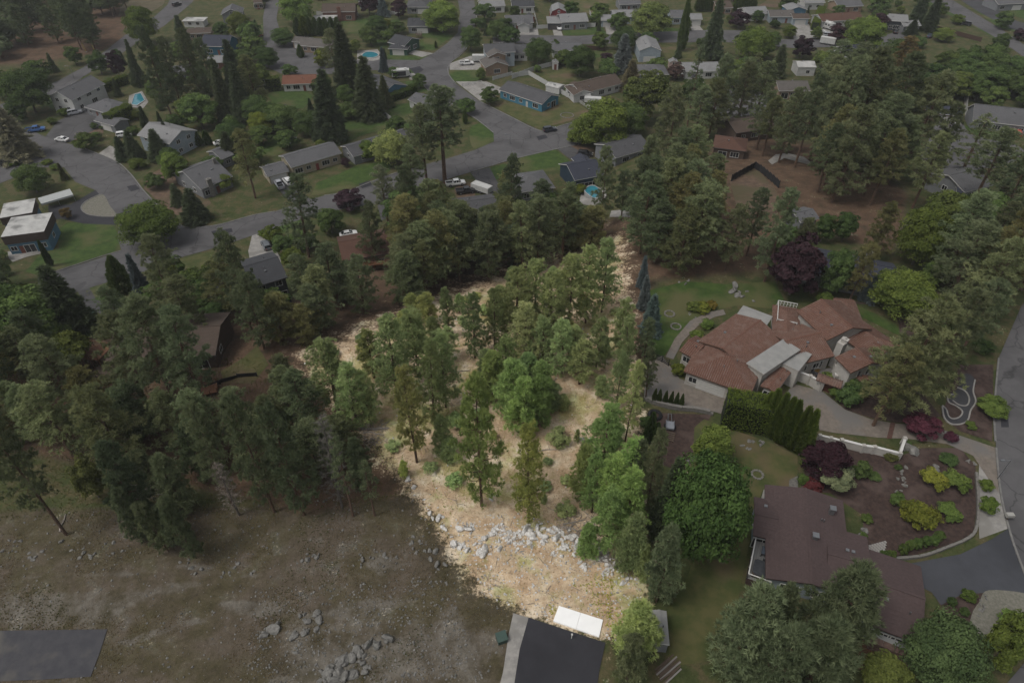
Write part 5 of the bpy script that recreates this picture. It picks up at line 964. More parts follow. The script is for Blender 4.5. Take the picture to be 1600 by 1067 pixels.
H1('white farmhouse at the top right edge beside the dry field', 'white farmhouse', w((1258, 6), (1290, 5), 9, 3, 'gable_u', .4, WHITE, LG, 'f:.3w,.7w'))
H1('grey house beyond the double road in the top right corner', 'grey corner house', w((1560, 8), (1640, 4), 11, 3, 'gable_u', .36, GREYW, GR, 'f:.1W,.4g'))
H1('small metal-roofed garden store on the lawn above the cream house', 'metal garden store', w((439, 220), (464, 213), 3.2, 2.0, 'gable_u', .25, WHITE, LG, '', ov=.1), cat='shed', name='garden_shed')
H1('white-roofed garden shed behind the white fence', 'white-roofed shed', w((852, 134), (874, 139), 4, 2.2, 'gable_u', .2, WHITE, WHR, '', ov=.15), cat='shed', name='garden_shed')
H1('tall narrow white garden shed beside the dark chestnut', 'narrow white shed', w((863, 99), (873, 99), 3, 2.6, 'gable_v', .4, WHITE, LG, 'f:.5d', ov=.15), cat='shed', name='garden_shed')
H1('small red outbuilding with white door beside the red barn', 'small red outbuilding', w((825, 28), (836, 27), 4, 2.3, 'gable_v', .5, paint((.20, .035, .035)), DG, 'f:.5d', doorc=(.6, .6, .58), ov=.15), cat='shed', name='garden_shed')
for lb_, lm_, A_, B_, wl_, rf_ in [('grey-roofed house in the top row left of the poplar', 'top row grey house', (968, 8), (1002, 7), GREYW, GR), ('white house with pale roof behind the purple tree on the far street', 'pale roof behind the purple tree', (1166, 24), (1202, 22), WHITE, LG), ('tan house with brown roof at the top beside the upright conifers', 'tan house by the upright conifers', (1120, 14), (1146, 13), TAN, BRR), ('grey-roofed tan house between street and maple at top right', 'tan house at top right', (1310, 12), (1350, 10), TAN, GR), ('dark-roofed white house at the top left of the red barn', 'dark roof left of the barn', (800, 12), (836, 11), WHITE, DG), ('pale grey bungalow at the top beside the street bend', 'pale bungalow at the street bend', (750, 12), (790, 10), WHITE, LG), ('grey house behind golden shrubs in the middle gardens', 'grey house in the middle gardens', (420, 188), (456, 180), GREYW, WARM), ('low white house behind the belt of trees at right', 'low white house at right', (1440, 120), (1480, 126), WHITE, GR), ('blue-grey house at the top edge left of the street', 'blue-grey house at the top edge', (560, 4), (600, 3), PALEB, GR), ('brown-roofed house at the far top edge', 'brown roof at the top edge', (396, 6), (410, 5), TAN, BRR)]:
    H1(lb_, lm_, w(A_, B_, 10, 2.9, 'gable_u', .36, wl_, rf_, 'f:.2W,.45d,.75W'))
# red barn: gambrel
r_ = wing(hb, (860, 25), (886, 25), 9, 3.0, 'flat', 0, paint((.22, .035, .038)), DG, 'f:.5d', ov=.05, fascia=.1, doorc=(.6, .6, .58))
Lb = r_['L']; gp = [(0, 3.0), (.7, 4.9), (Lb / 2, 6.2), (Lb - .7, 4.9), (Lb, 3.0)]
gv = MB(); n5 = len(gp); gv.add([(x, .15, z) for x, z in gp] + [(x, 8.8, z) for x, z in gp], [tuple(range(n5)), tuple(range(2 * n5 - 1, n5 - 1, -1))]); addobj('gable_wall', gv.mesh('gable_wall', paint((.22, .035, .038))), r_['root'], None, r_['M'])
gr_ = MB()
for (xa, za), (xb, zb) in zip(gp, gp[1:]): gr_.add([(xa, -.2, za), (xb, -.2, zb), (xb, 9.2, zb), (xa, 9.2, za), (xa, -.2, za + .18), (xb, -.2, zb + .18), (xb, 9.2, zb + .18), (xa, 9.2, za + .18)], [(3, 2, 1, 0), (4, 5, 6, 7), (0, 1, 5, 4), (1, 2, 6, 5), (2, 3, 7, 6), (3, 0, 4, 7)], [1, 0, 1, 1, 1, 1])
addobj('gambrel_roof', gr_.mesh('gambrel_roof', [LG, TRIM]), r_['root'], None, r_['M'])
fm, gm = win_mesh(.9, .9, 1); wo2 = addobj('window', fm, r_['root'], None, r_['M'] @ TRS(Lb / 2, .14, 4.2)); addobj('pane', gm, wo2)

# ------------------------------------------------------------------ tile-roofed villa
STUCCO = mat('white_stucco', (.40, .38, .345), (.50, .475, .435), 1.2, .9, .008, 12)
TILE = mat('clay_tile', (.108, .062, .048), (.225, .136, .104), 5.5, .85, c3=(.20, .142, .118), scale2=.9, detail=9, lo=.36, hi=.64)
TILE2 = mat('clay_tile_base', (.12, .05, .034), (.17, .078, .052), 2.5, .9)
MEMB = mat('pale_membrane', (.27, .27, .26), (.33, .325, .31), .8, .8)
def tile_rows(wg):
    """barrel tiles laid in rows down every slope, real ribs joined in one part per wing"""
    b = MB()
    for sl_ in wg['slopes']:
        p = [Vector(q) for q in sl_]; e = p[1] - p[0]; L = e.length; u = e.normalized(); n = (p[1] - p[0]).cross(p[-1] - p[0]).normalized()
        if n.z < 0: n = -n
        v = n.cross(u); v = v if v.z > 0 else -v
        q2 = [((k - p[0]).dot(u), (k - p[0]).dot(v)) for k in p]; N = int(L / .34)
        for i in range(N):
            s = (i + .5) * L / N; ts = []
            for a, c in zip(q2, q2[1:] + q2[:1]):
                if (a[0] <= s) != (c[0] <= s): ts.append(a[1] + (c[1] - a[1]) * (s - a[0]) / (c[0] - a[0]))
            if len(ts) < 2: continue
            t0, t1 = min(ts) - .06, max(ts)
            if t1 - t0 < .3: continue
            k = max(1, int((t1 - t0) / .9))
            for j in range(k):
                ta, tb = t0 + (t1 - t0) * j / k, t0 + (t1 - t0) * (j + 1) / k + .03; w_ = .105; jz = random.uniform(-.006, .006)
                o0 = p[0] + u * s; vv = []
                for t, hz in ((ta, .02), (tb, -.015)):
                    for x_, z_ in ((-w_, 0), (-w_ * .55, .075), (w_ * .55, .075), (w_, 0)): vv.append(o0 + u * x_ + v * t + n * (z_ + hz + jz))
                b.add(vv, [(0, 1, 5, 4), (1, 2, 6, 5), (2, 3, 7, 6), (3, 2, 1, 0)])
    o = addobj('roof_tiles', b.mesh('roof_tiles', TILE), wg['roof']); tag(o, kind='stuff')
    # ridge caps
    return o
V = house('sprawling white stucco villa with red clay tile roofs right of the cleared lot', 'red-tiled villa')
VW = [w((1091, 534), (1163, 577), 11.5, 3.6, 'gable_v', .30, STUCCO, TILE2, ''), w((1061, 549), (1084, 561), 5.5, 2.9, 'gable_u', .3, STUCCO, TILE2, 'f:.5w'),
      w((1068, 581), (1172, 618), 10.5, 3.0, 'hip', .34, STUCCO, TILE2, 'f:.12w,.42g'), w((1188, 604), (1211, 615), 8.5, 2.8, 'gable_v', .25, STUCCO, TILE2, 'f:.5w'),
      w((1244, 487), (1292, 533), 9.5, 4.6, 'gable_u', .34, STUCCO, TILE2, 'r:.5w', ), w((1248, 571), (1304, 557), 9, 3.2, 'gable_u', .36, STUCCO, TILE2, 'f:.2w,.62w,.75n', doorc=(.1, .05, .03)),
      w((1304, 559), (1329, 584), 7.5, 4.4, 'gable_u', .32, STUCCO, TILE2, 'r:.3n,.55n,.3N,.55N'), w((1363, 562), (1406, 541), 14, 3.2, 'hip', .34, STUCCO, TILE2, 'f:.3w,.7n'),
      w((1374, 559), (1393, 549), 4, 3.4, 'gable_v', .4, STUCCO, TILE2, 'f:.3n,.5n,.7n', ov=.2), w((1314, 503), (1348, 506), 7, 3.6, 'hip', .34, STUCCO, TILE2, ''), w((1206, 540), (1250, 548), 12, 3.0, 'hip', .34, STUCCO, TILE2, ''), w((1350, 600), (1362, 592), 3.2, 2.4, 'gable_v', .3, STUCCO, TILE2, 'f:.5d', ov=.2)]
for a, k in VW:
    k['trim'] = mat('villa_fascia', (.13, .075, .05), (.16, .09, .065), 2, .8); wg = wing(V, *a, **k); tile_rows(wg)
wing(V, (1166, 568), (1193, 586), 10, 4.6, 'flat', 0, STUCCO, MEMB, '', ov=.3, fascia=.25, trim=STUCCO)
wing(V, (1145, 500), (1192, 518), 5, 3.6, 'flat', 0, STUCCO, MEMB, '', ov=.3, fascia=.25, trim=STUCCO)
wl = wing(V, (1218, 566), (1248, 580), 5.5, 4.0, 'flat', 0, STUCCO, MEMB, '', ov=.05, fascia=.12, trim=STUCCO)
wl = wing(V, (1212, 506), (1243, 512), 6, 2.7, 'flat', 0, STUCCO, CONC, '', ov=.05, fascia=.12, trim=STUCCO)   # roof terrace with rail
tr = MB(); Lt, Dt = wl['L'], wl['D']
for i in range(7):
    x = Lt * i / 6
    for y in (.06, Dt - .06): tr.box(x - .05, x + .05, y - .05, y + .05, 2.7, 3.75)
for y in (.06, Dt - .06): tr.box(-.05, Lt + .05, y - .06, y + .06, 3.7, 3.8).box(0, Lt, y - .02, y + .02, 3.2, 3.26)
for x in (.06,): tr.box(x - .06, x + .06, 0, Dt, 3.7, 3.8).box(x - .02, x + .02, 0, Dt, 3.2, 3.26)
addobj('terrace_railing', tr.mesh('terrace_railing', TRIM), wl['root'], None, wl['M'])
chimney(wing(V, (1308, 535), (1318, 540), 2.2, 5.4, 'flat', 0, STUCCO, STUCCO, '', ov=.02, fascia=.1, trim=STUCCO), .8, 1.0, 5.4, 6.0, STUCCO, 1.0, .7)

# ------------------------------------------------------------------ brown house lower right
BH = house('low house with wide mauve-brown shingle roofs, deck and hot tub, lower right', 'mauve-brown roofed house')
b1 = wing(BH, (1196, 904), (1334, 936), 15, 3.0, 'gable_v', .20, PALEB, MAUVE, 'f:.3s,.7W l:.2s', trim=mat('brown_fascia', (.07, .045, .04), None), base_drop=2.5)
b2 = wing(BH, (1176, 837), (1214, 846), 6.5, 3.0, 'gable_u', .16, PALEB, MAUVE, 'f:.5s l:.5w', trim=MATS['brown_fascia'], base_drop=2.5)
b3 = wing(BH, (1352, 976), (1440, 1008), 11, 3.2, 'gable_u', .22, PALEB, MAUVE, 'f:.3W,.7W r:.5w', trim=MATS['brown_fascia'], base_drop=2.5)
b4 = wing(BH, (1290, 925), (1360, 945), 10, 2.9, 'gable_u', .2, PALEB, MAUVE, 'f:.5W', trim=MATS['brown_fascia'], base_drop=2.5)
for wg, x, y in ((b1, 6, 7), (b1, 8.5, 12)):
    vb = MB().box(x - .3, x + .3, y - .3, y + .3, 3.6, 4.75).box(x - .4, x + .4, y - .4, y + .4, 4.7, 4.82); addobj('roof_vent', vb.mesh('roof_vent', METAL), wg['root'], None, wg['M'])
# ------------------------------------------------------------------ vehicles
CARP = tintmat('car_paint', .35, .5, .3)
LAMPW = mat('lamp_glass', (.7, .7, .66), None, rough=.2, spec=.6); LAMPR = mat('tail_lamp', (.35, .015, .012), None, rough=.3)
def wheel_meshes(r, wd):
    t = MB().tube([(0, -wd / 2, 0), (0, wd / 2, 0)], r, 14).mesh('wheel', RUBBER); c = MB().tube([(0, -wd / 2 - .012, 0), (0, wd / 2 + .012, 0)], r * .6, 10).mesh('rim', METAL); return t, c
WH = wheel_meshes(.34, .22); WHB = wheel_meshes(.42, .26)
def car_proto(kind):
    """length along +x, nose at +x"""
    S = {'sedan': (4.6, .90, [(-2.3, .55, .86), (-2.1, .30, .98), (-1.3, .25, 1.0), (1.0, .25, .98), (1.9, .28, .86), (2.25, .36, .68)], [(-1.75, .98, .72), (-1.05, 1.42, .60), (.25, 1.45, .60), (1.15, .97, .70)]),
         'suv': (4.7, .95, [(-2.35, .6, 1.0), (-2.25, .35, 1.1), (-1.3, .3, 1.12), (1.1, .3, 1.10), (2.0, .35, 1.0), (2.35, .45, .8)], [(-2.28, 1.08, .80), (-2.0, 1.72, .68), (.35, 1.76, .68), (1.15, 1.08, .76)]),
         'pickup': (5.7, .98, [(-2.85, .6, 1.05), (-2.8, .45, 1.1), (-1.5, .4, 1.12), (1.5, .4, 1.12), (2.5, .45, 1.05), (2.85, .5, .85)], [(-.75, 1.1, .80), (-.55, 1.8, .70), (.85, 1.82, .70), (1.6, 1.1, .78)]),
         'van': (5.4, 1.0, [(-2.7, .5, 1.15), (-2.65, .35, 1.2), (-1, .3, 1.2), (1.3, .3, 1.2), (2.3, .4, 1.15), (2.7, .5, .9)], [(-2.68, 1.18, .92), (-2.6, 2.1, .84), (1.2, 2.15, .84), (2.2, 1.15, .86)])}[kind]
    Ln, hw, prof, gh = S; rt = thing(kind_name(kind), None, None)
    rings = []
    for x, zb, zt in prof:
        k = .86 if abs(x) > Ln / 2 - .12 else 1
        rings.append([(x, -hw * k * .92, zb), (x, hw * k * .92, zb), (x, hw * k, zb + (zt - zb) * .45), (x, hw * k * .93, zt), (x, -hw * k * .93, zt), (x, -hw * k, zb + (zt - zb) * .45)])
    b = MB().loft(rings)
    if kind == 'pickup':
        pass
    addobj('body', b.mesh('body', CARP, False), rt)
    (xa, za, wa), (xb, zb, wb_), (xc, zc, wc), (xd, zd, wd) = gh
    g = MB().loft([[(xa, -wa, za), (xa, wa, za), (xa + .02, wa, za + .02), (xa + .02, -wa, za + .02)], [(xb, -wb_ * 1.08, za), (xb, wb_ * 1.08, za), (xb, wb_, zb), (xb, -wb_, zb)], [(xc, -wc * 1.08, zd), (xc, wc * 1.08, zd), (xc, wc, zc), (xc, -wc, zc)], [(xd, -wd, zd - .02), (xd, wd, zd - .02), (xd - .02, wd, zd + .02), (xd - .02, -wd, zd + .02)]])
    addobj('windows', g.mesh('windows', GLASS), rt)
    rf = MB().loft([[(xb - .06, -wb_ - .02, zb - .05), (xb - .06, wb_ + .02, zb - .05), (xb + .05, wb_ - .04, zb + .04), (xb + .05, -wb_ + .04, zb + .04)], [(xc + .08, -wc - .02, zc - .05), (xc + .08, wc + .02, zc - .05), (xc - .05, wc - .04, zc + .04), (xc - .05, -wc + .04, zc + .04)]])
    for s in (-1, 1):
        for xp, zp, wp in ((xb, zb, wb_), ((xb + xc) / 2, zb, (wb_ + wc) / 2), (xc, zc, wc)):
            rf.tube([(xp if xp != xb else xa + .05, s * wa * 1.0 if xp == xb else s * wp * 1.1, za), (xp, s * wp, zp)], .045, 4)
        rf.tube([(xd, s * wd, zd), (xc, s * wc, zc)], .045, 4)
    addobj('roof', rf.mesh('roof', CARP), rt)
    if kind == 'pickup':
        bd = MB().box(-2.72, -.85, -.76, .76, 1.09, 1.13); addobj('bed', bd.mesh('bed', RUBBER), rt)
        rl = MB()
        for s in (-1, 1): rl.box(-2.8, -.78, s * .9 - .07, s * .9 + .07, 1.08, 1.34)
        rl.box(-2.86, -2.76, -.88, .88, .8, 1.34); addobj('bed_wall', rl.mesh('bed_wall', CARP), rt)
    wm, rm_ = WHB if kind in ('pickup', 'van') else WH
    for x in (-Ln * .29, Ln * .31):
        for s in (-1, 1): wo_ = addobj('wheel', wm, rt, None, Matrix.Translation((x, s * (hw - .1), .42 if kind in ('pickup', 'van') else .34))); addobj('rim', rm_, wo_)
    for s in (-1, 1):
        addobj('headlight', MB().box(-.05, .05, -.16, .16, -.08, .08).mesh('headlight', LAMPW), rt, None, Matrix.Translation((Ln / 2 - .08, s * hw * .62, .72 if kind == 'sedan' else .9)))
        addobj('tail_light', MB().box(-.04, .04, -.12, .12, -.1, .1).mesh('tail_light', LAMPR), rt, None, Matrix.Translation((-Ln / 2 + .01, s * hw * .62, .75 if kind == 'sedan' else .92)))
        addobj('mirror', MB().box(-.07, .07, -.1, .1, -.06, .06).mesh('mirror', CARP), rt, None, Matrix.Translation((xd - .25, s * (hw + .08), zd + .06)))
    return rt
def kind_name(k): return {'sedan': 'parked_car', 'suv': 'parked_car', 'pickup': 'pickup_truck', 'van': 'van'}[k]
CP = {}
def car(kind, px, py, deg, col, label, cat='car', group='vehicles parked around the neighbourhood'):
    first = kind not in CP
    if first: CP[kind] = car_proto(kind)
    o = CP[kind] if first else copy_tree(CP[kind])
    o.location = P(px, py) + Vector((0, 0, .1)); o.rotation_euler = (0, 0, R(deg)); tag(o, label, cat, group)
    for c in o.children:
        if c.name.split('.')[0] in ('body', 'roof', 'bed_wall', 'mirror'): c.color = (*col, 1)
    return o
WHT, SLV, BLK, DKB = (.6, .6, .59), (.30, .31, .33), (.016, .016, .018), (.02, .035, .07)
for a in [('suv', 118, 179, 35, SLV, 'silver estate car parked on the drive of the grey ranch house'), ('sedan', 98, 221, 165, WHT, 'white car parked alone on the left cul-de-sac'), ('suv', 11, 258, 10, BLK, 'black car cut by the left edge beside the pale spruce'),
          ('pickup', 57, 206, 20, (.05, .12, .3), 'small blue pickup by the white walls near the pale spruce'), ('sedan', 346, 226, 30, WHT, 'white car behind the large grey house'),
          ('pickup', 437, 292, 120, SLV, 'silver pickup on the drive of the cream house'), ('suv', 450, 287, 125, WHT, 'white hatchback beside the silver pickup on the drive'), ('suv', 417, 387, 120, (.10, .11, .12), 'dark grey car on the concrete driveway above the charcoal house'),
          ('pickup', 728, 302, 15, BLK, 'black pickup on bare earth among valley pines'), ('suv', 859, 206, 20, (.02, .024, .034), 'dark blue car driving past the corner lawn'), ('pickup', 729, 102, 8, WHT, 'white pickup on the drive of the tan house'),
          ('suv', 914, 244, -12, BLK, 'black jeep on the drive beside the green lawn'), ('sedan', 866, 44, 80, (.03, .03, .035), 'dark car under the carport of the grey brick house'), ('pickup', 873, 46, -85, WHT, 'white pickup in front of the grey carport'),
          ('suv', 1254, 38, 15, (.35, .02, .02), 'small red car beside the light blue gable house'), ('suv', 1476, 190, -85, WHT, 'white car in front of the navy-roofed house, left of the pickup'), ('pickup', 1489, 194, -88, WHT, 'white pickup beside the white car at the navy-roofed house'),
          ('suv', 1508, 40, 150, BLK, 'black car on the double road at top right'), ('sedan', 1452, 59, 50, DKB, 'dark blue car in the yard left of the double road'), ('sedan', 1282, 52, 10, WHT, 'white car near the motorhome on the far cul-de-sac'), ('suv', 1294, 58, -10, SLV, 'silver car behind the white motorhome'),
          ('suv', 277, 10, 60, BLK, 'black car driving on the upper left road'), ('suv', 502, 1, 0, (.35, .03, .05), 'red car beside the brick house at the top edge'), ('sedan', 545, 369, 20, WHT, 'white car half under trees at the red-brown roofed house'), ('pickup', 712, 290, 15, WHT, 'white pickup behind the black pickup'),
          ('suv', 1084, 124, -80, (.06, .06, .065), 'dark car on the wide concrete drive beside the bare pine'), ('sedan', 1240, 152, 20, WHT, 'white car in front of the warm grey porch house'), ('pickup', 1305, 156, 40, WHT, 'white pickup showing through the valley pines'), ('sedan', 1398, 52, 70, BLK, 'black car before the black and white house'),
          ('suv', 195, 214, 20, WHT, 'white truck under the spruces by the pale blue gable house'), ('sedan', 1280, 226, 70, SLV, 'silver car glimpsed between pinewood trunks'), ('suv', 1588, 212, 70, (.3, .05, .03), 'rust-red car at the right edge beside the grey dormer house'), ('sedan', 403, 58, 30, (.25, .02, .02), 'dark red car on the street near the bright green tree')]:
    car(*a)
MHS = siding((.6, .6, .58))
def motorhome(px, py, deg, Ln, label, dark=False, cab=True, nm='motorhome', cat='motorhome'):
    o = thing(nm, label, cat, P(px, py) + Vector((0, 0, .1)), R(deg)); hw = 1.2; x0 = -Ln / 2; x1 = Ln / 2 - (1.6 if cab else 0)
    b = MB().loft([[(x, -hw, .55), (x, hw, .55), (x, hw, 2.9), (x, hw * .9, 3.05), (x, -hw * .9, 3.05), (x, -hw, 2.9)] for x in (x0, x1)]); b.box(x1 - .02, x1 + (.8 if cab else .3), -hw * .95, hw * .95, 2.1 if cab else .6, 2.85)
    addobj('body', b.mesh('body', MHS), o)
    if dark: addobj('side_panel', MB().box(x0 + .5, x1 - .5, -hw - .03, -hw + .01, .8, 2.5).mesh('side_panel', paint((.04, .04, .045))), o)
    if cab:
        addobj('cab', MB().loft([[(x1, -1, .5), (x1, 1, .5), (x1, .95, 2.1), (x1, -.95, 2.1)], [(x1 + .9, -1, .5), (x1 + .9, 1, .5), (x1 + .7, .9, 1.9), (x1 + .7, -.9, 1.9)], [(x1 + 1.6, -.95, .5), (x1 + 1.6, .95, .5), (x1 + 1.55, .85, 1.15), (x1 + 1.55, -.85, 1.15)]]).mesh('cab', MHS), o)
        addobj('windscreen', MB().box(-.03, .03, -.85, .85, -.4, .35).mesh('windscreen', GLASS), o, None, Matrix.Translation((x1 + 1.17, 0, 1.58)) @ Matrix.Rotation(R(-48), 4, 'Y'))
    for i in range(3):
        for s in (-1, 1): addobj('window', MB().box(-.45, .45, -.02, .02, -.3, .3).mesh('window', GLASS), o, None, Matrix.Translation((x0 + Ln * (.2 + .22 * i), s * (hw + .005), 2.0)))
    for xx in (x0 + Ln * .3, x0 + Ln * .7): addobj('air_conditioner', MB().box(-.5, .5, -.4, .4, 3.0, 3.3).mesh('air_conditioner', TRIM), o, None, Matrix.Translation((xx, 0, 0)))
    for x in (x0 + Ln * .26, x1 + .7 if cab else x0 + Ln * .38):
        for s in (-1, 1): q = addobj('wheel', WHB[0], o, None, Matrix.Translation((x, s * 1.05, .42))); addobj('rim', WHB[1], q)
    return o
motorhome(628, 121, 10, 7.5, 'white motorhome with black side panel on a short drive', dark=True)
motorhome(686, 156, -55, 8, 'white motorhome parked beside the small white garage'); motorhome(1293, 46, -60, 7, 'white motorhome in front of the long brown-roofed house')
motorhome(362, 247, -55, 6, 'white camper standing beside the large grey house'); motorhome(664, 190, 15, 6, 'white camper among shrubs below the small white garage', cab=False, nm='camper_trailer', cat='trailer')
def trailer(px, py, deg, Ln, W_, Hh, label):
    o = thing('box_trailer', label, 'trailer', P(px, py) + Vector((0, 0, .1)), R(deg))
    b = MB().box(-Ln / 2, Ln / 2, -W_ / 2, W_ / 2, .6, .6 + Hh); b.box(-Ln / 2 + .1, Ln / 2 - .1, -W_ / 2 + .1, W_ / 2 - .1, .6 + Hh - .02, .66 + Hh); addobj('box', b.mesh('box', MHS), o)
    addobj('drawbar', MB().tube([(Ln / 2, -.5, .5), (Ln / 2 + 1.2, 0, .5), (Ln / 2, .5, .5)], .06, 5).mesh('drawbar', METAL), o)
    for x in (-.5, .4):
        for s in (-1, 1): q = addobj('wheel', WH[0], o, None, Matrix.Translation((x, s * (W_ / 2 + .08), .36))); addobj('rim', WH[1], q)
trailer(911, 157, -10, 5.2, 2.3, 2.1, 'white box trailer standing by the white fence, left one'); trailer(926, 162, -10, 6.0, 2.3, 1.5, 'longer low white trailer right of the box trailer'); trailer(748, 97, 0, 5, 2.2, 2, 'white cargo trailer beside the tan house'); trailer(753, 300, -35, 6, 2.4, 1.6, 'white covered trailer beside the black pickup'); trailer(1292, 70, -30, 6, 2.3, 2.2, 'white trailer on the far cul-de-sac edge')
# white canopy carport beside the flat-roofed house
cp = thing('carport_canopy', 'white gable-top canopy carport beside the flat-roofed blue house', 'canopy', P(92, 318), math.atan2(*(P(109, 311) - P(82, 319)).yx))
cv = MB().add([(-4, -2, 2.2), (4, -2, 2.2), (4, 0, 3.1), (-4, 0, 3.1), (4, 2, 2.2), (-4, 2, 2.2), (-4, -2, 1.7), (4, -2, 1.7), (4, 2, 1.7), (-4, 2, 1.7)], [(0, 1, 2, 3), (3, 2, 4, 5), (6, 7, 1, 0), (5, 4, 8, 9)])
addobj('cover', cv.mesh('cover', paint((.52, .54, .53))), cp)
for x in (-3.9, 0, 3.9):
    for y in (-1.95, 1.95): addobj('post', MB().tube([(x, y, -.3), (x, y, 2.2)], .05, 5).mesh('post', METAL), cp)

# ------------------------------------------------------------------ fences and walls
WHF = paint((.52, .52, .50)); BRF = paint((.085, .055, .04)); BLF = paint((.03, .03, .032)); GYF = paint((.16, .155, .15))
def fence(line, hgt, m, label, name='fence', cat='fence', pm=None, bay=2.4, th=.05, solid=True, rails=None):
    pts = [P(*q) for q in line]; rt = thing(name, label, cat, pts[0]); pm = pm or m; O = pts[0]
    for a, b in zip(pts, pts[1:]):
        d = b - a; L = math.hypot(d.x, d.y); n = max(1, int(round(L / bay))); ang = math.atan2(d.y, d.x)
        for i in range(n):
            p = a.lerp(b, i / n); q = a.lerp(b, (i + 1) / n); c = (p + q) / 2; zp = h(p.x, p.y) - O.z; zc = h(c.x, c.y) - O.z; Lb_ = L / n
            ubox('post', pm, TRS(p.x - O.x, p.y - O.y, zp + hgt / 2 + .04, ang, .13, .13, hgt + .16), rt)
            if solid: ubox('panel', m, TRS(c.x - O.x, c.y - O.y, zc + hgt / 2 + .04, ang, Lb_ - .12, th, hgt - .1), rt)
            else:
                for z_ in rails or (.35, .75, 1.1): ubox('rail', m, TRS(c.x - O.x, c.y - O.y, zc + z_, ang, Lb_ - .10, .05, .12), rt)
                if rails is None: pass
        e = b
    ubox('post', pm, TRS(e.x - O.x, e.y - O.y, h(e.x, e.y) - O.z + hgt / 2 + .04, 0, .13, .13, hgt + .16), rt)
fence([(800, 124), (838, 110), (862, 104)], 1.8, WHF, 'white panel fence running up to the dark chestnut tree'); fence([(800, 122), (826, 118), (885, 152), (897, 158)], 1.8, WHF, 'white panel fence along the side of the bright blue corner house'); fence([(898, 156), (928, 178)], 1.1, WHF, 'low white rail fence at the lawn edge by the trailers', solid=False)
fence([(863, 105), (884, 100)], 1.8, BRF, 'short brown wooden fence behind the narrow white shed'); fence([(908, 78), (945, 80)], 1.8, BRF, 'brown wooden fence below the far street'); fence([(838, 46), (856, 45)], 1.7, WHF, 'white panel fence left of the grey carport house'); fence([(835, 24), (840, 44)], 1.7, WHF, 'white panel fence running back beside the red outbuilding'); fence([(916, 43), (930, 43), (921, 22)], 1.8, WHF, 'white panel fence right of the grey brick house')
fence([(744, 25), (770, 24)], 1.7, WHF, 'white fence beside the street at the top'); fence([(744, 25), (746, 34)], 1.7, WHF, 'short white fence end at the street corner'); fence([(590, 170), (605, 185), (622, 198)], 1.7, WHF, 'whitish garden fence below the two great spruces'); fence([(770, 126), (800, 118)], 1.4, WHF, 'white fence above the small conifers by the tan house'); fence([(722, 136), (752, 131)], 1.1, WHF, 'white arched rail fence at the front of the corner lot', solid=False); fence([(752, 131), (778, 147)], 1.1, WHF, 'white rail fence running along the blue house drive', solid=False)
fence([(1510, 150), (1508, 186)], 1.7, WHF, 'white fence running back beside the navy-roofed house'); fence([(1562, 94), (1640, 100)], 1.8, GYF, 'pale wall fence behind the belt of trees at right'); fence([(1440, 42), (1532, 66)], 1.8, BRF, 'brown fence beside the double road'); fence([(1142, 284), (1178, 264), (1186, 268), (1216, 294)], 2.0, BLF, 'dark wooden fence forming a corner in the bare yard')
fence([(495, 24), (560, 26)], 1.7, WHF, 'pale fence below the brick house'); fence([(322, 608), (345, 600), (372, 590), (402, 588)], .9, BLF, 'low black garden fence in the left forest clearing'); fence([(1003, 556), (1018, 560), (1034, 566), (1044, 572)], 1.5, BLF, 'black iron fence at the left end of the paved drive', solid=False, rails=(.25, .6, .95, 1.3)); fence([(590, 22), (625, 24)], 1.6, WHF, 'white fence under the purple trees at top')
fence([(1004, 572), (1016, 590), (1010, 612)], 1.4, BLF, 'black iron fence along the lot edge of the drive', solid=False, rails=(.25, .6, .95, 1.3))
# villa and garden walls
BLOCK = mat('grey_block', (.16, .15, .135), (.24, .23, .21), 2, .9, .01, 8)
def block_wall(line, w_, hgt, m, label, n_course, blen, name='garden_wall'):
    pts = catmull([tuple(P(*q).xy) for q in line], False, 8); O = P(*line[0]); rt = thing(name, label, 'wall', O); acc = 0; seg = []
    for a, b in zip(pts, pts[1:]):
        L = math.hypot(b[0] - a[0], b[1] - a[1]); n = max(1, int(L / .25))
        for i in range(n): seg.append((a[0] + (b[0] - a[0]) * i / n, a[1] + (b[1] - a[1]) * i / n))
    seg.append(pts[-1]); step = max(1, int(blen / .25)); rg = random.Random(3)
    for c in range(n_course):
        for i in range((c % 2) * step // 2, len(seg) - step, step):
            a, b = seg[i], seg[i + step]; d = math.hypot(b[0] - a[0], b[1] - a[1])
            ubox('block', m, TRS((a[0] + b[0]) / 2 - O.x, (a[1] + b[1]) / 2 - O.y, h(*a) - O.z + hgt * (c + .5) / n_course + rg.uniform(-.015, .015), math.atan2(b[1] - a[1], b[0] - a[0]), d - .04, w_ + rg.uniform(-.03, .03), hgt / n_course - .025), rt)
block_wall([(1008, 624), (1025, 632), (1058, 640), (1085, 642), (1114, 648)], .55, .9, BLOCK, 'grey block retaining wall below the row of small conifers', 2, 1.0)
block_wall([(1382, 878), (1400, 874), (1440, 870), (1480, 856), (1512, 842), (1524, 826), (1527, 790), (1524, 740)], .35, .5, BLOCK, 'low grey block edging between mulch bed and blue-grey driveway', 1, .75)
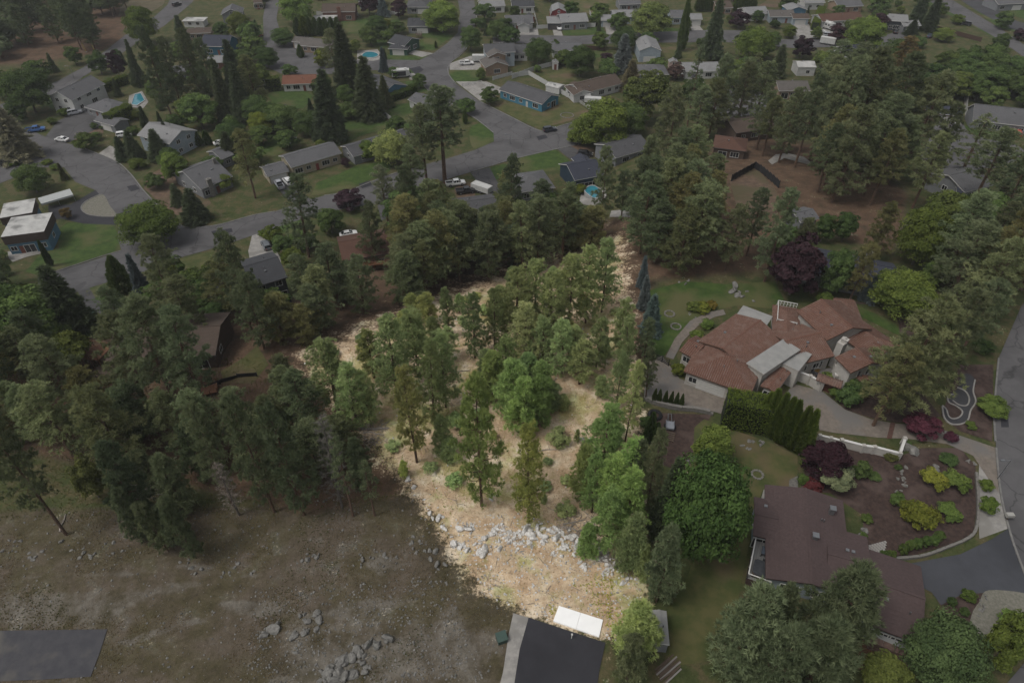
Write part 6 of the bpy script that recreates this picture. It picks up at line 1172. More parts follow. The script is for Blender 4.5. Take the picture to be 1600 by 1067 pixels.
def wall(line, w_, hgt, label, caps=True, dz=0):
    pts = [P(*q) for q in line]; O = pts[0]; rt = thing('garden_wall', label, 'wall', O)
    for a, b in zip(pts, pts[1:]):
        d = b - a; L = math.hypot(d.x, d.y); c = (a + b) / 2
        ubox('wall_panel', STUCCO, TRS(c.x - O.x, c.y - O.y, c.z - O.z + hgt / 2 - .2, math.atan2(d.y, d.x), L, w_, hgt + .4), rt)
        ubox('coping', TRIM, TRS(c.x - O.x, c.y - O.y, c.z - O.z + hgt + .04, math.atan2(d.y, d.x), L, w_ + .1, .1), rt)
    for p in pts: ubox('pier', STUCCO, TRS(p.x - O.x, p.y - O.y, p.z - O.z + hgt / 2, 0, w_ + .22, w_ + .22, hgt + .4), rt)
wall([(1278, 688), (1295, 692), (1311, 696)], .25, 1.2, 'short white wall piece at the end of the tall hedge'); wall([(1311, 697), (1345, 706), (1362, 708), (1401, 718)], .3, 1.5, 'long white stucco wall along the lower side of the paved drive'); wall([(1401, 718), (1409, 694)], .3, 1.4, 'short white wall end turning up to the drive')
wall([(1240, 592), (1262, 600), (1280, 611)], .3, 1.9, 'white courtyard wall between villa garage and brown gate'); wall([(1302, 598), (1302, 582)], .3, 1.6, 'short white courtyard wall beside the gable tower')
gt = thing('courtyard_gate', 'red-brown wooden gate under a small tiled roof in the courtyard wall', 'gate', P(1289, 611), math.atan2(*(P(1298, 616) - P(1281, 610)).yx))
for i in range(4): ubox('plank', paint((.12, .045, .03)), TRS(-1.05 + .7 * i, 0, 1.0, 0, .68, .12, 2.0), gt)
for s in (-1, 1): ubox('pier', STUCCO, TRS(s * 1.6, 0, 1.1, 0, .4, .45, 2.3), gt)
grf = MB()
for s in (-1, 1): grf.add([(-2, 0, 3.0), (2, 0, 3.0), (2, s * 1.0, 2.5), (-2, s * 1.0, 2.5), (-2, 0, 2.85), (2, 0, 2.85), (2, s * 1.0, 2.35), (-2, s * 1.0, 2.35)], [(0, 1, 2, 3), (4, 5, 6, 7), (0, 1, 5, 4), (2, 3, 7, 6), (1, 2, 6, 5), (3, 0, 4, 7)])
for i in range(11):
    for s in (-1, 1): grf.tube([(-1.9 + .38 * i, 0, 3.02), (-1.9 + .38 * i, s * 1.02, 2.52)], .1, 6)
addobj('tiled_roof', grf.mesh('tiled_roof', TILE), gt)
# curved track with white kerbs
TRK = [(1500, 590), (1512, 584), (1523, 594), (1520, 612), (1524, 628), (1516, 642), (1512, 656), (1502, 662), (1486, 662), (1475, 652), (1472, 636), (1480, 640), (1486, 654), (1500, 652), (1502, 642), (1490, 630), (1482, 628), (1484, 616), (1496, 608)]
drape('track', TRK, asphalt('track_asphalt', (.055, .055, .06), False), .08, smooth=True)
strip('track_kerb', [(1523, 594), (1520, 612), (1524, 628), (1516, 642), (1512, 656), (1502, 663), (1486, 663), (1475, 653), (1472, 636)], .24, .18, CONC, dz=.03)
strip('track_kerb', [(1472, 634), (1478, 640), (1482, 651), (1490, 655), (1500, 651), (1503, 643), (1494, 635), (1482, 629), (1481, 620), (1490, 616)], .24, .16, CONC, dz=.03)
strip('track_kerb', [(1495, 606), (1508, 612), (1514, 624), (1510, 634), (1498, 633), (1488, 626)], .24, .16, CONC, dz=.03)

# ------------------------------------------------------------------ pools and garden things
def pool(pts, label, round_=False, above=False):
    pl = catmull(pts) if round_ else pts; wp = [P(*q) for q in pl]; c = sum(wp, Vector()) / len(wp); o = thing('swimming_pool', label, 'pool', c)
    zt = .9 if above else .34
    def ring(s, z): return [((p.x - c.x) * s, (p.y - c.y) * s, z) for p in wp]
    n = len(wp); v = ring(1.12, -.3) + ring(1.12, zt) + ring(1.0, zt) + ring(1.0, -.3); f = []
    for k in range(3):
        for i in range(n): f.append((k * n + i, k * n + (i + 1) % n, (k + 1) * n + (i + 1) % n, (k + 1) * n + i))
    addobj('coping', mesh('coping', v, f, paint((.42, .42, .41))), o); addobj('water', mesh('water', ring(1.02, zt - .1), [tuple(range(n))], POOLW), o)
pool([(206, 164), (211, 149), (220, 147), (226, 158), (214, 166)], 'turquoise swimming pool behind the tall clipped hedge'); pool([(566, 88), (572, 83), (584, 83), (591, 87), (584, 91), (572, 91)], 'pale blue kidney pool beside the blue-grey spruce', True); pool([(914, 306), (918, 299), (928, 296), (937, 300), (936, 308), (926, 312)], 'round raised blue pool below the navy blue house', True, True)
def clipped_hedge(line, w_, hgt, label, tint=(1, 1, 1)):
    pts = [tuple(P(*q).xy) for q in line]; o = thing('clipped_hedge', label, 'hedge', P(*line[0])); O = Vector(o.location); cs = []; ax = []
    for a, b in zip(pts, pts[1:]):
        d = np.array([b[0] - a[0], b[1] - a[1]]); L = np.linalg.norm(d); u = d / L; nrm = np.array([-u[1], u[0]]); n = int(L * (w_ + 2 * hgt) * 26)
        s = RG.random(n) * L; k = RG.random(n); side = k < (2 * hgt / (2 * hgt + w_)); sg = np.where(RG.random(n) < .5, 1, -1)
        off = np.where(side, sg * w_ / 2, (RG.random(n) - .5) * w_) + RG.normal(size=n) * .08; z = np.where(side, RG.random(n) * hgt, hgt) + RG.normal(size=n) * .07 + .12 * np.sin(s * 1.7)
        x = a[0] + u[0] * s + nrm[0] * off; y = a[1] + u[1] * s + nrm[1] * off; zz = np.array([h(a[0] + (b[0] - a[0]) * t, a[1] + (b[1] - a[1]) * t) for t in s / L])
        cs.append(np.stack([x - O.x, y - O.y, zz + z - O.z], 1)); ax.append(np.stack([np.where(side, nrm[0] * sg, 0) * .6, np.where(side, nrm[1] * sg, 0) * .6, np.full(n, .7)], 1))
        MBt = MB().box(0, L, -w_ / 2 + .12, w_ / 2 - .12, -.3, hgt - .1); addobj('stems', MBt.mesh('stems', mat('hedge_core', (.02, .028, .012), None)), o, None, Matrix.Translation((a[0] - O.x, a[1] - O.y, h(*a) - O.z)) @ Matrix.Rotation(math.atan2(u[1], u[0]), 4, 'Z'))
    tri = blades(np.concatenate(cs), np.concatenate(ax), .38, .16, 3, .5); addobj('foliage', foliage_mesh('foliage', tri, np.repeat(RG.random(len(tri) // 3), 3), LEAF['thuja']), o, tint)
clipped_hedge([(174, 202), (190, 193), (208, 184)], 3.2, 4.6, 'tall dense clipped hedge beside the turquoise pool', YG); clipped_hedge([(152, 150), (172, 140), (200, 130)], 2.4, 3.0, 'long rounded hedge behind the white two-storey house', YG); clipped_hedge([(605, 160), (630, 152), (648, 142)], 2.5, 2.4, 'dark clipped hedge behind the small white garage'); clipped_hedge([(418, 142), (440, 140)], 3, 4.5, 'square dense hedge between the red roofs', YG); clipped_hedge([(1272, 48), (1282, 22)], 3, 3.2, 'bright hedge row left of the white motorhome', YG)
for x, y in ((1376, 1), (1384, 1)): pass
clipped_hedge([(1126, 656), (1145, 660), (1166, 664), (1196, 670)], 3.4, 5.6, 'tall solid clipped green hedge at the left end of the conifer row by the villa', YG)
# villa courtyard table, patio set, deck
def table(px, py, r, hgt, m, label, z=0, nch=4, cm=None, cat='table set'):
    o = thing('patio_table', label, 'table', P(px, py) + Vector((0, 0, .1 + z))); b = MB().tube([(0, 0, hgt - .04), (0, 0, hgt)], r, 16); addobj('table_top', b.mesh('table_top', m), o)
    for k in range(4): addobj('leg', MB().tube([(r * .6 * math.cos(k * 1.57), r * .6 * math.sin(k * 1.57), 0), (r * .5 * math.cos(k * 1.57), r * .5 * math.sin(k * 1.57), hgt - .04)], .03, 5).mesh('leg', m), o)
    return o
def chair(x, y, z, rz, m, label, group, name='patio_chair'):
    o = thing(name, label, 'chair', (x, y, z), rz, group)
    addobj('seat', MB().box(-.28, .28, -.28, .28, .40, .47).mesh('seat', m), o); addobj('backrest', MB().box(-.28, .28, .24, .30, .45, .98).mesh('backrest', m), o)
    for sx in (-.24, .24):
        for sy in (-.24, .24): addobj('leg', MB().box(sx - .02, sx + .02, sy - .02, sy + .02, 0, .41).mesh('leg', m), o)
WOOD = mat('weathered_wood', (.085, .06, .045), (.14, .105, .08), 4, .85, .006, 20); DKM = paint((.035, .035, .04))
table(1209, 786, .75, .74, WOOD, 'round wooden patio table on the pale patio beside the mauve-brown roof'); pt = P(1209, 786)
for k in range(6):
    a = k * 1.047 + .3; chair(pt.x + 1.15 * math.cos(a), pt.y + 1.15 * math.sin(a), pt.z + .1, a - R(90), WOOD if k % 2 else paint((.4, .39, .36)), 'patio chair drawn up to the round wooden table', 'chairs round the wooden patio table')
table(1276, 590, .5, .74, DKM, 'small dark courtyard table in front of the villa'); pt = P(1276, 590)
for k in range(3): a = k * 2.1; chair(pt.x + .9 * math.cos(a), pt.y + .9 * math.sin(a), pt.z + .1, a - R(90), DKM, 'dark courtyard chair at the small table before the villa', 'villa courtyard chairs')
# deck
da, db, dc = P(1163, 912), P(1198, 925), P(1181, 852); du = (db - da); dL = math.hypot(du.x, du.y); dang = math.atan2(du.y, du.x); dv = (dc - da); dD = math.hypot(dv.x, dv.y)
DK_ = thing('timber_deck', 'pale grey raised deck with white railing on the left of the mauve-brown house', 'deck', (da.x, da.y, da.z), dang); DH = 1.5
nb_ = int(dL / .3)
for i in range(nb_): ubox('deck_board', mat('deck_grey', (.20, .20, .195), (.27, .27, .26), 3, .8), TRS((i + .5) * dL / nb_, dD / 2, DH + random.uniform(-.006, .006), 0, dL / nb_ - .025, dD, .06), DK_)
addobj('deck_frame', MB().box(.05, dL - .05, .05, dD - .05, -.5, DH - .04).mesh('deck_frame', MATS['brown_fascia']), DK_)
for a, b in (((0, 0), (dL, 0)), ((0, 0), (0, dD)), ((0, dD), (dL, dD))):
    n = max(2, int(math.hypot(b[0] - a[0], b[1] - a[1]) / 1.5))
    for i in range(n + 1): ubox('post', TRIM, TRS(a[0] + (b[0] - a[0]) * i / n, a[1] + (b[1] - a[1]) * i / n, DH + .5, 0, .1, .1, 1.0), DK_)
    ubox('handrail', TRIM, TRS((a[0] + b[0]) / 2, (a[1] + b[1]) / 2, DH + 1.03, math.atan2(b[1] - a[1], b[0] - a[0]), math.hypot(b[0] - a[0], b[1] - a[1]), .14, .06), DK_)
Md = Matrix.Translation((da.x, da.y, da.z)) @ Matrix.Rotation(dang, 4, 'Z')
ht = thing('hot_tub', 'dark grey square covered hot tub on the pale deck', 'hot tub', Md @ Vector((1.55, 1.5, DH + .04)), dang)
addobj('shell', MB().loft([[(-1.1, -1.1, 0), (1.1, -1.1, 0), (1.1, 1.1, 0), (-1.1, 1.1, 0)], [(-1.13, -1.13, .8), (1.13, -1.13, .8), (1.13, 1.13, .8), (-1.13, 1.13, .8)]]).mesh('shell', WOOD), ht)
cvb = MB().prism([(-1.17, -.85), (-.85, -1.17), (.85, -1.17), (1.17, -.85), (1.17, .85), (.85, 1.17), (-.85, 1.17), (-1.17, .85)], .8, .93); cvb.box(-1.1, 1.1, -.03, .03, .925, .945); addobj('cover', cvb.mesh('cover', mat('tub_cover', (.035, .038, .043), (.055, .058, .064), 2, .55)), ht)
dt = thing('patio_table', 'glass-topped dark rectangular table on the pale deck', 'table', Md @ Vector((1.9, dD - 2.0, DH + .04)), dang)
addobj('table_top', MB().box(-.85, .85, -.6, .6, .68, .72).mesh('table_top', mat('table_glass', (.10, .12, .15), None, rough=.08)), dt); addobj('table_frame', MB().box(-.9, .9, -.65, -.6, .66, .73).box(-.9, .9, .6, .65, .66, .73).box(-.9, -.852, -.6, .6, .66, .73).box(.852, .9, -.6, .6, .66, .73).mesh('table_frame', DKM), dt)
for sx in (-.8, .8):
    for sy in (-.55, .55): addobj('leg', MB().box(sx - .03, sx + .03, sy - .03, sy + .03, 0, .67).mesh('leg', DKM), dt)
q = Md @ Vector((1.7, dD - 3.3, DH + .04)); chair(q.x, q.y, q.z, dang + R(180), DKM, 'dark bench chair in front of the glass-topped deck table', None)
q = Md @ Vector((3.0, dD - 2.0, DH + .04)); chair(q.x, q.y, q.z, dang - R(90), paint((.16, .03, .03)), 'dark red chair by the wall on the deck', None)
# paver path
pv = thing('paver_path', 'pale square stepping pavers beside the mauve-brown house', 'path', P(1348, 866))
pa, pb, pc_ = P(1348, 872), P(1384, 862), P(1368, 846); e1 = (pb - pa) / 9; e2 = (P(1352, 852) - pa) / 5
for i in range(9):
    for j in range(5): c = pa + e1 * i + e2 * j - pv.location; ubox('paver', CONC, TRS(c.x, c.y, .06 + random.uniform(-.01, .01), math.atan2(e1.y, e1.x), Vector((e1.x, e1.y)).length * .82, Vector((e2.x, e2.y)).length * .80, .12), pv)
# planters, tyre, utility trailer, kennel
def ring_bed(px, py, r, label, m=None):
    o = thing('stone_ring', label, 'planter', P(px, py)); n = max(8, int(r * 9))
    for k in range(n): a = k * 6.283 / n; ubox('stone', m or BLOCK, TRS(r * math.cos(a), r * math.sin(a), .08, a + R(90), 6.283 * r / n * .88, .28 + random.uniform(-.04, .04), .3 + random.uniform(-.06, .06)), o)
    return o
ring_bed(886, 181, 2.2, 'ring of pale stones round a bed on the corner lawn'); ring_bed(1183, 742, .8, 'grey stone ring on the lower right lawn'); ring_bed(1046, 491, .9, 'pale stone ring on the villa lawn, upper'); ring_bed(1056, 511, .9, 'pale stone ring on the villa lawn, lower'); ring_bed(124, 209, 1.2, 'small stone ring in the round dry bed on the cul-de-sac')
ty = thing('old_tyre', 'black old tyre lying on the brown earth below the block wall', 'tyre', P(1023, 650)); tv = []; tf = []
for i in range(20):
    for j in range(8):
        a, b = i * 6.283 / 20, j * 6.283 / 8; rr = .62 + .2 * math.cos(b); tv.append((rr * math.cos(a), rr * math.sin(a), .2 + .18 * math.sin(b))); tf.append((i * 8 + j, ((i + 1) % 20) * 8 + j, ((i + 1) % 20) * 8 + (j + 1) % 8, i * 8 + (j + 1) % 8))
ty.scale = (1.5, 1.5, 1.5); addobj('tyre_ring', mesh('tyre_ring', tv, tf, RUBBER, smooth=True), ty)
ut = thing('utility_trailer', 'small pale utility trailer with drawbar on the brown earth', 'trailer', P(1046, 668), R(80))
addobj('tray', MB().box(-.9, .9, -.65, .65, .5, .56).box(-.9, .9, -.65, -.6, .56, .85).box(-.9, .9, .6, .65, .56, .85).box(-.9, -.85, -.6, .6, .56, .85).mesh('tray', paint((.3, .32, .35))), ut); addobj('drawbar', MB().tube([(.9, -.3, .5), (2.7, -.25, .45)], .06, 5).tube([(.9, .3, .5), (2.7, .25, .45)], .06, 5).tube([(2.6, -.3, .46), (2.6, .3, .46)], .05, 5).mesh('drawbar', METAL), ut)
for s in (-1, 1): addobj('wheel', WH[0], ut, None, Matrix.Translation((0, s * .8, .34)))
pg = thing('wooden_pallet', 'dark wooden pallet frame beside the utility trailer', 'pallet', P(1044, 683), R(70))
for i in range(5): ubox('slat', WOOD, TRS(-.8 + .4 * i, 0, .32, 0, .22, 1.9, .06), pg)
for i in range(3): ubox('bearer', WOOD, TRS(0, -.8 + .8 * i, .16, 0, 1.9, .14, .24), pg)
# small shed and lumber beside the corner of the lot
sh = H1('small pale shed with low roof beside the lot corner at bottom', 'small shed at the lot corner', w((1021, 1006), (1046, 1008), 4.2, 2.1, 'gable_v', .18, GREYW, paint((.34, .34, .33)), 'r:.5d', ov=.12), cat='shed', name='garden_shed')
lp = thing('lumber_pile', 'loose pile of weathered planks beside the small shed', 'lumber pile', P(1044, 1046), R(35))
for i in range(9): ubox('plank', WOOD if i % 3 else paint((.3, .28, .26)), Matrix.Translation((random.uniform(-.3, .3), -.9 + .22 * i, .1 + .05 * (i % 3))) @ Matrix.Rotation(random.uniform(-.12, .12), 4, 'Z') @ Matrix.Diagonal((2.6 + random.random(), .18, .06, 1)), lp)
# concrete slab of two panels and transformer box
sa, sb, sc_, sd_ = P(864, 971), P(873, 947), P(942, 969), P(936, 996)
def slab(p, label, nm='concrete_slab'):
    c = sum(p, Vector()) / 4; o = thing(nm, label, 'slab', c); q = [((v.x - c.x) * .992, (v.y - c.y) * .992) for v in p]; addobj('panel', MB().prism(q, -.3, .22).mesh('panel', mat('fresh_concrete', (.78, .78, .77), (.82, .82, .81), .8, .8)), o)
m1, m2 = (sa + sd_) / 2, (sb + sc_) / 2
slab([sa, m1, m2, sb], 'left half of the bright white concrete slab at the road end'); slab([m1, sd_, sc_, m2], 'right half of the bright white concrete slab at the road end')
tb = thing('utility_box', 'green utility box on gravel left of the new road stub', 'utility box', P(784, 999), R(20)); addobj('cabinet', MB().loft([[(-.6, -.55, -.2), (.6, -.55, -.2), (.6, .55, -.2), (-.6, .55, -.2)], [(-.6, -.55, .75), (.6, -.55, .75), (.6, .55, .95), (-.6, .55, .95)]]).mesh('cabinet', paint((.05, .085, .07))), tb); addobj('lid', MB().box(-.65, .65, -.6, .6, -.03, .03).mesh('lid', paint((.06, .10, .085))), tb, None, Matrix.Translation((0, 0, .9)) @ Matrix.Rotation(.18, 4, 'X'))
wp_ = thing('hydrant_marker', 'thin white marker post at the end of the new asphalt', 'post', P(893, 997)); addobj('post', MB().tube([(0, 0, -.2), (0, 0, 1.0)], .05, 6).mesh('post', TRIM), wp_); addobj('cap', MB().box(-.1, .1, -.1, .1, .98, 1.08).mesh('cap', TRIM), wp_)
for x, y, t in ((135, 82, 67), (150, 84, 71)):
    b = P(x, y); hh = h_to_top(b, t); o = thing('marker_post', 'tall yellow leaning marker post by the dark wooded hill' + (', left one' if x == 135 else ', right one'), 'post', b, 0, 'yellow marker posts'); o.rotation_euler = (0, -.12, 0); addobj('post', MB().tube([(0, 0, -.3), (0, 0, hh)], .13, 6).mesh('post', paint((.35, .27, .05))), o)
    addobj('base', MB().box(-.3, .3, -.3, .3, -.2, .3).mesh('base', CONC), o)
def lamp(px, py, top, label):
    b = P(px, py); hh = h_to_top(b, top); o = thing('street_lamp', label, 'street lamp', b); addobj('pole', MB().tube([(0, 0, -.3), (0, 0, hh)], [.09, .05], 7).mesh('pole', METAL), o); addobj('arm', MB().tube([(0, 0, hh), (-1.2, -.2, hh + .2)], .04, 5).mesh('arm', METAL), o); addobj('lamp_head', MB().box(-1.7, -1.1, -.35, -.05, hh + .14, hh + .28).mesh('lamp_head', METAL), o)
lamp(797, 226, 211, 'grey street lamp at the street junction'); lamp(1558, 748, 719, 'street lamp beside the right-hand street'); lamp(116, 122, 104, 'pale pole by the upper left road')
for i, (x, y) in enumerate([(1528, 790), (1530, 822)]): pass
mb_ = thing('mailbox', 'grey mailbox on a post where the blue-grey driveway meets the street', 'mailbox', P(1572, 812)); addobj('box', MB().box(-.5, .5, -.3, .3, .9, 1.4).mesh('box', paint((.4, .39, .36))), mb_); addobj('post', MB().box(-.08, .08, -.08, .08, -.2, .9).mesh('post', WOOD), mb_)
# porch strip and stone retaining wall below the brown house
pz = [P(1356, 990), P(1440, 1024), P(1436, 1036), P(1352, 1002)]
block_wall([(1354, 1008), (1396, 1026), (1436, 1044)], .8, 1.8, mat('reddish_stone', (.12, .075, .06), (.20, .14, .12), 1.6, .95, .03, 6), 'reddish stone retaining wall below the brown house porch', 4, .8)
drape('porch_floor', [(1356, 992), (1442, 1022), (1436, 1040), (1352, 1006)], mat('pale_porch', (.30, .31, .31), None, rough=.8), 1.75)
# timber decks
def deck(px, py, wd, dp, hz, deg, label, m=None):
    o = thing('timber_deck', label, 'deck', P(px, py), R(deg)); m = m or mat('cedar', (.16, .075, .04), (.22, .11, .06), 3, .8); n = int(wd / .4)
    for i in range(n): ubox('deck_board', m, TRS((i + .5) * wd / n - wd / 2, 0, hz, 0, wd / n - .03, dp, .08), o)
    for s in (-1, 1):
        ubox('handrail', m, TRS(0, s * dp / 2, hz + 1.0, 0, wd, .1, .08), o)
        for i in range(4): ubox('post', m, TRS(-wd / 2 + wd * i / 3, s * dp / 2, hz / 2 + .4, 0, .12, .12, hz + 1.2), o)
deck(595, 420, 8, 3, 2.2, 12, 'orange cedar deck beside the red-brown roofed house'); deck(152, 566, 5, 3.5, 2.4, -10, 'red cedar deck at the left end of the forest house'); deck(168, 588, 4, 3, 1.2, -10, 'dark lower deck with grill beside the forest house', WOOD); deck(325, 548, 3, 3, 2.2, 0, 'small red deck at the right end of the forest house'); deck(324, 612, 3.5, 2.5, .5, 20, 'low red wooden platform at the end of the black garden fence')
deck(655, 60, 2.5, 2, 1.5, 0, 'small dark deck on the dark green house', WOOD)
tp = thing('trampoline', 'orange-edged woodpile frame among pines behind the lot', 'woodpile', P(797, 372), .4); addobj('logs', MB().tube([(-1.5, 0, .3), (1.5, 0, .3)], .25, 7).tube([(-1.5, .5, .3), (1.5, .5, .3)], .22, 7).tube([(-1.5, .25, .7), (1.5, .25, .7)], .24, 7).mesh('logs', mat('orange_wood', (.22, .10, .04), (.3, .15, .07), 3)), tp); tp.name = 'woodpile'
bn = thing('wheelie_bin', 'dark green bin beside the left lower driveway', 'bin', P(150, 497)); addobj('bin_body', MB().loft([[(-.3, -.35, 0), (.3, -.35, 0), (.3, .35, 0), (-.3, .35, 0)], [(-.4, -.45, 1.3), (.4, -.45, 1.3), (.4, .45, 1.3), (-.4, .45, 1.3)]]).mesh('bin_body', paint((.03, .07, .055))), bn); addobj('lid', MB().box(-.43, .43, -.48, .48, 1.29, 1.37).mesh('lid', paint((.03, .07, .055))), bn)

# ------------------------------------------------------------------ boulders, logs, slash, grass
ROCK = mat('granite', (.38, .365, .34), (.62, .605, .58), 2.2, .9, .05, 6, c3=(.24, .225, .205), scale2=.9, detail=9); ROCKG = mat('grey_granite', (.10, .096, .088), (.19, .184, .17), 1.8, .92, .05, 6, c3=(.09, .09, .08), scale2=.8, detail=9)
def rock_mesh(s, m, flat=.6):
    bm = bmesh.new(); bmesh.ops.create_icosphere(bm, subdivisions=2, radius=1); rg = random.Random(s); cuts = [(Vector((rg.gauss(0, 1), rg.gauss(0, 1), rg.gauss(0, .8))).normalized(), rg.uniform(.45, .85)) for _ in range(9)]
    for v in bm.verts:
        p = v.co.copy()
        for n, d in cuts:
            k = p.dot(n)
            if k > d: p -= n * (k - d)
        p *= 1 + .12 * noise.noise(p * 2.3 + Vector((s, 0, 0))); v.co = Vector((p.x, p.y * .8, p.z * flat))
    me = bpy.data.meshes.new('boulder'); bm.to_mesh(me); bm.free(); me.materials.append(m); return me
RK = [rock_mesh(s, ROCK, f) for s, f in ((1, .7), (2, .5), (3, .85), (4, .6), (5, .75))]; RKG = [rock_mesh(s + 20, ROCKG, f) for s, f in ((1, .7), (2, .45), (3, .8), (4, .6))]
def boulder(px, py, r, label, group, grey=False, rg=random):
    p = P(px, py) if not isinstance(px, Vector) else px; me = rg.choice(RKG if grey else RK); o = addobj('boulder', me); o.location = p + Vector((0, 0, r * .18)); o.rotation_euler = (rg.gauss(0, .25), rg.gauss(0, .25), rg.uniform(0, 6.28)); k = r * rg.uniform(.8, 1.2); o.scale = (r * rg.uniform(.85, 1.3), k, r * rg.uniform(.75, 1.15)); tag(o, label, 'boulder', group); return o
rg = random.Random(41)
CL = [  # polygon, count, radius range, label, grey
 ([(690, 822), (720, 818), (785, 835), (790, 862), (755, 872), (700, 850)], 34, (.22, .75), 'pale granite boulder in the scatter above the left corner of the lot', False),
 ([(640, 745), (672, 790), (700, 812), (690, 826), (655, 790), (632, 750)], 14, (.2, .6), 'pale granite boulder along the left edge of the lot slope', False),
 ([(810, 822), (850, 815), (905, 840), (925, 875), (915, 890), (890, 862), (830, 848)], 40, (.25, .85), 'pale granite boulder in the rock pile below the front pines', False),
 ([(860, 838), (900, 850), (930, 880), (1000, 905), (985, 920), (900, 885)], 34, (.15, .5), 'small pale rock spilling below the rock pile', False),
 ([(905, 680), (925, 676), (925, 700), (908, 705)], 10, (.2, .5), 'grey-white stone in the small heap beside the right-hand pines', False),
 ([(895, 738), (915, 742), (915, 770), (900, 762)], 10, (.2, .5), 'pale stone in the heap behind the yellow-green pine', False),
 ([(760, 765), (785, 770), (782, 782), (765, 780)], 4, (.25, .55), 'flat pale stone right of the leafy front pine', False),
 ([(540, 1025), (575, 1000), (612, 990), (610, 1012), (570, 1050), (530, 1067), (495, 1067), (505, 1048)], 46, (.35, 1.0), 'angular grey boulder in the big rock pile at bottom centre', True),
 ([(412, 978), (435, 974), (440, 990), (420, 1000), (408, 990)], 6, (.5, 1.1), 'dark grey rock of the small outcrop at bottom left centre', True),
 ([(470, 960), (500, 955), (500, 985), (480, 1010), (460, 1030), (452, 1000)], 14, (.3, .8), 'grey rock on the stony slope left of the big rock pile', True),
 ([(560, 860), (620, 870), (640, 890), (590, 910), (545, 905)], 16, (.2, .6), 'grey rock on the dirt slope left of the lot', True),
 ([(635, 830), (670, 850), (700, 880), (680, 895), (640, 860)], 14, (.3, .8), 'grey rock in the outcrop just left of the lot boundary', True),
 ([(480, 860), (500, 865), (490, 880), (470, 878)], 8, (.2, .5), 'dull stone in the small heap on the left dirt slope', True),
 ([(0, 840), (90, 838), (210, 850), (200, 870), (60, 875), (0, 870)], 34, (.15, .45), 'small dull stone on the grassy bank at left', True),
 ([(270, 870), (400, 880), (395, 900), (280, 895)], 22, (.12, .4), 'small dull stone scattered below the left pines', True),
 ([(1405, 735), (1418, 728), (1412, 770), (1395, 782), (1400, 760)], 14, (.25, .6), 'grey stone in the dry stream bed across the mulch garden', True),
 ([(1408, 700), (1438, 700), (1436, 716), (1410, 714)], 5, (.6, 1.2), 'big grey garden rock beside the dark red maple', True),
 ([(1450, 725), (1466, 722), (1464, 740), (1450, 742)], 4, (.5, 1.0), 'grey garden rock in the middle of the mulch bed', True),
 ([(1500, 705), (1524, 722), (1526, 732), (1508, 718)], 6, (.25, .5), 'grey stone at the upper corner of the mulch bed', True),
 ([(1342, 828), (1356, 824), (1358, 848), (1346, 858)], 7, (.4, .8), 'grey rock by the corner of the mauve-brown roof', True),
 ([(1528, 942), (1544, 922), (1540, 945), (1526, 970)], 9, (.25, .45), 'grey edging stone round the tan gravel bay', True),
 ([(1146, 700), (1170, 690), (1196, 686), (1190, 696), (1160, 706)], 11, (.25, .5), 'stone edging the flower strip on the lower right lawn', True),
 ([(1050, 718), (1086, 712), (1076, 732)], 6, (.3, .7), 'grey rock at the lower edge of the brown earth garden', True),
 ([(1130, 452), (1150, 447), (1185, 462), (1180, 474), (1150, 462)], 12, (.4, 1.1), 'grey garden rock on the villa lawn below the purple beech', True),
 ([(1060, 440), (1078, 436), (1078, 446), (1062, 450)], 4, (.3, .6), 'grey stone near the top of the villa lawn', True),
 ([(1076, 482), (1082, 494), (1092, 498), (1084, 500), (1074, 490)], 8, (.2, .35), 'stone edging the yellow flower bed on the villa lawn', True),
 ([(690, 470), (760, 480), (740, 520), (700, 500)], 6, (.2, .4), 'small stone on the path at the back of the lot', False),
]
for ci, (pl, n, (r0, r1), lb, gy) in enumerate(CL):
    wpl = [tuple(P(*q).xy) for q in pl]; xs = [q[0] for q in wpl]; ys = [q[1] for q in wpl]; got = 0
    for _ in range(n * 60):
        if got >= n: break
        x, y = rg.uniform(min(xs), max(xs)), rg.uniform(min(ys), max(ys))
        if inpoly((x, y), wpl): boulder(Vector((x, y, h(x, y))), 0, r0 + (r1 - r0) * rg.random() ** 1.8, lb, 'rocks: ' + ' '.join(lb.split()[-6:]), gy, rg); got += 1
def scatter_stuff(name, pts, maker, m, label=None):
    V = []; Fc = []
    for p in pts:
        v, f = maker(p); o = len(V); V += v; Fc += [tuple(i + o for i in q) for q in f]
    o = addobj(name, mesh(name, V, Fc, m)); tag(o, kind='stuff'); return o
def rnd_in(pl, n, rg, avoid=True):
    wpl = [tuple(P(*q).xy) for q in pl]; xs = [q[0] for q in wpl]; ys = [q[1] for q in wpl]; out = []
    SL = [(860, 974), (872, 943), (946, 967), (938, 1000)]
    for _ in range(n * 3):
        if len(out) >= n: break
        x, y = rg.uniform(min(xs), max(xs)), rg.uniform(min(ys), max(ys))
        if not inpoly((x, y), wpl): continue
        z = h(x, y)
        if avoid:
            pp = proj(x, y, z)
            if inpoly(pp, SL) or any(inpoly(pp, q) for q in PAVED): continue
        out.append(Vector((x, y, z)))
    return out
def pebble(p, r0=.05, r1=.20):
    r = r0 + (r1 - r0) * rg.random() ** 3; a = rg.random() * 6.28; c, s = math.cos(a), math.sin(a); v = []
    for x, y, z in ((-1, -.7, -.3), (1, -.8, -.3), (.9, .8, -.3), (-.8, .7, -.3), (-.6, -.4, .7), (.5, -.5, .8), (.55, .5, .6), (-.5, .45, .75)):
        k = r * rg.uniform(.75, 1.2); v.append((p.x + (x * c - y * s) * k, p.y + (x * s + y * c) * k, p.z + z * k * .8))
    return v, [(4, 5, 6, 7), (0, 1, 5, 4), (1, 2, 6, 5), (2, 3, 7, 6), (3, 0, 4, 7)]
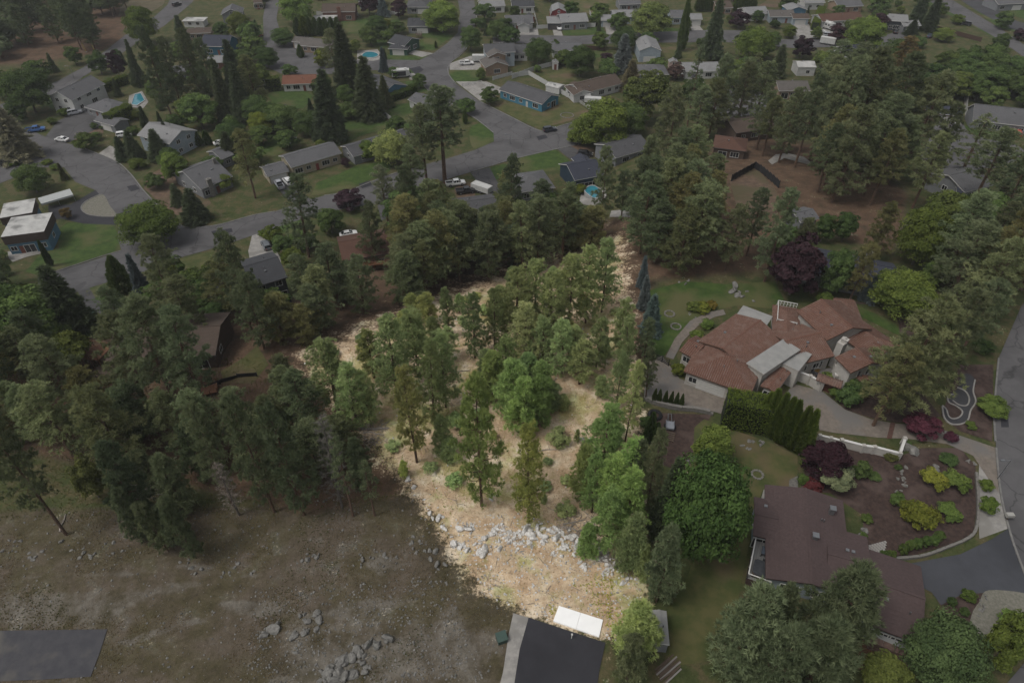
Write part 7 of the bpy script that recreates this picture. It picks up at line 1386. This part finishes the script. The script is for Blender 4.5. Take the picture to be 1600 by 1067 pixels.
def noisy(pts, sc, th, off): return [p for p in pts if noise.noise(Vector((p.x * sc + off, p.y * sc, off))) > th]
LOTW = [(468, 560), (968, 372), (1000, 700), (1012, 1010), (936, 1000), (755, 930)]
GRV = [(680, 815), (800, 800), (900, 825), (1000, 900), (1012, 1005), (936, 1000), (755, 930)]
WILDL = [(-20, 800), (480, 780), (640, 770), (755, 930), (830, 960), (780, 1075), (-20, 1075)]
scatter_stuff('rubble', noisy(rnd_in([(690, 816), (740, 815), (830, 818), (905, 832), (1000, 905), (990, 925), (900, 880), (830, 858), (790, 872), (700, 852)], 1500, rg), .35, .10, 3), lambda p: pebble(p, .07, .38), ROCK)
scatter_stuff('loose_stones', rnd_in(GRV, 1500, rg) + rnd_in(LOTW, 900, rg), pebble, ROCK)
scatter_stuff('loose_stones', rnd_in(WILDL, 1800, rg) + rnd_in([(400, 920), (700, 900), (760, 1075), (380, 1075)], 1600, rg), pebble, ROCKG)
def grass_tufts(name, pts, hgt, m, n=5, wd=.05):
    c = np.array([tuple(p) for p in pts]); tri = blades(c, np.tile(np.array([0, 0, 1.0]), (len(c), 1)), hgt, wd, n, .75, .25); me = foliage_mesh(name, tri, np.repeat(np.clip(RG.normal(.5, .28, len(c)), 0, 1), n), m); return tag(addobj(name, me), kind='stuff')
o = grass_tufts('dry_grass', rnd_in(LOTW, 9000, rg), .2, LEAF['dry'], 6, .05); o.color = (1.5, 1.35, 1.2, 1)
o = grass_tufts('dry_grass', noisy(rnd_in(WILDL, 15000, rg), .12, -.08, 4), .16, LEAF['dry'], 6, .045); o.color = (.80, .74, .66, 1)
o = grass_tufts('green_weeds', noisy(rnd_in(WILDL, 9000, rg), .09, .2, 21), .15, LEAF['leaf'], 6, .08); o.color = (1.25, 1.0, .9, 1)
o = grass_tufts('green_weeds', noisy(rnd_in(LOTW, 5200, rg), .14, .14, 33), .24, LEAF['lit_pine'], 6, .08); o.color = (1.2, 1.15, .9, 1)
o = grass_tufts('undergrowth', rnd_in([(0, 560), (450, 560), (545, 720), (640, 775), (430, 805), (0, 810)], 9000, rg), .2, LEAF['leaf'], 5, .08); o.color = (1.5, 1.15, 1.0, 1)
o = grass_tufts('yellow_weeds', noisy(rnd_in([(840, 860), (990, 900), (1010, 1000), (860, 960)], 900, rg), .3, .1, 9), .25, LEAF['lit_pine'], 7, .09); o.color = (1.5, 1.3, .6, 1)
LOG = mat('grey_deadwood', (.16, .14, .12), (.30, .27, .24), 4, .95, .02, 12)
def log(a, b, r, label, group='fallen logs on the lot and forest edge'):
    A, B_ = P(*a), P(*b); o = thing('fallen_log', label, 'log', A, 0, group); d = B_ - A; q = [(d * t + Vector((rg.gauss(0, .08), rg.gauss(0, .08), h(A.x + d.x * t, A.y + d.y * t) - A.z + r * .8)))for t in (0, .33, .66, 1)]
    for v in q[1:]: v.z = h(A.x + v.x, A.y + v.y) - A.z + r * .8
    addobj('trunk', MB().tube(q, [r, r * .85, r * .7, r * .45], 7).mesh('trunk', LOG), o)
    for t in (.45, .7): v = d * t; z = h(A.x + v.x, A.y + v.y) - A.z + r; addobj('branch', MB().tube([(v.x, v.y, z), (v.x + rg.gauss(0, .7), v.y + rg.gauss(0, .7), z + .5)], [r * .3, .02], 4).mesh('branch', LOG), o)
LG_ = [((565, 672), (608, 670), .22), ((570, 676), (600, 680), .15), ((563, 668), (590, 674), .12), ((848, 622), (868, 592), .12), ((862, 602), (872, 615), .12), ((850, 612), (875, 600), .1), ((838, 705), (885, 702), .1), ((880, 818), (915, 812), .12), ((870, 822), (910, 830), .1), ((905, 845), (925, 815), .1), ((930, 872), (970, 890), .12), ((755, 612), (775, 622), .1), ((215, 738), (240, 728), .14), ((215, 744), (255, 736), .12), ((208, 770), (245, 770), .12), ((212, 775), (258, 772), .1), ((92, 832), (104, 803), .14), ((690, 582), (736, 578), .1), ((640, 600), (660, 596), .1)]
for i, (a, b, r) in enumerate(LG_): log(a, b, r, ['grey fallen log lying at the left edge of the lot', 'grey stick pile log in the lot clearing', 'bleached log on the rocky lot slope', 'grey log at the dark forest edge'][0 if i < 3 else 1 if i < 7 else 2 if i < 12 or i > 16 else 3], ['fallen logs at the left lot edge', 'sticks in the lot clearing', 'logs on the lot slope', 'logs at the forest edge'][0 if i < 3 else 1 if i < 7 else 2 if i < 12 or i > 16 else 3])
def twig(p):
    a = rg.random() * 6.28; L = rg.uniform(.5, 1.6); r = .035; d = Vector((math.cos(a), math.sin(a), 0)) * L; n = Vector((-d.y, d.x, 0)).normalized() * r; z = Vector((0, 0, .09 + rg.random() * .2)); q = p + d; q.z = h(q.x, q.y)
    v = [p + n + z, p - n + z, q - n * .5 + z, q + n * .5 + z, p + z * 1.0 + Vector((0, 0, .05)), q + z + Vector((0, 0, .04))]; return [tuple(k) for k in v], [(0, 4, 5, 3), (4, 1, 2, 5)]
scatter_stuff('brushwood', rnd_in([(870, 800), (925, 805), (935, 850), (990, 890), (985, 905), (920, 870), (870, 830)], 260, rg) + rnd_in(LOTW, 330, rg) + rnd_in([(200, 720), (260, 720), (265, 780), (205, 785)], 160, rg) + rnd_in([(560, 660), (610, 660), (605, 690), (570, 700)], 120, rg), twig, LOG)
# ------------------------------------------------------------------ trees, then their labels
build_trees()
MARK = [(n, x, y) for n, x, y, _ in LAND] + [('white concrete slab', 905, 972), ('green utility box', 784, 995), ('hot tub', 1180, 895), ('turquoise pool', 216, 156), ('round blue pool', 926, 302), ('leafy front pine', 748, 700), ('yellow-green thin pine', 828, 745),
        ('big rock pile', 570, 1025), ('asphalt pad', 90, 1020), ('curved white-kerbed track', 1500, 630), ('dark wooden fence corner', 1180, 268), ('block wall row', 1060, 632), ('wide bright maple', 226, 360), ('huge spreading pine', 690, 210), ('purple beech', 1252, 420), ('dead grey pine', 515, 720), ('stick pile', 862, 605),
        ('yellow marker posts', 142, 76), ('double road', 1540, 45), ('black garden fence', 370, 595), ('blue-grey spruces', 1012, 470)]
ORD = ['', 'second ', 'third ', 'fourth ', 'fifth ', 'sixth ', 'seventh ', 'eighth ', 'ninth ', 'tenth ', 'eleventh ', 'twelfth ', 'thirteenth ', 'fourteenth ', 'fifteenth ', 'sixteenth ', 'seventeenth ', 'eighteenth ', 'nineteenth ', 'twentieth ', 'twenty-first ', 'twenty-second ', 'twenty-third ', 'twenty-fourth ', 'twenty-fifth ']
def label_trees():
    groups = {}
    for o, ds, x, y, lb in TREES:
        if lb: continue
        best = sorted(MARK, key=lambda m: (m[1] - x) ** 2 + (m[2] - y) ** 2)[0] if ' row' not in ds else None
        if ds in ('wide bright maple', 'huge spreading pine', 'large dark purple beech', 'big leafy front pine', 'yellow-green thin pine', 'dead grey pine with bare branches'):
            best = sorted([m for m in MARK if m[0].split()[-1] not in ds], key=lambda m: (m[1] - x) ** 2 + (m[2] - y) ** 2)[0]
        if best is None: o['label'] = ds; o['group'] = ds.split(' in the ')[-1] if ' in the ' in ds else ds; continue
        dx, dy = x - best[1], y - best[2]
        rel = ('left of' if dx < 0 else 'right of') if abs(dx) > abs(dy) * 1.1 else ('behind' if dy < 0 else 'in front of')
        groups.setdefault((ds, rel, best[0]), []).append((dx * dx + dy * dy, o))
    for (ds, rel, mk), L in groups.items():
        L.sort(key=lambda t: t[0])
        for i, (_, o) in enumerate(L):
            if len(L) == 1: o['label'] = '%s %s the %s' % (ds, rel, mk)
            else: o['label'] = '%s%s %s the %s' % (ORD[i] if i and i < 25 else ('nearest ' if i == 0 else 'farther '), ds, rel, mk)
            nm = o.name.split('.')[0]; o['group'] = {'pine_tree': 'pine trees', 'spruce_tree': 'spruces', 'leafy_tree': 'leafy trees in gardens and streets', 'purple_tree': 'purple-leaved trees', 'shrub': 'garden shrubs', 'clipped_shrub': 'clipped ball shrubs', 'cypress_tree': 'narrow conifers', 'dead_tree': 'dead conifers'}[nm]
label_trees()

# ------------------------------------------------------------------ air
def build_haze(density):
    o = MB().box(-620, 620, -30, 900, -3, 99).obj('haze', bpy.data.materials.new('haze_air')); m = o.data.materials[0]; m.use_nodes = True; N = m.node_tree.nodes; N.clear()
    out = N.new('ShaderNodeOutputMaterial'); v = N.new('ShaderNodeVolumePrincipled'); v.inputs['Density'].default_value = density; v.inputs['Color'].default_value = (.9, .92, .95, 1); v.inputs['Anisotropy'].default_value = .2
    m.node_tree.links.new(v.outputs[0], out.inputs['Volume']); tag(o, kind='stuff')
if HAZE: build_haze(.00017)
